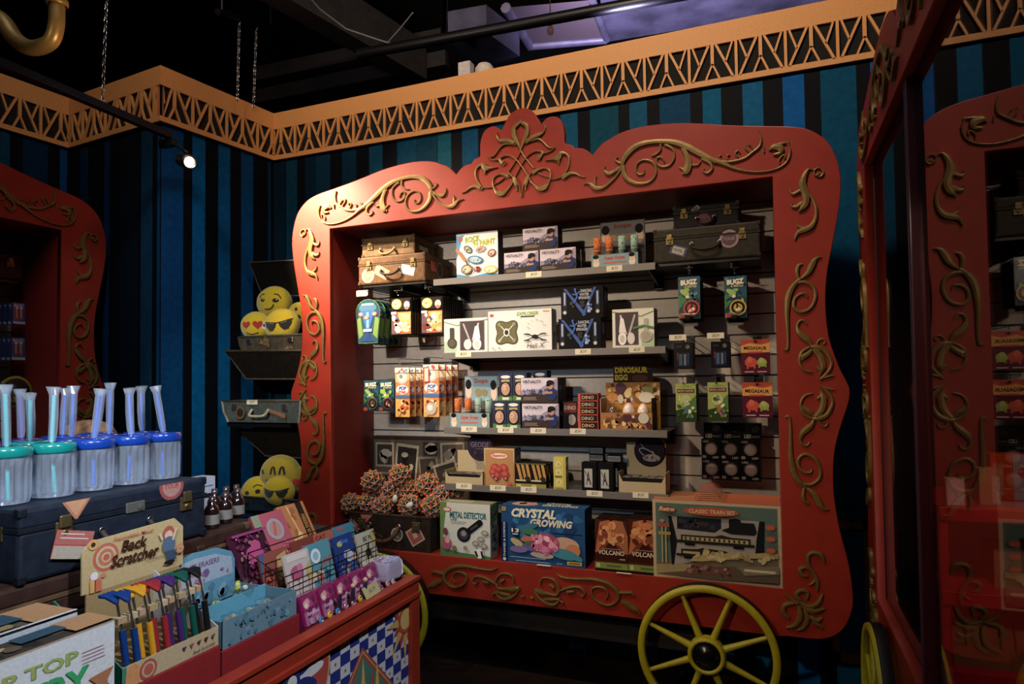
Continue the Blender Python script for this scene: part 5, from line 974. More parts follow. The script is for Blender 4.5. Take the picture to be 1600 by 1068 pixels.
ps = body(.072, .05, .034, '14141a', name='puzzle_box'); a = Art((-.036, 0, 0), (.072, 0, 0), (0, 0, .034)); art_smallblack(a); a.build('printed_front', ps); ps.location = (pb.location.x + .025, .16, qz); tag(ps, 'flat black puzzle box lying lowest on the left black boxes', 'box', 'flat black puzzle boxes')
dup(ps, (pb.location.x + .025, .162, qz + .035), label='flat black puzzle box topmost on the left black boxes'); dup(ps, (pb.location.x + .118, .14, qz), label='flat black puzzle box lying on the right black boxes')

# ------------------------------------------------------------------ bottom deck
good('metal_detector_box', 'white and green toy metal detector box on the deck', 'box', (688, 786, 766, 873), .09, .01, D_, 'c0c4b8', art_metal, art_metal_side, lambda a: (a.rect(0, 0, 1, 1, '8a8c70'), a.rect(.1, .2, .6, .8, 'a8a890')))
good('metal_detector_box', 'second metal detector box standing behind the front one on the deck', 'box', (690, 786, 768, 873), .09, .11, D_, 'a0a498', None, art_metal_side)
bpy.data.objects['metal_detector_box.001'].dimensions
good('crystal_kit_box', 'large blue crystal growing box with pink crystals on the deck', 'box', (784, 792, 914, 886), .13, .012, D_, '12406c', art_crystal, lambda a: (a.rect(0, 0, 1, 1, '102c54'), a.rect(.2, .2, .5, .8, '1a3c6a')), art_crystal_top)
for i, (x0, x1, s_) in enumerate(((930, 981, 'left'), (982, 1035, 'right'))):
    vo = good('volcano_box', 'dark volcano box with orange lava picture, front of the %s row' % s_, 'box', (x0, 812, x1, 893), .035, .012, D_, '1c140e', art_volcano, lambda a: a.rect(0, 0, 1, 1, '120e0c'), group='volcano boxes')
    for k in range(1, 4): dup(vo, (vo.location.x, .012 + k * .040, D_), label='dark volcano box, %s in the %s row' % (['', 'second', 'third', 'rearmost'][k], s_))
tb = good('train_set_box', 'large retro train set box with window, frontmost at the right of the deck', 'box', (1046.5, 786, 1222.5, 912), .05, .005, D_, 'b8a074', art_train, None, lambda a: (a.rect(0, 0, 1, 1, 'c05a2c'), a.rect(0, 0, .55, .3, 'b89a68')), group='train set boxes', w=.545)
th = onp(1, .005, 1134, 784).z - D_; tb.location.x = X1 - .2735
def arch_handle(parent, x, y, z, c='c04a28'):
    t = MB(); P_ = [(x + .055 * math.cos(k * PI / 12), y, z + .045 * math.sin(k * PI / 12)) for k in range(13)]
    for a_, b_ in zip(P_, P_[1:]): t.add([(a_[0], y - .009, a_[2]), (b_[0], y - .009, b_[2]), (b_[0], y + .009, b_[2]), (a_[0], y + .009, a_[2])], [(0, 1, 2, 3)], c)
    t.build('carry_handle', PRINT, parent)
arch_handle(tb, -.03, .025, th)
for k in range(1, 5):
    q = dup(tb, (tb.location.x - .001 * k, .005 + k * .054, D_), label='retro train set box, %s in the row of five' % ['', 'second', 'third', 'fourth', 'rearmost'][k])

# open suitcase of folding balls with its photo-lined lid
loc, wd, hh, rot = place_front((521, 806, 668, 866), 1, -.03, D_ + .001); loc.y = -.0
R = empty('open_suitcase', (loc.x + .03, .02, D_)); tag(R, 'open dark brown suitcase with travel stickers holding the folding balls', 'suitcase'); wd *= .86; sd = .34
loc = R.location
t = MB(); c = '2a201a'; t.box(-wd / 2, 0, 0, wd / 2, .012, hh, c); t.box(-wd / 2, sd - .012, 0, wd / 2, sd, hh, c); t.box(-wd / 2, .012, 0, -wd / 2 + .012, sd - .012, hh, c); t.box(wd / 2 - .012, .012, 0, wd / 2, sd - .012, hh, c); t.box(-wd / 2 + .012, .012, 0, wd / 2 - .012, sd - .012, .01, c); t.build('case_body', LEATHER, R)
t = MB(); t.tube([(-wd / 2, 0, hh), (wd / 2, 0, hh), (wd / 2, sd, hh), (-wd / 2, sd, hh)], .006, '4a3c30', 6, closed=True); t.build('rim_trim', LEATHER, R)
for u in (-.34, .33): t = MB(); t.box(u * wd - .025, -.006, hh * .55, u * wd + .025, .002, hh * .85, bev=.004); t.box(u * wd - .012, -.010, hh * .62, u * wd + .012, -.004, hh * .78, bev=.003); t.build('latch', mat('dull_brass', '6a5c44', .4, .7), R)
t = MB(); t.tube(smooth_pts([(-.12, -.01, hh * .66), (-.115, -.035, hh * .45), (-.05, -.05, hh * .30), (.02, -.05, hh * .32), (.06, -.035, hh * .5), (.065, -.01, hh * .68)], sub=4), .011, '5a3c28', 10); t.build('handle', LEATHER, R)
t = MB()
for x in (-.12, .065): t.tube([(x + .014 * math.cos(k), -.01, hh * .68 + .014 * math.sin(k)) for k in range(6)], .003, n=5, closed=True)
t.build('handle_ring', CHROME, R)
for (kind, u, v, s, c1, c2, r) in (('o', .60, .45, .20, 'b8b0a0', '6a6258', 0), ('d', .82, .46, .24, 'b09888', 'a04838', .55), ('t', .22, .85, .22, 'a84a38', 'b86850', 0), ('r', .06, .62, .22, 'b0a098', 'a04840', -.7)):
    a = Art((-wd / 2, -.001, 0), (wd, 0, 0), (0, 0, hh))
    if kind == 'o': a.circ(u, v, s, c1); a.circ(u, v, s * .82, c2); a.line([(u - .03, v - .1), (u + .02, v + .1)], .05, c1); a.line([(u + .02, v - .1), (u - .02, v)], .04, c1)
    else:
        pts = {'d': [(-1, -1), (1, -1), (1, 1), (-1, 1)], 'r': [(-1, -.45), (1, -.45), (1, .45), (-1, .45)], 't': [(-1, .5), (1, .5), (-.4, -.9)]}[kind]
        for f, cc in ((1, c1), (.82, c2), (.3, c1)): a.poly([(u + (x * f * s * math.cos(r) - y * f * s * math.sin(r)) / a.asp, v + x * f * s * math.sin(r) + y * f * s * math.cos(r)) for x, y in pts], cc)
    a.build('travel_sticker', R)
lidh = onp(1, .36, 650, 682).z - D_ - hh; lx0 = onp(1, .36, 581, 690).x - loc.x; lx1 = onp(1, .36, 735, 690).x - loc.x
t = MB(); t.box(lx0, sd, hh, lx1, sd + .06, hh + lidh, '2a2019', bev=.006); t.build('case_lid', LEATHER, R)
a = Art((lx0 + .015, sd, hh + .01), (lx1 - lx0 - .03, 0, 0), (0, 0, lidh - .03)); a.rect(0, 0, 1, 1, '5a4a3a')
random.seed(3)
for (u, v, ww, h_, r, c1, c2) in ((.12, .75, .20, .40, 0, '9a8e7c', '3a342e'), (.10, .28, .18, .36, 0, '8a8070', '4a423a'), (.36, .62, .24, .62, -.1, 'a09480', '2c2622'), (.60, .50, .2, .5, .1, '7a6e5c', '3a322a'), (.62, .86, .18, .26, 0, '4a443c', '2a2622'), (.85, .8, .25, .35, .05, '8c806c', '4a4036'), (.80, .42, .24, .5, .3, '93856c', '342c26'), (.26, .22, .22, .4, .5, '5a5044', '3a342e'), (.55, .15, .2, .3, -.2, 'a09078', '5a4c3e')):
    for f, cc in ((1, c1), (.84, c2)): a.poly([(u + (x * f * ww / 2 * a.asp * math.cos(r) - y * f * h_ / 2 * math.sin(r)) / a.asp, v + x * f * ww / 2 * a.asp * math.sin(r) + y * f * h_ / 2 * math.cos(r)) for x, y in ((-1, -1), (1, -1), (1, 1), (-1, 1))], cc)
    a.speck(6, max(0.02, u - ww * .35), max(.02, v - h_ * .35), min(.98, u + ww * .35), min(.98, v + h_ * .35), ['8a7e6e', '6a6054', '1c1816', 'a89c88'], .06, .14)
a.build('photo_collage', R)
# folding sphere toys in net bags
def hob():
    bm = bmesh.new(); bmesh.ops.create_icosphere(bm, subdivisions=2, radius=.062); mb = MB(); pal = ['c89848', '6a8a60', 'b86048', '7a6888', '98a458', 'b07a80', '688490', 'c88448', '948a70']
    for v in bm.verts:
        n = v.co.normalized(); rr = .064
        mb.ball(v.co * 1.05, .0085, 'cc6436', n=1)
        for e in v.link_edges:
            o = e.other_vert(v).co; m_ = (v.co + o) / 2 * .82; mb.tube([v.co * 1.04, m_], .0042, random.choice(pal), 5); mb.tube([v.co * 1.04, m_ * 1.22], .0036, random.choice(pal), 4)
    bm.free(); mb.ball((0, 0, 0), .047, '5c4c46', n=2); return mb
hb = hob().build('folding_ball', GLOSSP); hb.location = (loc.x - .19, .10, D_ + hh - .01 + .03)
tag(hb, 'multicoloured folding ball at the front left corner of the suitcase', 'toy ball', 'multicoloured folding balls')
ballp = [((577, 785), .16, 'multicoloured folding ball lying low at the far left of the pile'), ((582, 752), .16, None), ((625, 742), .17, None), ((668, 757), .16, None), ((597, 792), .08, None), ((640, 790), .07, None), ((676, 790), .08, None), ((710, 762), .22, None), ((548, 786), .12, None), ((640, 765), .2, None), ((610, 768), .2, None), ((690, 775), .15, None)]
lbl = ['', 'folding ball standing high at the left of the pile', 'topmost folding ball of the pile below the photo lid', 'folding ball high at the right beside the metal detector box', 'front folding ball left of the white paper tag', 'front folding ball below the two paper tags', 'front folding ball at the right corner of the suitcase', 'folding ball at the far right under the shelf edge', 'folding ball leaning on the left jamb of the wagon', 'folding ball at the middle of the pile, behind the tags', 'folding ball behind the front left one', 'folding ball half hidden left of the detector box']
p0 = onp(1, ballp[0][1], *ballp[0][0]); hb.location = p0; hb.scale = (.96,) * 3; hb['label'] = ballp[0][2]
for i in range(1, len(ballp)):
    (x, y), Y, _ = ballp[i]; p_ = onp(1, Y, x, y); q = dup(hb, p_, label=lbl[i]); q.rotation_euler = (random.uniform(0, 6), random.uniform(0, 6), random.uniform(0, 6)); s = random.uniform(.9, 1.02); q.scale = (s, s, s)
for (x, y, Y, r, lb_) in ((617, 779, .0, .3, 'oval white paper tag hanging on the upper folding ball'), (640, 789, -.02, 1.0, 'oval white paper tag with a loop on the front folding ball')):
    p_ = onp(1, Y, x, y); t = MB(); t.lathe([(.001, .001), (.02, .001), (.02, -.001), (.001, -.001)], 'e0d8c8', 20, Matrix.Rotation(r, 4, 'Y') @ Matrix.Rotation(PI / 2, 4, 'X') @ Matrix.Diagonal((.75, 1.15, 1, 1))); t.tube(smooth_pts([(0, .01, .02), (.01, .01, .04), (.018, .01, .05), (.006, .012, .055)], sub=3), .0014, 'd8d0c0', 5)
    o = t.build('paper_tag', PRINT); o.location = p_; tag(o, lb_, 'tag')

# ================================================================== PLUSH CORNER (open suitcases fixed to the back wall)
class Face:
    def __init__(s, R, k): s.R = R; s.k = k; s.mb = MB(); s.e = 1.012
    def poly(s, pts, c):
        n0 = len(pts); dense = []
        for i in range(n0):
            a, b = pts[i], pts[(i + 1) % n0]; m = max(1, int(math.hypot(b[0] - a[0], b[1] - a[1]) / .12))
            dense += [(a[0] + (b[0] - a[0]) * j / m, a[1] + (b[1] - a[1]) * j / m) for j in range(m)]
        pts = dense; n = len(pts); cx = sum(p[0] for p in pts) / n; cz = sum(p[1] for p in pts) / n; q = []
        def S(x, z):
            r = min(.97, math.hypot(x, z)); y = -math.sqrt(1 - r * r); return (x * s.R * s.e, y * s.R * s.k * s.e - .0015, z * s.R * .92 * s.e)
        for f in (1, .66, .33): q += [S(cx + (x - cx) * f, cz + (z - cz) * f) for x, z in pts]
        q.append(S(cx, cz)); fs = [(i, (i + 1) % n, n + (i + 1) % n, n + i) for i in range(n)] + [(n + i, n + (i + 1) % n, 2 * n + (i + 1) % n, 2 * n + i) for i in range(n)] + [(2 * n + i, 2 * n + (i + 1) % n, 3 * n) for i in range(n)]
        s.mb.add(q, fs, c); s.e += .004
    def ell(s, x, z, a, b, c, rot=0, n=14): s.poly([(x + a * math.cos(t) * math.cos(rot) - b * math.sin(t) * math.sin(rot), z + a * math.cos(t) * math.sin(rot) + b * math.sin(t) * math.cos(rot)) for t in [2 * PI * i / n for i in range(n)]], c)
    def arc(s, pts, w, c):
        P = smooth_pts(pts, sub=3)
        for a, b in zip(P, P[1:]):
            dx, dz = b[0] - a[0], b[1] - a[1]; L = math.hypot(dx, dz) or 1; nx, nz = -dz / L * w / 2, dx / L * w / 2
            s.poly([(a[0] + nx, a[1] + nz), (a[0] - nx, a[1] - nz), (b[0] - nx, b[1] - nz), (b[0] + nx, b[1] + nz)], c); s.e -= .004
        s.e += .004
    def heart(s, x, z, r, c): s.poly([(x + r * .062 * 16 * math.sin(t) ** 3, z + r * .062 * (13 * math.cos(t) - 5 * math.cos(2 * t) - 2 * math.cos(3 * t) - math.cos(4 * t))) for t in [2 * PI * i / 22 for i in range(22)]], c)
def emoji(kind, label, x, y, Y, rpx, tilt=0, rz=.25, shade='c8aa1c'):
    p = onp(1, Y, x, y); R = rpx / FPX * (p - CAM_C).dot(CAM_F); k = .62
    bm = bmesh.new(); bmesh.ops.create_uvsphere(bm, u_segments=32, v_segments=20, radius=R)
    for v in bm.verts: v.co.y *= k; v.co.z *= .92; v.co *= 1 + .015 * math.sin(v.co.x * 60) * math.sin(v.co.z * 50)
    mb = MB(); mb.bm(bm, shade, True); bm.free(); mb.tube([(R * math.cos(t) * 1.002, 0, R * .925 * math.sin(t)) for t in [2 * PI * i / 32 for i in range(32)]], .003, 'a8901c', 5, closed=True)
    o = mb.build('emoji_cushion', PLUSH); o.location = p; o.rotation_euler = (0, tilt, rz); f = Face(R, k); B = '1c1410'
    if kind == 'smirk':
        f.ell(-.42, .12, .13, .10, B); f.ell(.32, .08, .17, .12, B); f.ell(-.38, .15, .04, .03, 'e0d8c0'); f.ell(.38, .12, .05, .03, 'e0d8c0')
        f.arc([(-.62, .25), (-.5, .45), (-.32, .48)], .05, B); f.arc([(.22, .45), (.42, .42), (.58, .2)], .05, B); f.arc([(-.3, -.42), (-.02, -.42), (.15, -.3), (.22, -.15)], .06, B)
    elif kind == 'cool':
        for s in (-1, 1): f.poly([(s * .06, .10), (s * .75, .26), (s * .72, -.02), (s * .52, -.32), (s * .3, -.34), (s * .12, -.12)], B); f.arc([(s * .2, .06), (s * .5, .14)], .03, '7a7a80')
        f.arc([(-.8, .27), (0, .10), (.8, .27)], .05, B)
    elif kind == 'hearts': f.heart(-.38, .05, .30, 'a82420'); f.heart(.38, .05, .32, 'a82420'); f.arc([(-.4, -.5), (0, -.62), (.4, -.5)], .08, '5a2c14')
    elif kind == 'flat': f.ell(.25, .15, .15, .13, B); f.ell(-.4, .12, .14, .12, B); f.arc([(.0, .42), (.2, .55), (.5, .42)], .05, B); f.arc([(.1, -.45), (.6, -.5)], .06, B)
    elif kind == 'grin':
        for s in (-.1, .32): f.arc([(s - .13, .1), (s - .08, .42), (s + .02, .42), (s + .1, .08)], .09, B)
        f.arc([(-.45, -.15), (-.3, -.35), (.1, -.38), (.35, -.3)], .06, B); f.arc([(-.7, .3), (-.62, .12)], .14, B)
    f.mb.build('embroidered_face', PLUSH, o)
    tag(o, label, 'cushion', 'yellow emoji cushions'); return o
def wall_case(label, fr, Yf, dpt, col, zb_=None, lidfr=None, hcol=None, lidlab=None, art=None, st=()):
    loc, wd, hh, rot = place_front(fr, 1, Yf); R = empty('open_suitcase', loc); tag(R, label, 'suitcase'); t = MB(); c = col
    v = [(-wd / 2, 0, hh), (wd / 2, 0, hh), (wd / 2, dpt, hh), (-wd / 2, dpt, hh)]; k = .90; b_ = [(-wd / 2 * k, .02, 0), (wd / 2 * k, .02, 0), (wd / 2 * k, dpt, 0), (-wd / 2 * k, dpt, 0)]
    t.add(v + b_, [(0, 4, 5, 1), (1, 5, 6, 2), (2, 6, 7, 3), (3, 7, 4, 0), (7, 6, 5, 4)], c); vi = [(x * .97, .008 + y * .96, z) for x, y, z in v]; bi = [(x * .95, y, z + .012) for x, y, z in b_]
    t.add(vi + bi, [(1, 5, 4, 0), (2, 6, 5, 1), (3, 7, 6, 2), (0, 4, 7, 3), (4, 5, 6, 7)], c); t.build('case_body', LEATHER, R)
    t = MB(); t.tube(v, .006, '4a4438', 6, closed=True); t.build('rim_trim', LEATHER, R)
    for s in (-1, 1): t = MB(); t.tube([(s * wd / 2, 0, hh), (s * wd / 2 * .97, .004, hh * .5), (s * wd / 2 * k, .02, 0)], .007, '8a8a80' if hcol else '3a342c', 6); t.build('corner_trim', LEATHER, R)
    for s in (-.34, .30): t = MB(); t.box(s * wd - .02, -.002, hh * .55, s * wd + .02, .012, hh * .85, bev=.003); t.build('latch', CHROME, R)
    if hcol: t = MB(); t.tube(smooth_pts([(-.06, 0, hh * .60), (-.055, -.03, hh * .35), (0, -.035, hh * .30), (.055, -.03, hh * .35), (.06, 0, hh * .60)], sub=4), .008, hcol, 8); t.build('handle', LEATHER, R)
    if lidfr:
        P = [onp(1, Yf + dpt, *q) - loc for q in lidfr]; P[2].y -= .06; P[3].y -= .06; t = MB(); Q = [p + Vector((0, .02, 0)) for p in P]
        t.add(P + Q, [(0, 1, 2, 3), (7, 6, 5, 4)] + [(i, 4 + i, 4 + (i + 1) % 4, (i + 1) % 4) for i in range(4)], '16110c'); t.build('case_lid', LEATHER, R)
        t = MB(); t.tube(P, .006, '4a4034', 6, closed=True); t.build('lid_trim', LEATHER, R)
    if art: a = Art((-wd / 2 * .93, -.001, 0), (wd * .93, 0, 0), (0, 0, hh)); art(a); a.build('travel_sticker', R)
    t = MB(); t.box(-wd / 2 - .012, dpt * .35, -.03, wd / 2 * .6, dpt * .65, -.002); t.build('wall_bracket', BLACKM, R)
    return R, loc, wd, hh
def straw(parent, x, z, n=26, s=.05, y=-.006):
    t = MB()
    for i in range(n): a_ = random.uniform(0, 2 * PI); l_ = random.uniform(.3, 1) * s; p = Vector((x + random.uniform(-s, s) * .5, y, z + random.uniform(-.3, .3) * s)); t.tube([p, p + Vector((l_ * .5 * math.cos(a_), -random.uniform(.002, .012), l_ * .3 * math.sin(a_) + .004)), p + Vector((l_ * math.cos(a_), -.004, l_ * .6 * math.sin(a_)))], .0012, '9a7a50', 4)
    t.build('straw', PRINT, parent)
R, loc, wd, hh = wall_case('open brown wooden suitcase on the wall holding the upper emoji cushions', (373, 524, 474, 551), .08, .20, '4a4034', lidfr=[(410, 462), (485, 462), (490, 408), (401, 412)])
straw(R, -.03, hh * .6); straw(R, .15, hh * .2, 10, .03)
t = MB()
for i in range(14): p = onp(1, .30, 440 + random.uniform(-12, 30), 430 + random.uniform(-12, 22)) - loc; t.tube([p, p + Vector((random.uniform(-.06, .06), -.01, random.uniform(-.05, .05))), p + Vector((random.uniform(-.09, .09), 0, random.uniform(-.08, .03)))], .002, '5c4c38', 4)
t.build('straw', PRINT, R)
emoji('hearts', 'yellow emoji cushion with red heart eyes, left in the upper suitcase', 400, 509, .15, 24, 0, .3)
emoji('smirk', 'yellow emoji cushion with a smirk, topmost in the upper suitcase', 429, 473, .24, 28, 0, .3)
emoji('cool', 'yellow emoji cushion with black sunglasses in the upper suitcase', 441, 508, .15, 28, -.12, .3)
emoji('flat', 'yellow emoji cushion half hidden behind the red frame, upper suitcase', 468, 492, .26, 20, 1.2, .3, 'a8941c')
t = MB(); p = onp(1, .09, 413, 508); t.box(-.015, 0, -.022, .015, .001, .022, 'd0c8c0'); o = t.build('price_tag', PRINT); o.location = p; o.rotation_euler = (0, .35, 0); a = Art((-.015, 0, -.022), (.03, 0, 0), (0, 0, .044)); a.rect(.2, .3, .8, .7, '3a3a3c'); a.build('barcode', o); tag(o, 'small white tag hanging on the heart-eyed cushion', 'tag')
R, loc, wd, hh = wall_case('open grey-green suitcase on the wall with a cream handle, middle of three', (347, 626, 470, 660), -.02, .15, '4c5250', lidfr=[(385, 592), (490, 592), (500, 548), (364, 548)], hcol='a8a088', art=lambda a: (a.circ(.22, .45, .30, '6a4c2c'), a.circ(.22, .45, .2, '2c2820'), a.poly([(.62, .65), (.84, .40), (.84, .20), (.62, .48)], '8a5a3c')))
price_tag(394, 628, 'small white price tag on the rim of the grey-green suitcase', -.024, 17, 7)
R, loc, wd, hh = wall_case('open dark blue suitcase low in the corner holding emoji cushions', (369, 778, 470, 800), .03, .16, '2c3a44', lidfr=[(415, 712), (488, 716), (490, 672), (380, 668)])
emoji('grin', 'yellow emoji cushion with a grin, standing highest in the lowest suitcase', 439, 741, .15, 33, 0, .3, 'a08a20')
emoji('flat', 'yellow emoji cushion with a raised brow, left in the lowest suitcase', 404, 769, .10, 27, -.1, .3)
emoji('cool', 'yellow emoji cushion with black sunglasses in the lowest suitcase', 436, 767, .06, 25, 0, .3)
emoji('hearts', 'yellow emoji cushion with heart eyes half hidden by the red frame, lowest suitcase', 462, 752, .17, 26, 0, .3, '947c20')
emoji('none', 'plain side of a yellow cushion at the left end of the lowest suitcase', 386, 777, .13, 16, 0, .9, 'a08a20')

# ================================================================== CART IN THE FOREGROUND
CX = -.12; YF = -1.125; CT = .858
ox = lambda X, x, y: onp(0, X, x, y)
CART = empty('merchandise_cart', (CX, YF, 0), PI / 2); tag(CART, 'red wooden cart with a painted chequered side panel in the foreground', 'cart')
# local: x along +Y world (far end at 0, near end negative), y = depth into cart (towards -X world)
CL, CDP = 2.0, .95; CARTRED = mat('cart_red_paint', '8a2a1a', .45, noise=.2, nscale=14, bump=.2)
t = MB(); t.box(-CL, 0, .80, 0, .03, CT, bev=.003); t.box(-CL, -.008, .795, 0, .004, .812, bev=.003); t.box(-CL, -.006, CT - .012, 0, .034, CT + .003, bev=.003); t.build('side_rail', CARTRED, CART)
t = MB(); t.box(-CL, CDP - .03, .55, 0, CDP, CT, bev=.003); t.build('side_rail', CARTRED, CART)
t = MB(); t.box(-.03, .03, .3, 0, CDP - .03, CT, bev=.003); t.build('end_board', CARTRED, CART)
t = MB(); t.box(-CL, .03, .3, -CL + .03, CDP - .03, CT, bev=.003); t.build('end_board', CARTRED, CART)
for x in (-.055, -CL): t = MB(); t.box(x, -.002, .12, x + .055, .034, .80, bev=.003); t.build('corner_post', CARTRED, CART)
t = MB(); t.box(-CL, 0, .26, 0, .03, .31, bev=.003); t.build('bottom_rail', CARTRED, CART)
t = MB(); t.box(-CL + .03, .03, .74, -.03, CDP - .03, .76); t.build('cart_floor', CARTRED, CART)
t = MB(); t.box(-CL + .05, .012, .31, -.055, .028, .80, '7a2418'); pn = t.build('painted_panel', PRINT, CART)
a = Art((-CL + .05, .012, .31), (CL - .105, 0, 0), (0, 0, .48)); PW, PH = CL - .105, .48; cw, ch = .0445, .0335; a.rect(0, 0, 1, 1, 'b8b4b8')
nc = int(PW / cw) + 1; nr = int(PH / ch) + 1
for i in range(nc):
    for j in range(nr):
        u1 = 1 - i * cw / PW; u0 = max(0, u1 - cw / PW); v1 = 1 - j * ch / PH; v0 = max(0, v1 - ch / PH)
        if (i + j) % 2 == 0: a.rect(u0, v0, u1, v1, '1e2c78', True)
a.k += 1
for i in range(nc):
    for j in range(nr):
        if (i + j) % 2: a.circ(1 - (i + .5) * cw / PW, max(.02, 1 - (j + .5) * ch / PH), .0045 / PH * .5 * 2, 'a03a30', 8, True)
a.k += 1
def Wc(X, x, y): p = ox(X, x, y); return ((p.y - YF) + CL - .05) / PW, (p.z - .31) / PH
u, v = Wc(-.132, 632, 966); 
for k in range(9): th = -PI * .25 - k * PI * .11 * 1.15; L = .10 if k % 2 else .14; a.poly([(u + .035 * math.cos(th + .5) / PW, v + .035 * math.sin(th + .5) / PH), (u + L * math.cos(th) / PW * .8, v + L * math.sin(th) / PH), (u + .035 * math.cos(th - .5) / PW, v + .035 * math.sin(th - .5) / PH)], ['c09030', 'a83420'][k % 2])
a.circ(u, v, .043 / PH, 'b03a24'); a.circ(u, v, .032 / PH, 'c8a040')
def dia(uc, vc, hu, hv, c): a.poly([(uc, vc + hv), (uc - hu, vc), (uc, vc - hv), (uc + hu, vc)], c)
u, v = Wc(-.132, 564, 1010); hv = .20 / PH; hu = .19 / PW; vc = v - hv
for f, c in ((1, 'a03424'), (.95, 'b89038'), (.92, 'a03424'), (.86, '3a7060')): dia(u, vc, hu * f, hv * f, c)
for (du, h_, w_, c) in ((-.03, .13, .022, 'b03424'), (.0, .17, .020, 'c89830'), (.045, .12, .02, 'b03424'), (.07, .14, .016, 'c89830'), (.02, .10, .02, 'c04a28'), (-.06, .09, .018, 'c89830')):
    uu = u + du / PW; a.poly([(uu, vc + h_ / PH), (uu - w_ / PW, vc + .02 / PH), (uu - w_ * .5 / PW, vc - .08 / PH), (uu + w_ * .5 / PW, vc - .08 / PH), (uu + w_ / PW, vc + .02 / PH)], c)
u, v = Wc(-.132, 449, 1066)
for f, c in ((.155, 'b89038'), (.148, 'a83424')): a.circ(u, v, f / PH, c, 36)
for k in range(16): th = 2 * PI * k / 16; L = .125 if k % 2 == 0 else .10; a.ell(u + L * .62 * math.cos(th) / PW, v + L * .62 * math.sin(th) / PH, L * .4 / PW, .016 / PH, ['c0bcc0', '1e2c70'][k % 2], 12, th)
a.circ(u, v, .03 / PH, '1e2c70'); a.circ(u, v, .018 / PH, 'c0bcc0')
a.circ(u - .45 / PW, v - .02, .148 / PH, 'a83424', 30); dia(u - .9 / PW, .5, hu, hv, '3a7060'); a.build('painted_pattern', pn)
for x in (-.25, -CL + .25): wheel(CART, x, -.05, .25)

CARD = PRINT
def riser(label, Y0, Y1, X0_, X1_, z0, z1, c='7c1418'):
    o = body(Y1 - Y0, abs(X1_ - X0_), z1 - z0, c, name='riser_box', m=MATTE); o.location = (X0_, (Y0 + Y1) / 2, z0); o.rotation_euler = (0, 0, PI / 2); tag(o, label, 'riser'); return o
riser('red riser under the wooden-handle scratcher display', -2.135, -1.893, -.195, -.44, .762, .908)
riser('red riser under the light blue eraser display', -1.887, -1.625, -.195, -.44, .762, .890)
riser('dark platform carrying the stacked suitcases', -2.75, -1.15, -.455, -1.0, .762, 1.004, '1a1412')
riser('low red riser under the pink figure tubes', -1.61, -1.16, -.16, -.44, .762, .845, '5a1014')

# pottery craft boxes
def art_tip(a):
    a.rect(0, 0, 1, 1, 'c4c8cc'); a.rect(0, .985, 1, 1, 'a8906c'); a.text('TIP TOP', .52, .72, .86, .84, '4a8848', .03); a.text('TIP TOP', .517, .726, .857, .846, '98a060', .025); a.text('POTTERY', .40, .42, .90, .66, '2a7a50', .04); a.text('POTTERY', .396, .43, .896, .67, '3c9a60', .03)
    a.lines(4, .87, .66, .97, .80, 'c08a98', .2)
    for (u, w_) in ((.945, .05), (.86, .055)):
        a.poly([(u - w_, .52), (u + w_, .55), (u + w_ * .5, .44), (u + w_ * .5, .38), (u + w_, .22), (u + w_ * .7, .06), (u - w_ * .7, .06), (u - w_, .2), (u - w_ * .4, .38), (u - w_ * .4, .44)] if u > .9 else [(u - w_, .38), (u + w_, .42), (u + w_ * .7, .2), (u - w_ * .5, .18)], 'a8683c')
        if u > .9: a.rect(u - w_ * .5, .34, u + w_ * .6, .40, 'b04838'); a.rect(u - w_ * .7, .28, u + w_ * .7, .34, '2a5aa0'); a.rect(u - w_ * .9, .20, u + w_ * .9, .28, '2a7a60'); a.poly([(u - w_, .2), (u + w_, .2), (u + w_ * .8, .12), (u - w_ * .8, .12)], 'c8a040'); a.rect(u - w_ * .75, .06, u + w_ * .75, .12, '6a4a80')
def top_tip(a): a.rect(0, 0, 1, 1, '3a342e'); a.speck(40, .02, .05, .98, .95, ['8a7448', '5a4a38', 'a88c50', '2a2622'], .15, .4); a.rect(.85, 0, 1, 1, 'a87848'); a.rect(.7, .4, .86, .9, '2c4a5c')
o = body(.5, .075, .19, 'b4b8bc', name='pottery_box'); o.location = (-.2, -2.148 - .25, .862); o.rotation_euler = (0, 0, PI / 2); a = Art((-.25, 0, 0), (.5, 0, 0), (0, 0, .19)); art_tip(a); a.build('printed_front', o); a = Art((-.25, 0, .19), (.5, 0, 0), (0, .075, 0)); top_tip(a); a.build('printed_top', o); tag(o, 'white pottery craft box with green lettering at the lower left corner', 'box')
r_ = riser('dark red wooden block under the pottery craft boxes', -2.64, -2.15, -.19, -.44, .762, .861, '3a1a14')
o = body(.5, .12, .20, 'a8b0b8', name='pottery_box'); o.location = (-.279, -2.165 - .25, .862); o.rotation_euler = (0, 0, PI / 2); a = Art((-.25, 0, .20), (.5, 0, 0), (0, .12, 0)); top_tip(a); a.rect(0, 0, 1, .06, 'b8c4cc'); a.build('printed_top', o); tag(o, 'second craft box with dark printed top behind the pottery box', 'box')

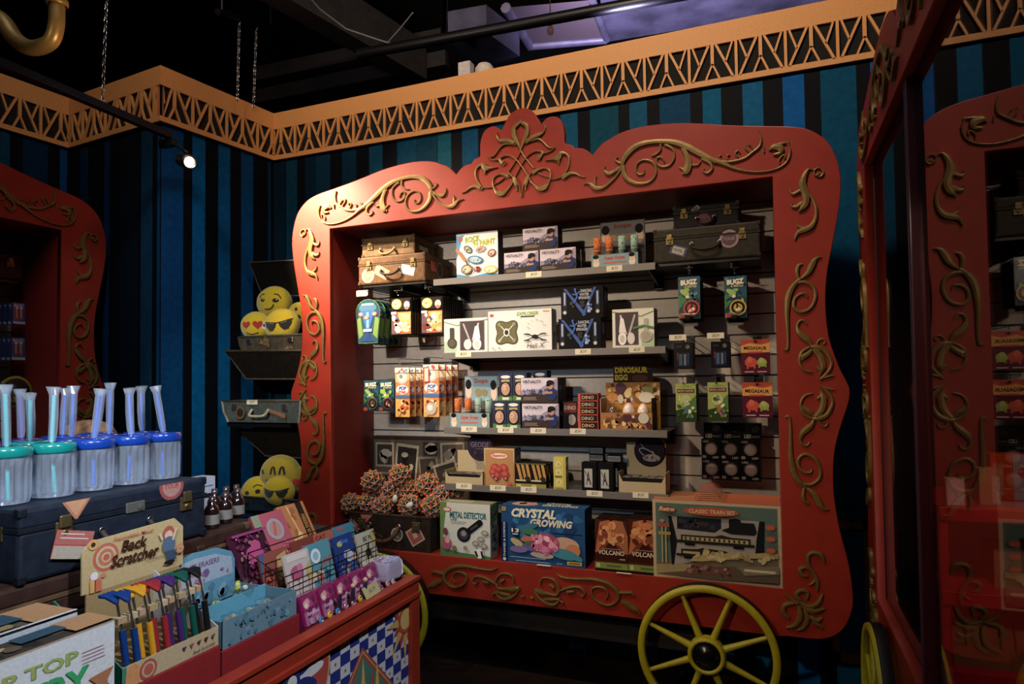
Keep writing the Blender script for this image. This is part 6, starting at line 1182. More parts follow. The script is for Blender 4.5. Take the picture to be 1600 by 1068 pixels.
# scratcher display
BX = -.2; R = empty('scratcher_display', (BX, -2.013, .909), PI / 2); tag(R, 'cream card display of metal back scratchers with a printed header', 'counter display')
wd = .238; dd = .20; t = MB(); K_ = 'a8926a'
t.box(-wd / 2, 0, 0, wd / 2, .003, .042, K_); t.add([(wd / 2, 0, 0), (wd / 2, dd, 0), (wd / 2, dd, .15), (wd / 2, 0, .042)] + [(wd / 2 - .003, 0, 0), (wd / 2 - .003, dd, 0), (wd / 2 - .003, dd, .15), (wd / 2 - .003, 0, .042)], [(0, 1, 2, 3), (7, 6, 5, 4), (3, 2, 6, 7)], 'a8a09c')
t.add([(-wd / 2, 0, 0), (-wd / 2, dd, 0), (-wd / 2, dd, .15), (-wd / 2, 0, .042)] + [(-wd / 2 + .003, 0, 0), (-wd / 2 + .003, dd, 0), (-wd / 2 + .003, dd, .15), (-wd / 2 + .003, 0, .042)], [(3, 2, 1, 0), (4, 5, 6, 7), (7, 6, 2, 3)], '2a6a58'); t.box(-wd / 2, 0, 0, wd / 2, dd, .003, '8a7450'); t.box(-wd / 2 + .004, .006, .003, wd / 2 - .004, dd, .0295, '7a6444'); t.build('card_tray', CARD, R)
a = Art((-wd / 2, 0, 0), (wd, 0, 0), (0, 0, .042)); a.rect(0, 0, 1, 1, 'b09a70'); a.rect(0, 0, .04, 1, '2a7a60'); a.ell(.10, .4, .07, .6, 'c88038'); a.circ(.24, .45, .48, 'a8402c'); a.circ(.24, .45, .36, 'b09a78'); a.circ(.24, .45, .26, 'b04a34')
for i, c in enumerate(('3a2c68', '8a4a3c', '5a2028', '4a1c1c', '4a5a38')): a.poly([(.58 + i * .08, .72), (.63 + i * .08, .72), (.605 + i * .08, .48)], c)
a.text('Back Scratcher', .70, .18, .95, .32, '4a3424', .01); a.build('tray_print', R)
hx_ = BX - dd; A_ = ox(hx_, 130, 872); B_ = ox(hx_, 284, 818); Lo = ox(hx_, 220, 900)
yl, yr = ox(hx_, 128, 880).y, ox(hx_, 286, 850).y; zt_ = ox(hx_, 205, 828).z; zl_ = ox(hx_, 215, 903).z
lx = lambda Y: Y + 2.013
HW = yr - yl; R2 = [(lx(yl), zl_ - .909), (lx(yr), zl_ - .909), (lx(yr), zt_ - .909 - .02), (lx(yr) - .025, zt_ - .909 + .004), (lx(yl) + .02, zt_ - .909 - .004), (lx(yl), zt_ - .909 - .025)]
t = MB(); N = 6; t.add([(x, dd, z) for x, z in R2] + [(x, dd + .004, z) for x, z in R2], [tuple(range(N)), tuple(range(N, 2 * N))[::-1]] + [(i, i + N, (i + 1) % N + N, (i + 1) % N) for i in range(N)], K_)
t.box(lx(yl) + .01, dd, 0, lx(yr) - .01, dd + .004, zl_ - .909, '8a7450'); t.build('header_card', CARD, R)
a = Art((lx(yl), dd, zl_ - .909), (HW, 0, 0), (0, 0, zt_ - zl_)); a.circ(.21, .60, .27, 'b0502c'); a.circ(.21, .60, .21, 'b09a78'); a.circ(.21, .60, .16, 'b85a30'); a.circ(.21, .60, .10, 'b09a78'); a.circ(.21, .60, .065, 'b04a2c'); a.circ(.09, .9, .10, 'c08838'); a.circ(.09, .9, .045, '3a2818')
a.circ(.1, .30, .08, 'c8c0c8'); a.circ(.18, .28, .05, 'b86858'); a.rect(.06, .0, .10, .24, 'c88838'); a.rect(.11, .0, .16, .24, 'b85a30'); a.text('Expandable Metal', .27, .86, .66, .94, 'a84a38', .01, .2); a.text('Back', .34, .62, .60, .84, '3a2018', .03, .25); a.text('Scratcher', .24, .36, .72, .60, '3a2018', .025, .25); a.line([(.58, .32), (.80, .32)], .01, '4a3424')
a.ell(.82, .78, .06, .14, 'a8482c'); a.ell(.82, .72, .045, .10, 'c8a084'); a.ell(.82, .52, .07, .18, '4a6078'); a.line([(.75, .66), (.72, .8)], .05, 'c8a084'); a.line([(.86, .6), (.90, .85)], .05, 'c8a084'); a.poly([(.78, .4), (.88, .4), (.90, .18), (.80, .16)], '34465c'); a.ell(.82, .16, .06, .04, '1c1818'); a.circ(.94, .38, .10, 'b86838'); a.circ(.94, .38, .06, 'a8926a'); a.circ(.94, .38, .03, 'a85030')
a.build('header_print', R)
cols = [('blue', '14336c'), ('yellow', 'b88420'), ('red', '84262a'), ('purple', '3c2258'), ('green', '12483c'), ('black', '161618')]
def scratcher(c):
    t = MB(); t.tube([(0, 0, 0), (0, .003, .006), (0, .014, .068)], [.0060, .0072, .0066], c, 10); o = t.build('back_scratcher', GLOSSP)
    t = MB(); t.tube([(0, .014, .066), (0, .030, .122)], .0026, 'c8c8c8', 8); t.build('metal_rod', CHROME, o)
    t = MB()
    for k in range(4): x = (k - 1.5) * .008; t.tube([(0, .030, .120), (x, .044, .134), (x * 1.1, .062, .134)], .0042, c, 6)
    t.build('claw', PRINT, o); return o
xs = [(197, 202), (212.5, 225), (234, 245), (256, 266), (273, 284), (293, 305)]
for i, (cn, c) in enumerate(cols):
    for j in (0, 1):
        o = scratcher(c); Y = -2.098 + i * .0355 + j * .0165; o.location = (BX - .018 - (1 - j) * .012, Y, .940); o.rotation_euler = (0, 0, PI / 2)
        tag(o, '%s-handled back scratcher in the card display, %s of its pair' % (cn, ['near', 'far'][j]), 'back scratcher', 'back scratchers in the display')
t = MB()
for i in range(9): y0 = -2.11 + i * .024; t.box(BX - .060, y0, 1.022 + i * .001, BX - .040, y0 + .02, 1.034 + i * .001, ['a08a68', 'b09c7c', 'a88a70'][i % 3])
tag(t.build('hang_tags', PRINT), 'row of cream hang tags on the back scratchers', 'tags')

# eraser display
R = empty('eraser_display', (BX, -1.757, .891), PI / 2); tag(R, 'light blue card display of sea-life erasers with rounded header', 'counter display'); wd = .25; dd = .21; LB = '5a7c8c'
t = MB(); t.box(-wd / 2, 0, 0, wd / 2, .003, .064, LB); t.box(wd / 2 - .003, 0, 0, wd / 2, dd, .064, LB); t.box(-wd / 2, 0, 0, -wd / 2 + .003, dd, .064, LB); t.box(-wd / 2, 0, 0, wd / 2, dd, .003, LB); t.box(-wd / 2, dd * .48, 0, wd / 2, dd * .48 + .003, .07, '5a94a8'); t.build('card_tray', CARD, R)
a = Art((-wd / 2, 0, 0), (wd, 0, 0), (0, 0, .064)); a.rect(0, 0, 1, 1, LB); a.speck(40, .02, .05, .98, .95, ['3c6c84', '5a90a4', '44788e'], .08, .2); a.build('tray_print', R)
hh_ = .175; arc = [(-wd / 2, .03), (wd / 2, .03), (wd / 2, hh_ * .72), (wd / 2 - .012, hh_ * .86), (wd * .25, hh_ * .98), (-wd * .05, hh_), (-wd * .35, hh_ * .93), (-wd / 2, hh_ * .75)]
t = MB(); N = len(arc); t.add([(x, dd, z) for x, z in arc] + [(x, dd + .004, z) for x, z in arc], [tuple(range(N)), tuple(range(N, 2 * N))[::-1]] + [(i, i + N, (i + 1) % N + N, (i + 1) % N) for i in range(N)], '5a8498'); t.build('header_card', CARD, R)
a = Art((-wd / 2, dd, 0), (wd, 0, 0), (0, 0, hh_)); a.poly([(.03, .52), (.97, .52), (.95, .78), (.72, .90), (.45, .92), (.15, .86), (.03, .74)], '8c9cac'); a.text('SEA LIFE ERASERS', .22, .76, .78, .84, '6a4468', .02); a.circ(.24, .62, .07, 'b87850'); a.circ(.60, .66, .06, '6a4a80'); a.circ(.44, .7, .04, 'b86a50')
a.speck(10, .3, .54, .92, .72, ['8a4a70', 'a85a78', '5a7a98'], .03, .05); a.speck(24, .03, .2, .97, .5, ['4e8298', '6496a8', '3c7088'], .08, .14); a.build('header_print', R)
def packet(x, y, z, rz, col, lb):
    t = MB(); bm = bmesh.new(); bmesh.ops.create_icosphere(bm, subdivisions=2, radius=.03)
    for v in bm.verts: v.co *= 1 + random.uniform(-.14, .14); v.co.z *= .5; v.co.x *= 1.2
    t.bm(bm, (1, 1, 1), False); bm.free(); o = t.build('eraser_packet', CLEAR); o.location = (x, y, z); o.rotation_euler = (random.uniform(-.3, .3), random.uniform(-.3, .3), rz)
    t = MB()
    for k in range(5): t.ball((random.uniform(-.018, .018), random.uniform(-.014, .014), random.uniform(-.004, .006)), .008, random.choice(col), n=1)
    t.build('erasers', PRINT, o); tag(o, lb, 'packet', 'eraser packets')
pos_ = ['at the near end of the front compartment', 'second in the front compartment', 'third in the front compartment', 'at the far end of the front compartment']
for i in range(4): packet(BX - .055, -1.85 + i * .06, .925, .3 * i, ['8a7a70', '6a8a80', 'a89878'], 'clear eraser packet ' + pos_[i])
for i in range(4): packet(BX - .155, -1.84 + i * .055, .93, .5 * i, ['7a9a50', 'a0a860', '88989a'], 'clear eraser packet ' + pos_[i].replace('front', 'rear'))
packet(BX - .12, -1.70, .972, .4, ['a8b030', 'c0c8b0'], 'shiny eraser packet with a lime eraser lying on top of the display')

# ------------------------------------------------------------------ pink figure tubes, pins, wire rack
def art_pink(a):
    a.rect(0, 0, 1, 1, '8a1a54'); a.rect(0, 0, 1, .45, 'a0507c'); a.speck(14, .03, .05, .97, .95, ['b8407c', '6a1444', 'c87898', 'a82868'], .1, .22); a.circ(.2, .72, .14, 'c89088'); a.circ(.2, .68, .08, 'e0b8a8'); a.text('Surprise', .1, .28, .9, .46, 'c8a8c8', .02, .2)
    for u in (.3, .7): a.circ(u, .12, .1, 'a87890')
pk = None
for i in range(6):
    Y = -1.575 + i * .074; lab = 'magenta figure packet, %s in the row along the cart rim' % ['nearest', 'second', 'third', 'fourth', 'fifth', 'farthest'][i]
    if pk is None: pk = body(.070, .045, .085, '7a184c', .006, name='figure_packet', m=GLOSSP); a = Art((-.031, -.0004, .004), (.062, 0, 0), (0, 0, .077)); art_pink(a); a.build('printed_front', pk, GLOSSP); pk.location = (-.185, Y, .846); pk.rotation_euler = (-.3, 0, PI / 2); tag(pk, lab, 'packet', 'magenta figure packets')
    else: dup(pk, (-.185, Y, .846), label=lab)
for i in range(11):
    Y = -1.585 + i * .036 + random.uniform(-.003, .003); c = random.choice(['8a5a70', '2a6a98', '9a8a80', 'b8902c', '6a4a58', 'a87888']); c = {5: 'b8982c', 2: '2a6a98'}.get(i, c)
    t = MB(); t.lathe([(.001, .006), (.008, .0055), (.0105, .003), (.0105, 0), (.001, 0)], c, 16, Matrix.Rotation(PI / 2 - .3, 4, 'X')); o = t.build('round_pin', GLOSSP); t = MB(); t.ball((0, -.006, .001), .005, 'd0a898', (1, .3, 1), 1); t.ball((0, -.0055, .005), .005, '3a2420', (1.1, .3, .6), 1); t.build('face_print', PRINT, o)
    o.location = (-.158, Y, .862 + (.004 if i % 2 else 0)); o.rotation_euler = (0, 0, PI / 2); tag(o, '%s round face pin along the cart rim%s' % ({'b8982c': 'yellow', '2a6a98': 'blue'}.get(c, 'small'), ', number %s from the near end' % ['one', 'two', 'three', 'four', 'five', 'six', 'seven', 'eight', 'nine', 'ten', 'eleven'][i]), 'pin', 'round pins on the rim')
for i in range(3):
    o = None; t = MB(); t.tube([(0, 0, 0), (0, 0, .03), (0, .004, .045)], [.006, .007, .004], '241c2c', 8); t.ball((0, .002, .05), .0085, 'b89080', n=1); o = t.build('mini_figure', GLOSSP); o.location = (-.16, -1.50 + i * .062, .862); tag(o, 'tiny dark-haired figure leaning on the magenta packets, %s of three' % ['nearest', 'middle', 'farthest'][i], 'figurine', 'tiny figures')
o = body(.085, .002, .035, 'a89c70', 0, name='price_card'); a = Art((-.0425, 0, 0), (.085, 0, 0), (0, 0, .035)); a.text('$6.99', .3, .3, .75, .7, '6a5c44', .01, .3); a.build('handwritten_price', o); o.location = (-.142, -1.355, .862); o.rotation_euler = (-.5, 0, PI / 2 + .08); tag(o, 'cream price card leaning on the magenta packets', 'price tag')
# lilac pouch at the far end
t = MB(); bm = bmesh.new(); bmesh.ops.create_cube(bm, size=1); bmesh.ops.subdivide_edges(bm, edges=bm.edges[:], cuts=5, use_grid_fill=True)
for v in bm.verts: q = v.co.copy(); s_ = 1 - .5 * max(0, q.z + .1) ** 2; v.co = Vector((q.x * .075 * s_ + random.uniform(-.002, .002), q.y * .09 * s_ + random.uniform(-.002, .002), q.z * .06 + random.uniform(-.002, .002)))
t.bm(bm, '8a7c94', True); bm.free(); o = t.build('lilac_pouch', PLUSH); o.location = (-.20, -1.20, .895); tag(o, 'fluffy lilac pouch at the far end of the cart', 'pouch')
t = MB()
for i in range(60): t.ball((random.uniform(-.034, .034), random.uniform(-.04, .04), .031 + random.uniform(-.002, .001)), .003, random.choice(['a090b0', '7088a0', '9a7890', 'b0a8c0']), n=1)
t.build('printed_dots', PRINT, o)
# wire rack with flat packs
RK = empty('wire_rack', (-.245, -1.36, .846), PI / 2); tag(RK, 'black wire rack holding flat gift packs behind the magenta packets', 'rack'); WR = mat('wire_black', '0e0e10', .35, .6)
t = MB()
for (y, z) in ((-.0, .10), (-.0, .135), (.06, .13), (.06, .165), (.12, .19)): t.tube([(-.27, y, z), (.21, y, z)], .0018, n=5)
for k in range(13): x = -.27 + k * .04; t.tube([(x, 0, .0), (x, 0, .135), ], .0014, n=4); t.tube([(x, .06, 0), (x, .06, .165)], .0014, n=4)
t.tube([(.21, 0, .135), (.21, .12, .19), (.21, .12, 0)], .0018, n=5); t.tube([(-.27, 0, .135), (-.27, .12, .19), (-.27, .12, 0)], .0018, n=5); t.build('wire_grid', WR, RK)
def pack(X, Y, z, w_, h_, lean, col, art, lb, name='gift_pack', thick=.008, cat='gift pack', grp=None, m=GLOSSP, roll=0):
    o = body(w_, thick, h_, col, .0015, name=name, m=m); a = Art((-w_ / 2, 0, 0), (w_, 0, 0), (0, 0, h_)); art(a); a.build('printed_front', o, m); o.location = (X, Y, z); o.rotation_euler = (-lean, roll, PI / 2); tag(o, lb, cat, grp); return o
def A1(a): a.rect(0, 0, 1, 1, 'b8a8a0'); a.ell(.4, .5, .25, .18, 'a8486c'); a.ell(.55, .6, .12, .1, 'c06888'); a.rect(.1, .8, .9, .95, 'c8b8b0'); a.poly([(.75, .55), (.95, .7), (1, .5), (.9, .1), (.78, .3)], 'b89848')
def A2(a): a.rect(0, 0, 1, 1, '3a8a98'); a.circ(.35, .7, .17, 'c8d0d0'); a.circ(.35, .7, .1, '7ab0b8'); a.text('CONTACT', .4, .42, .98, .58, 'b84a38', .02, rot=.2); a.speck(12, .05, .05, .95, .4, ['b84a38', '5aa0a8', 'c8b080', '2a6a88'], .08, .16)
def A3(a): a.rect(0, 0, 1, 1, '16387c'); a.ell(.3, .8, .14, .07, 'a8a840'); a.circ(.65, .45, .15, 'b0b8c0'); a.circ(.85, .4, .1, 'c0a890'); a.circ(.5, .5, .1, '9aa0b0'); a.text('Soup', .35, .76, .7, .9, '4a7ac0', .03); a.speck(12, .1, .05, .95, .3, ['2a5098', '8a6a60', 'a0a8b0'], .06, .12)
def A4(a): a.rect(0, 0, 1, 1, 'b0a88c'); a.text('BE PL', .35, .72, .85, .86, '2a2a24', .02); a.ell(.5, .38, .16, .12, '2a241c'); a.line([(.5, .45), (.46, .68)], .03, '2a241c'); a.line([(.5, .45), (.58, .68)], .03, '2a241c'); a.rect(.36, .08, .42, .35, '2a241c'); a.rect(.56, .08, .62, .35, '2a241c'); a.poly([(.78, .5), (1, .6), (1, 1), (.8, .95)], 'b89838'); a.poly([(0, 0), (1, 0), (1, .15), (0, .22)], 'c8c0a8')
def A5(a): a.rect(0, 0, 1, 1, 'a85034'); a.poly([(.2, .15), (.8, .15), (.7, .4), (.6, .7), (.5, .45), (.3, .4)], '24140f'); a.text('CAT', .1, .8, .6, .93, '6a2c20', .02)
def A6(a): a.rect(0, 0, 1, 1, '2a7c90'); a.ell(.6, .4, .3, .2, 'b8683a'); a.ell(.75, .5, .1, .1, 'c88848'); a.rect(.1, .85, .5, .95, 'b04860')
def A7(a): a.rect(0, 0, 1, 1, '7a3020'); a.speck(14, .1, .1, .9, .9, ['a84a2c', '5a2018', 'b87848', '8a3c50'], .15, .3)
def A8(a): a.rect(0, 0, 1, 1, '8a4030'); a.poly([(.55, .1), (.95, .3), (.95, .9), (.6, .8)], 'b88838'); a.poly([(0, .3), (.2, 1), (0, 1)], '44507a'); a.speck(8, .1, .1, .5, .6, ['c05038', '6a2018'], .15, .3)
g = 'flat packs in the wire rack'
def placed(px, X, w_, h_, lean, col, art, lb): p = ox(X, *px); return pack(X, p.y, p.z, w_, h_, lean, col, art, lb, grp=g)
placed((474, 925), -.262, .105, .115, .25, 'b0a098', A1, 'white and pink flat pack, nearest in the front row of the rack')
placed((508, 912), -.262, .11, .125, .25, '2a7a88', A2, 'light blue flat pack second in the front row of the rack')
placed((547, 897), -.262, .10, .125, .25, '16387c', A3, 'dark blue flat pack third in the front row of the rack')
placed((580, 882), -.262, .10, .11, .25, 'a89c80', A4, 'cream flat pack with a stag and the letters BE PL, farthest in the front row')
placed((436, 915), -.325, .11, .10, .25, '6a2c20', A8, 'dark orange flat pack with a yellow tag, nearest in the back row of the rack')
placed((482, 893), -.325, .10, .10, .25, '7a3020', A7, 'rust red patterned flat pack second in the back row of the rack')
placed((514, 880), -.325, .10, .10, .25, 'a85034', A5, 'orange flat pack with a black cat in the back row of the rack')
placed((546, 866), -.325, .10, .10, .25, '2a7c90', A6, 'teal flat pack with an orange animal, farthest in the back row')
# pouches standing behind
def B1(a): a.rect(0, 0, 1, 1, '3c1428'); a.speck(110, .03, .03, .97, .97, ['6a1c48', '8a2c60', '4a1030', 'b04880', '2a0a1c', '7a5a48'], .03, .06); a.ell(.45, .58, .25, .14, 'a83068'); a.ell(.55, .72, .14, .09, 'a83068'); a.line([(.3, .55), (.25, .35)], .06, 'a83068'); a.line([(.58, .52), (.62, .34)], .06, 'a83068'); a.rect(0, .93, 1, .97, '8a2a5c')
def B2(a): a.rect(0, 0, 1, 1, 'a84050'); a.poly([(0, 0), (.16, 0), (.24, 1), (0, 1)], '7a8060'); a.circ(.58, .72, .17, '8a8c90'); a.circ(.58, .72, .12, 'a87068'); a.line([(.5, .62), (.62, .84)], .05, 'b04a3c'); a.speck(40, .25, .03, .97, .55, ['b85060', '983848', 'c86a70', 'e0b8a8'], .03, .06)
def B3(a): a.rect(0, 0, 1, 1, 'b06420'); a.line([(.35, .98), (.55, .05)], .03, 'd89850'); a.rect(.68, 0, .90, 1, '24160e'); a.text('PARKING VIOLATION', .34, .46, 1.24, .55, 'a87838', .02, rot=-PI / 2 * 1.0); a.speck(16, .05, .05, .62, .95, ['c07830', '985418', 'd8a860'], .05, .1); a.poly([(.2, .40), (.42, .48), (.4, .35), (.28, .28)], 'b89848')
o = pack(-.36, ox(-.36, 418, 880).y, .925, .13, .17, .5, '4a1830', B1, 'sequinned magenta pouch with a unicorn, leftmost of three', 'sequin_pouch', .014, 'pouch', roll=0)
o = pack(-.37, ox(-.37, 455, 872).y, .930, .13, .20, .5, '8a3444', B2, 'glossy pink pouch, middle of the three tall pouches', 'gift_pouch', .012, 'pouch')
o = pack(-.38, ox(-.38, 490, 862).y, .935, .125, .20, .5, '985418', B3, 'glossy orange pouch with black PARKING stripe, rightmost of the three', 'gift_pouch', .012, 'pouch')
riser('dark stand under the three tall pouches', -1.72, -1.24, -.345, -.452, .762, .915, '201410')

# ------------------------------------------------------------------ stacked suitcases at the left
sc1 = suitcase('suitcase', 'long brown suitcase lying below the big blue-black one at the left', .92, .5, .088, '33201a', '5a4430', (-.455, -1.99, 1.006), PI / 2, lid=.5, latches=(-.30, .30))
sc2 = suitcase('suitcase', 'big blue-black suitcase under the straw jars', .475, .42, .153, '171d28', '10141c', (-.45, -1.9325, 1.0955), PI / 2, lid=.3, latches=(-.31, .36), hcol='2a2420', stickers=[('t', .25, .93, .28, 'a0603c', 'b07850', 0), ('o', .77, .96, .24, '8a3a38', '9a6a60', 0)])
t = MB(); t.box(.0, -.004, .10, .05, .0, .125, bev=.002); t.lathe([(.001, .004), (.007, .003)], M=Matrix.Translation((.035, -.004, .112)) @ Matrix.Rotation(PI / 2, 4, 'X'), n=10); t.build('lock_plate', mat('aged_silver', '8a8a80', .4, .8), sc2)
t = MB(); t.box(-.2395, .05, .085, -.236, .09, .115, bev=.001); t.build('side_clasp', BRASSY, sc2)
o = body(.085, .002, .06, 'a8483c', 0, name='luggage_tag'); a = Art((-.0425, 0, 0), (.085, 0, 0), (0, 0, .06)); a.rect(0, .5, 1, 1, 'a05048'); a.rect(0, 0, 1, .45, '9a8c7c'); a.lines(2, .1, .6, .9, .9, 'c09a90'); a.build('printed_front', o); o.location = (-.442, ox(-.44, 110, 880).y, ox(-.44, 110, 873).z); o.rotation_euler = (0, .25, PI / 2); tag(o, 'red and cream luggage tag hanging on the blue-black suitcase', 'tag')
# jars with straws
JZ = 1.2505
def ribbed():
    m = glassy('ribbed_clear', (.90, .94, 1), .88, .12, 1.9)
    if 'milky' not in m:
        m['milky'] = 1; nt = m.node_tree; out = nt.nodes['Material Output']; src = out.inputs[0].links[0].from_socket
        d = nt.nodes.new('ShaderNodeBsdfDiffuse'); d.inputs[0].default_value = (.75, .82, .95, 1); mx = nt.nodes.new('ShaderNodeMixShader'); mx.inputs[0].default_value = .12
        nt.links.new(src, mx.inputs[1]); nt.links.new(d.outputs[0], mx.inputs[2]); nt.links.new(mx.outputs[0], out.inputs[0])
    return m
def jar(col):
    t = MB(); n = 64; r = .044; prof = [(.030, 0), (.040, .002), (.043, .012), (.044, .085), (.042, .098), (.039, .103)]
    vs = []; fs = []
    for (rr, z) in prof:
        for k in range(n): th = 2 * PI * k / n; f = 1 - (.07 * (1 if (k // 2) % 2 else 0) if .01 < z < .09 else 0); vs.append((rr * f * math.cos(th), rr * f * math.sin(th), z))
    for i in range(len(prof) - 1):
        for k in range(n): fs.append((i * n + k, i * n + (k + 1) % n, (i + 1) * n + (k + 1) % n, (i + 1) * n + k))
    fs.append(tuple(range(n))[::-1]); t.add(vs, fs, smooth=False); o = t.build('straw_jar', ribbed())
    t = MB(); t.lathe([(.041, .098), (.044, .100), (.0455, .104), (.0455, .116), (.043, .121), (.001, .122)], n=40); t.build('screw_lid', MATS['lid_' + col], o)
    t = MB(); t.tube([(.004, 0, .008), (-.003, 0, .122)], .0042, n=8); t.build('straw', MATS['straw_' + col], o)
    t = MB(); t.tube([(0, 0, 0), (-.003, 0, .103)], .0042, n=8); q = t.build('straw_top', MATS['straw_' + col], o); q.location = (-.003, 0, .122)
    t = MB(); pr = [(0, .002, .007), (0, .018, .0085), (-.001, .058, .009), (-.003, .103, .009), (-.004, .121, .015)]
    vs = [(x + rr * math.cos(2 * PI * k / 10) * (1 + .15 * math.sin(k * 2.1 + i)), rr * math.sin(2 * PI * k / 10), z) for i, (x, z, rr) in enumerate(pr) for k in range(10)]
    t.add(vs, [(i * 10 + k, i * 10 + (k + 1) % 10, (i + 1) * 10 + (k + 1) % 10, (i + 1) * 10 + k) for i in range(4) for k in range(10)]); q = t.build('straw_wrapper', ribbed(), o); q.location = (-.003, 0, .122)
    return o
for n_, c, s_ in (('teal', '0f6c66', '4ab0a8'), ('blue', '10307c', '2a58b0'), ('purple', '3a1c5c', '5a3c90')):
    mat('lid_' + n_, c, .2, coat=.5); mat('straw_' + n_, s_, .3)
PR = {k: jar(k) for k in ('teal', 'blue', 'purple')}; used = set()
def putjar(c, X, Y, lb, tilt):
    if c in used: o = dup(PR[c], (X, Y, JZ), label=lb)
    else: o = PR[c]; used.add(c); o.location = (X, Y, JZ)
    rx, ry, sz = random.uniform(-.16, .16), random.uniform(-.14, .14), random.uniform(.88, 1.12)
    for ch in o.children:
        if ch.name.startswith(('straw_top', 'straw_wrapper')): ch.rotation_euler = (rx, ry, 0); ch.scale = (1, 1, sz)
    tag(o, lb, 'jar', 'clear jars with %s lids' % c); o.rotation_euler = (0, 0, tilt)
ordj = ['nearest', 'second', 'third', 'fourth', 'fifth', 'sixth', 'seventh', 'farthest']
for i in range(5): c = 'blue' if i >= 2 else 'teal'; putjar(c, -.545, -2.136 + i * .0965, 'clear ribbed jar with %s lid and wrapped straw, %s in the front row' % (c, ordj[i] if i < 4 else 'farthest'), i * 1.3)
for i in range(5): c = 'purple' if i < 1 else ('teal' if i == 1 else 'blue'); putjar(c, -.645, -2.12 + i * .0965, 'clear ribbed jar with %s lid and wrapped straw, %s in the middle row' % (c, ordj[i] if i < 4 else 'farthest'), i * .9 + .4)
for i in range(4): c = 'purple' if i < 2 else 'blue'; putjar(c, -.745, -2.08 + i * .0965, 'clear ribbed jar with %s lid and wrapped straw, %s in the rear row' % (c, ordj[i] if i < 3 else 'farthest'), i * 1.7 + .2)
# tan basket rim seen between straws, bottles and white box behind
p = onp(0, -1.0, 135, 668); t = MB(); t.lathe([(.001, .055), (.03, .052), (.06, .038), (.075, .012), (.078, 0), (.001, 0)], '7a5638', 24); o = t.build('straw_hat', mat('woven_straw', 'ffffff', .9, attr=True, noise=.4, nscale=120)); o.location = (-.90, ox(-.90, 138, 668).y, 1.345); tag(o, 'tan rounded woven hat top showing between the straws', 'hat'); 
t = MB(); t.lathe([(.078, .0), (.11, -.004), (.112, -.002), (.078, .004)], '6a4a30', 24); t.build('brim', MATS['woven_straw'], o)
o2 = riser('tall dark stand behind the jars', ox(-.90, 100, 700).y, ox(-.90, 200, 700).y, -.84, -.98, 1.006, 1.344, '1a100e')
def bottle(x, y, X, lb, s=1):
    p = ox(X, x, y); t = MB(); t.lathe([(.001, 0), (.022, 0), (.024, .004), (.024, .06), (.018, .072), (.009, .082), (.009, .10), (.001, .101)], '1c0c0c', 16); o = t.build('dark_bottle', mat('dark_glass', 'ffffff', .08, attr=True, coat=1)); t = MB(); t.lathe([(.0245, .014), (.0245, .046)], '6e6862', 16); t.build('label', PRINT, o); t = MB(); t.lathe([(.0105, .088), (.0105, .104), (.001, .1045)], '3a2a28', 12); t.build('cap', GLOSSP, o)
    o.scale = (s,) * 3; o.location = (X, p.y, 1.0945); tag(o, lb, 'bottle', 'small dark bottles')
for (x, y, X, lb) in ((331, 0, -.50, 'small dark bottle, nearest of the front row by the blue-black suitcase'), (352, 0, -.52, 'small dark bottle second in the front row beside the suitcase'), (371, 0, -.54, 'small dark bottle third in the front row'), (335, 0, -.60, 'small dark bottle nearest in the rear row'), (353, 0, -.60, 'small dark bottle second in the rear row'), (369, 0, -.60, 'small dark bottle farthest in the rear row')): bottle(x, 820, X, lb, .85)
cp_ = ox(-.80, 318, 770); ch_ = ox(-.80, 318, 746).z - 1.0055; o = body(.10, .06, ch_, 'a8a8b0', name='white_carton'); a = Art((-.05, 0, 0), (.10, 0, 0), (0, 0, ch_)); a.rect(.1, .82, .9, .85, '3a7a98'); a.rect(.45, .62, .9, .70, '1c1c20'); a.build('printed_front', o); o.location = (-.80, cp_.y, 1.0055); o.rotation_euler = (0, 0, PI / 2); tag(o, 'white carton standing behind the blue-black suitcase', 'box')

# ================================================================== GOODS IN THE LEFT WAGON
def left_good(fr, X, d, col, art, name, lb, cat): 
    loc, wd, hh, rot = place_front(fr, 0, X); o = body(wd, d, hh, col, name=name, m=GLOSSP); o.location = loc; o.rotation_euler = (0, 0, PI / 2); a = Art((-wd / 2, 0, 0), (wd, 0, 0), (0, 0, hh)); art(a); a.build('printed_front', o, GLOSSP); tag(o, lb, cat); return o, loc, wd, hh
def art_bat(a): a.rect(0, 0, 1, 1, '183a68'); a.text('MAGIC', .1, .8, .9, .95, 'a8a8b0', .02, rot=.05); 
def art_bat2(a):
    art_bat(a)
    for u in (.33, .67): a.rect(u - .13, .2, u + .13, .75, '7a3a2c'); a.ell(u, .75, .13, .05, 'b0a8a0'); a.rect(u - .06, .3, u + .02, .7, 'b07860')
    a.rect(0, 0, 1, .12, '8a9aa8')
for (fr, k, w_) in (((20, 473, 39, 506), 4, 'upper'), ((18, 527, 39, 562), 4, 'lower')):
    o, loc, wd, hh = left_good(fr, -2.86, .014, '14305c', art_bat2, 'toy_blister', 'blue blister pack frontmost on the %s hook in the left wagon' % w_, 'toy pack'); o['group'] = 'blue packs, %s hook of the left wagon' % w_
    for i in range(1, 6): dup(o, loc + Vector((-.035 * i, -.004 * i, 0)), label='blue blister pack, %s on the %s hook in the left wagon' % (['', 'second', 'third', 'fourth', 'fifth', 'rearmost'][i], w_))
    t = MB(); t.tube([(-3.11, loc.y, loc.z + hh + .004), (-2.85, loc.y, loc.z + hh + .004)], .003, n=6); tag(t.build('display_hook', BLACKM), 'black %s hook holding the blue packs in the left wagon' % w_, 'hook')
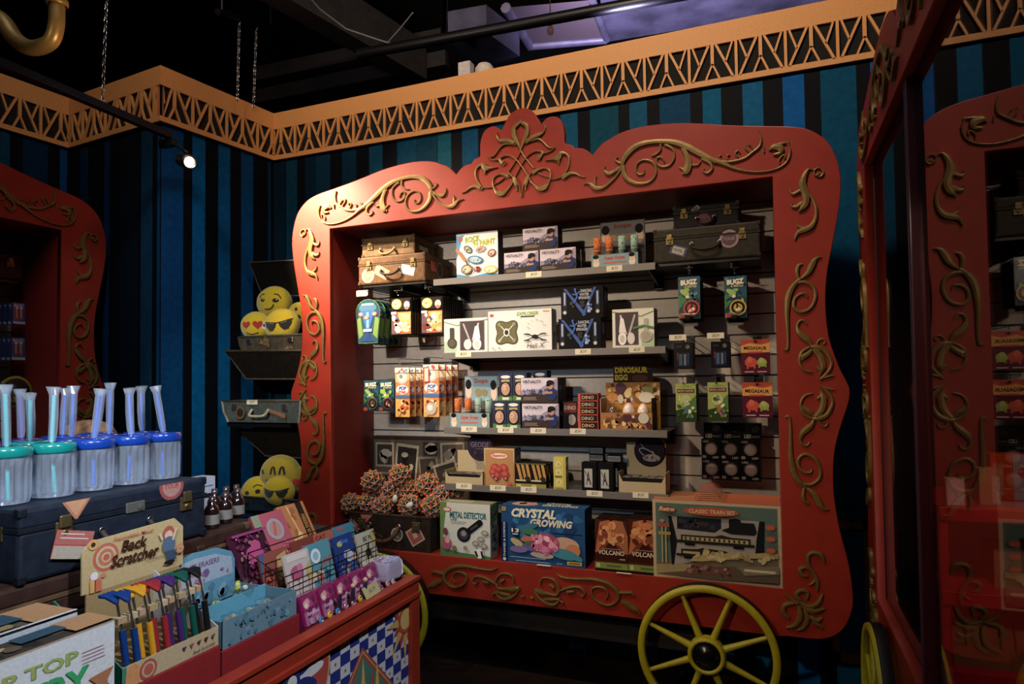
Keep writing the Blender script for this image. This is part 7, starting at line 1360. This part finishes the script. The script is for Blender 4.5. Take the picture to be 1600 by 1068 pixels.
p = ox(-2.88, 20, 440); suitcase('suitcase', 'dark brown suitcase on the slatwall of the left wagon', .42, .22, .14, '2c1814', '20120e', (-2.88, ox(-2.88, 40, 420).y - .22, ox(-2.88, 20, 437).z), PI / 2)
bs_ = MB(); bs_.box(-3.12, ox(-2.88, 40, 420).y - .42, ox(-2.88, 20, 437).z - .014, -2.9, ox(-2.88, 40, 420).y - .02, ox(-2.88, 20, 437).z - .002); tag(bs_.build('bracket_shelf', BLACKM), 'black bracket shelf under the suitcase in the left wagon', 'shelf')
p = ox(-2.84, 24, 612); t = MB(); t.lathe([(.001, .004), (.085, .004), (.088, 0), (.001, -.004)], '8a8030', 32, Matrix.Rotation(PI / 2, 4, 'X')); o = t.build('round_toy_pack', GLOSSP); a = Art((-.088, -.004, -.088), (.176, 0, 0), (0, 0, .176)); a.circ(.5, .5, .42, '161820'); a.ell(.5, .35, .42, .16, '8a8a38'); a.speck(20, .2, .2, .8, .5, ['a8a050', '2c2c28', '6a6a30'], .04, .08); a.circ(.35, .62, .16, '2c5060'); a.build('printed_front', o, GLOSSP); o.location = p; o.rotation_euler = (0, 0, PI / 2); tag(o, 'round black and yellow toy pack hanging in the left wagon', 'toy pack')
t = MB(); t.tube([(-3.11, p.y, p.z + .07), (-2.845, p.y, p.z + .07)], .003, n=6); tag(t.build('display_hook', BLACKM), 'black hook holding the round toy pack in the left wagon', 'hook')
t = MB(); t.box(0, 0, 0, .27, .5, .22, '14304c', bev=.003); o = t.build('toy_carton', GLOSSP); o.location = (-3.11, p.y - .45, ZBO + .001); tag(o, 'dark blue toy carton on the deck of the left wagon', 'box')

# ================================================================== INSIDE THE GLASS-FRONTED WAGON ON THE RIGHT
XS0, XS1, YS0, YS1 = 1.400, 1.775, -.93, -.55
SR = mat('red_shelf_lacquer', 'a01c2c', .35, coat=.3)
U = empty('shelf_unit', ((XS0 + XS1) / 2, YS0, ZBO + .001)); tag(U, 'red shelf unit standing behind the glass of the right wagon', 'shelf unit'); hx2 = (XS1 - XS0) / 2; hgt = YS1 - YS0
zs = [ox(1.40, 1462, 796).z - .02, ox(1.40, 1462, 918).z - .02, ZBO + .06]
for z in zs: t = MB(); t.box(-hx2, 0, z - ZBO, hx2, hgt, z - ZBO + .036, bev=.002); t.build('shelf_board', SR, U)
for s in (-1, 1):
    for y in (.01, hgt - .03): t = MB(); t.box(s * hx2 - (.02 if s > 0 else 0), y, 0, s * hx2 + (.02 if s < 0 else 0), y + .02, zs[0] - ZBO + .036); t.build('upright', SR, U)
def rgood(name, lb, w_, d, h_, x, z, y, col, art=None, rz=0):
    o = body(w_, d, h_, col, name=name); o.location = (x, y, z); o.rotation_euler = (0, 0, rz)
    if art: a = Art((-w_ / 2, 0, 0), (w_, 0, 0), (0, 0, h_)); art(a); a.build('printed_front', o)
    tag(o, lb, 'box'); return o
ztop = zs[0] + .037; zm = zs[1] + .037
rgood('card_box', 'small white carton on the top red shelf behind the glass', .045, .03, .075, 1.445, ztop, -.90, 'b8a890', lambda a: (a.rect(.1, .05, .9, .95, 'c8c4c8'), a.rect(.5, .3, .55, .5, '8a8488')))
rgood('card_box', 'tan carton beside the small white one behind the glass', .05, .05, .10, 1.535, ztop, -.86, 'a08868', lambda a: a.rect(.6, .05, .95, .8, 'c0b8a8'))
rgood('toy_carton', 'orange and white carton behind the glass above the top red shelf', .11, .06, .13, 1.62, ztop, -.75, 'a8481c', lambda a: (a.rect(.05, .1, .28, .8, 'b87848'), a.rect(.5, 0, .95, 1, '8a98a8'), a.circ(.72, .6, .12, 'a84838')))
t = MB(); t.add([(-.09, 0, 0), (.12, 0, 0), (.12, 0, .13), (-.09, 0, .13), (-.09, .10, 0), (.12, .10, 0), (.12, .10, .13), (-.09, .10, .13)], [(0, 1, 2, 3), (1, 5, 6, 2), (2, 6, 7, 3), (3, 7, 4, 0), (5, 4, 7, 6), (0, 4, 5, 1)], '7a6248'); o = t.build('tool_card', PRINT)
a = Art((-.09, 0, 0), (.21, 0, 0), (0, 0, .13))
for u in (.12, .3, .5, .66): a.line([(u, .98), (u + .03, .4)], .04, '1c1614'); a.line([(u, .98), (u + .1, .85)], .03, '3a2c28')
a.build('hanging_tools', o); o.location = (1.52, -.88, zs[2] + .1 if False else zs[1] - .14 - .002); o.location.z = zs[2] + .037; o.scale = (1, 1, 1.1); tag(o, 'tan card with dark hand tools below the middle red shelf', 'tool card')
rgood('gift_carton', 'blue carton with palm scene below the middle red shelf behind the glass', .10, .06, .12, 1.66, zs[2] + .037, -.89, '1a2c70', lambda a: (a.rect(0, 0, 1, .5, '2a78a0'), a.rect(.3, .55, .8, .9, '8a5a30'), a.rect(0, 0, 1, .15, '4a9ab8')))
rgood('carton', 'large tan carton on the middle red shelf behind the glass', .20, .12, .11, 1.64, zm, -.85, '8a7458')
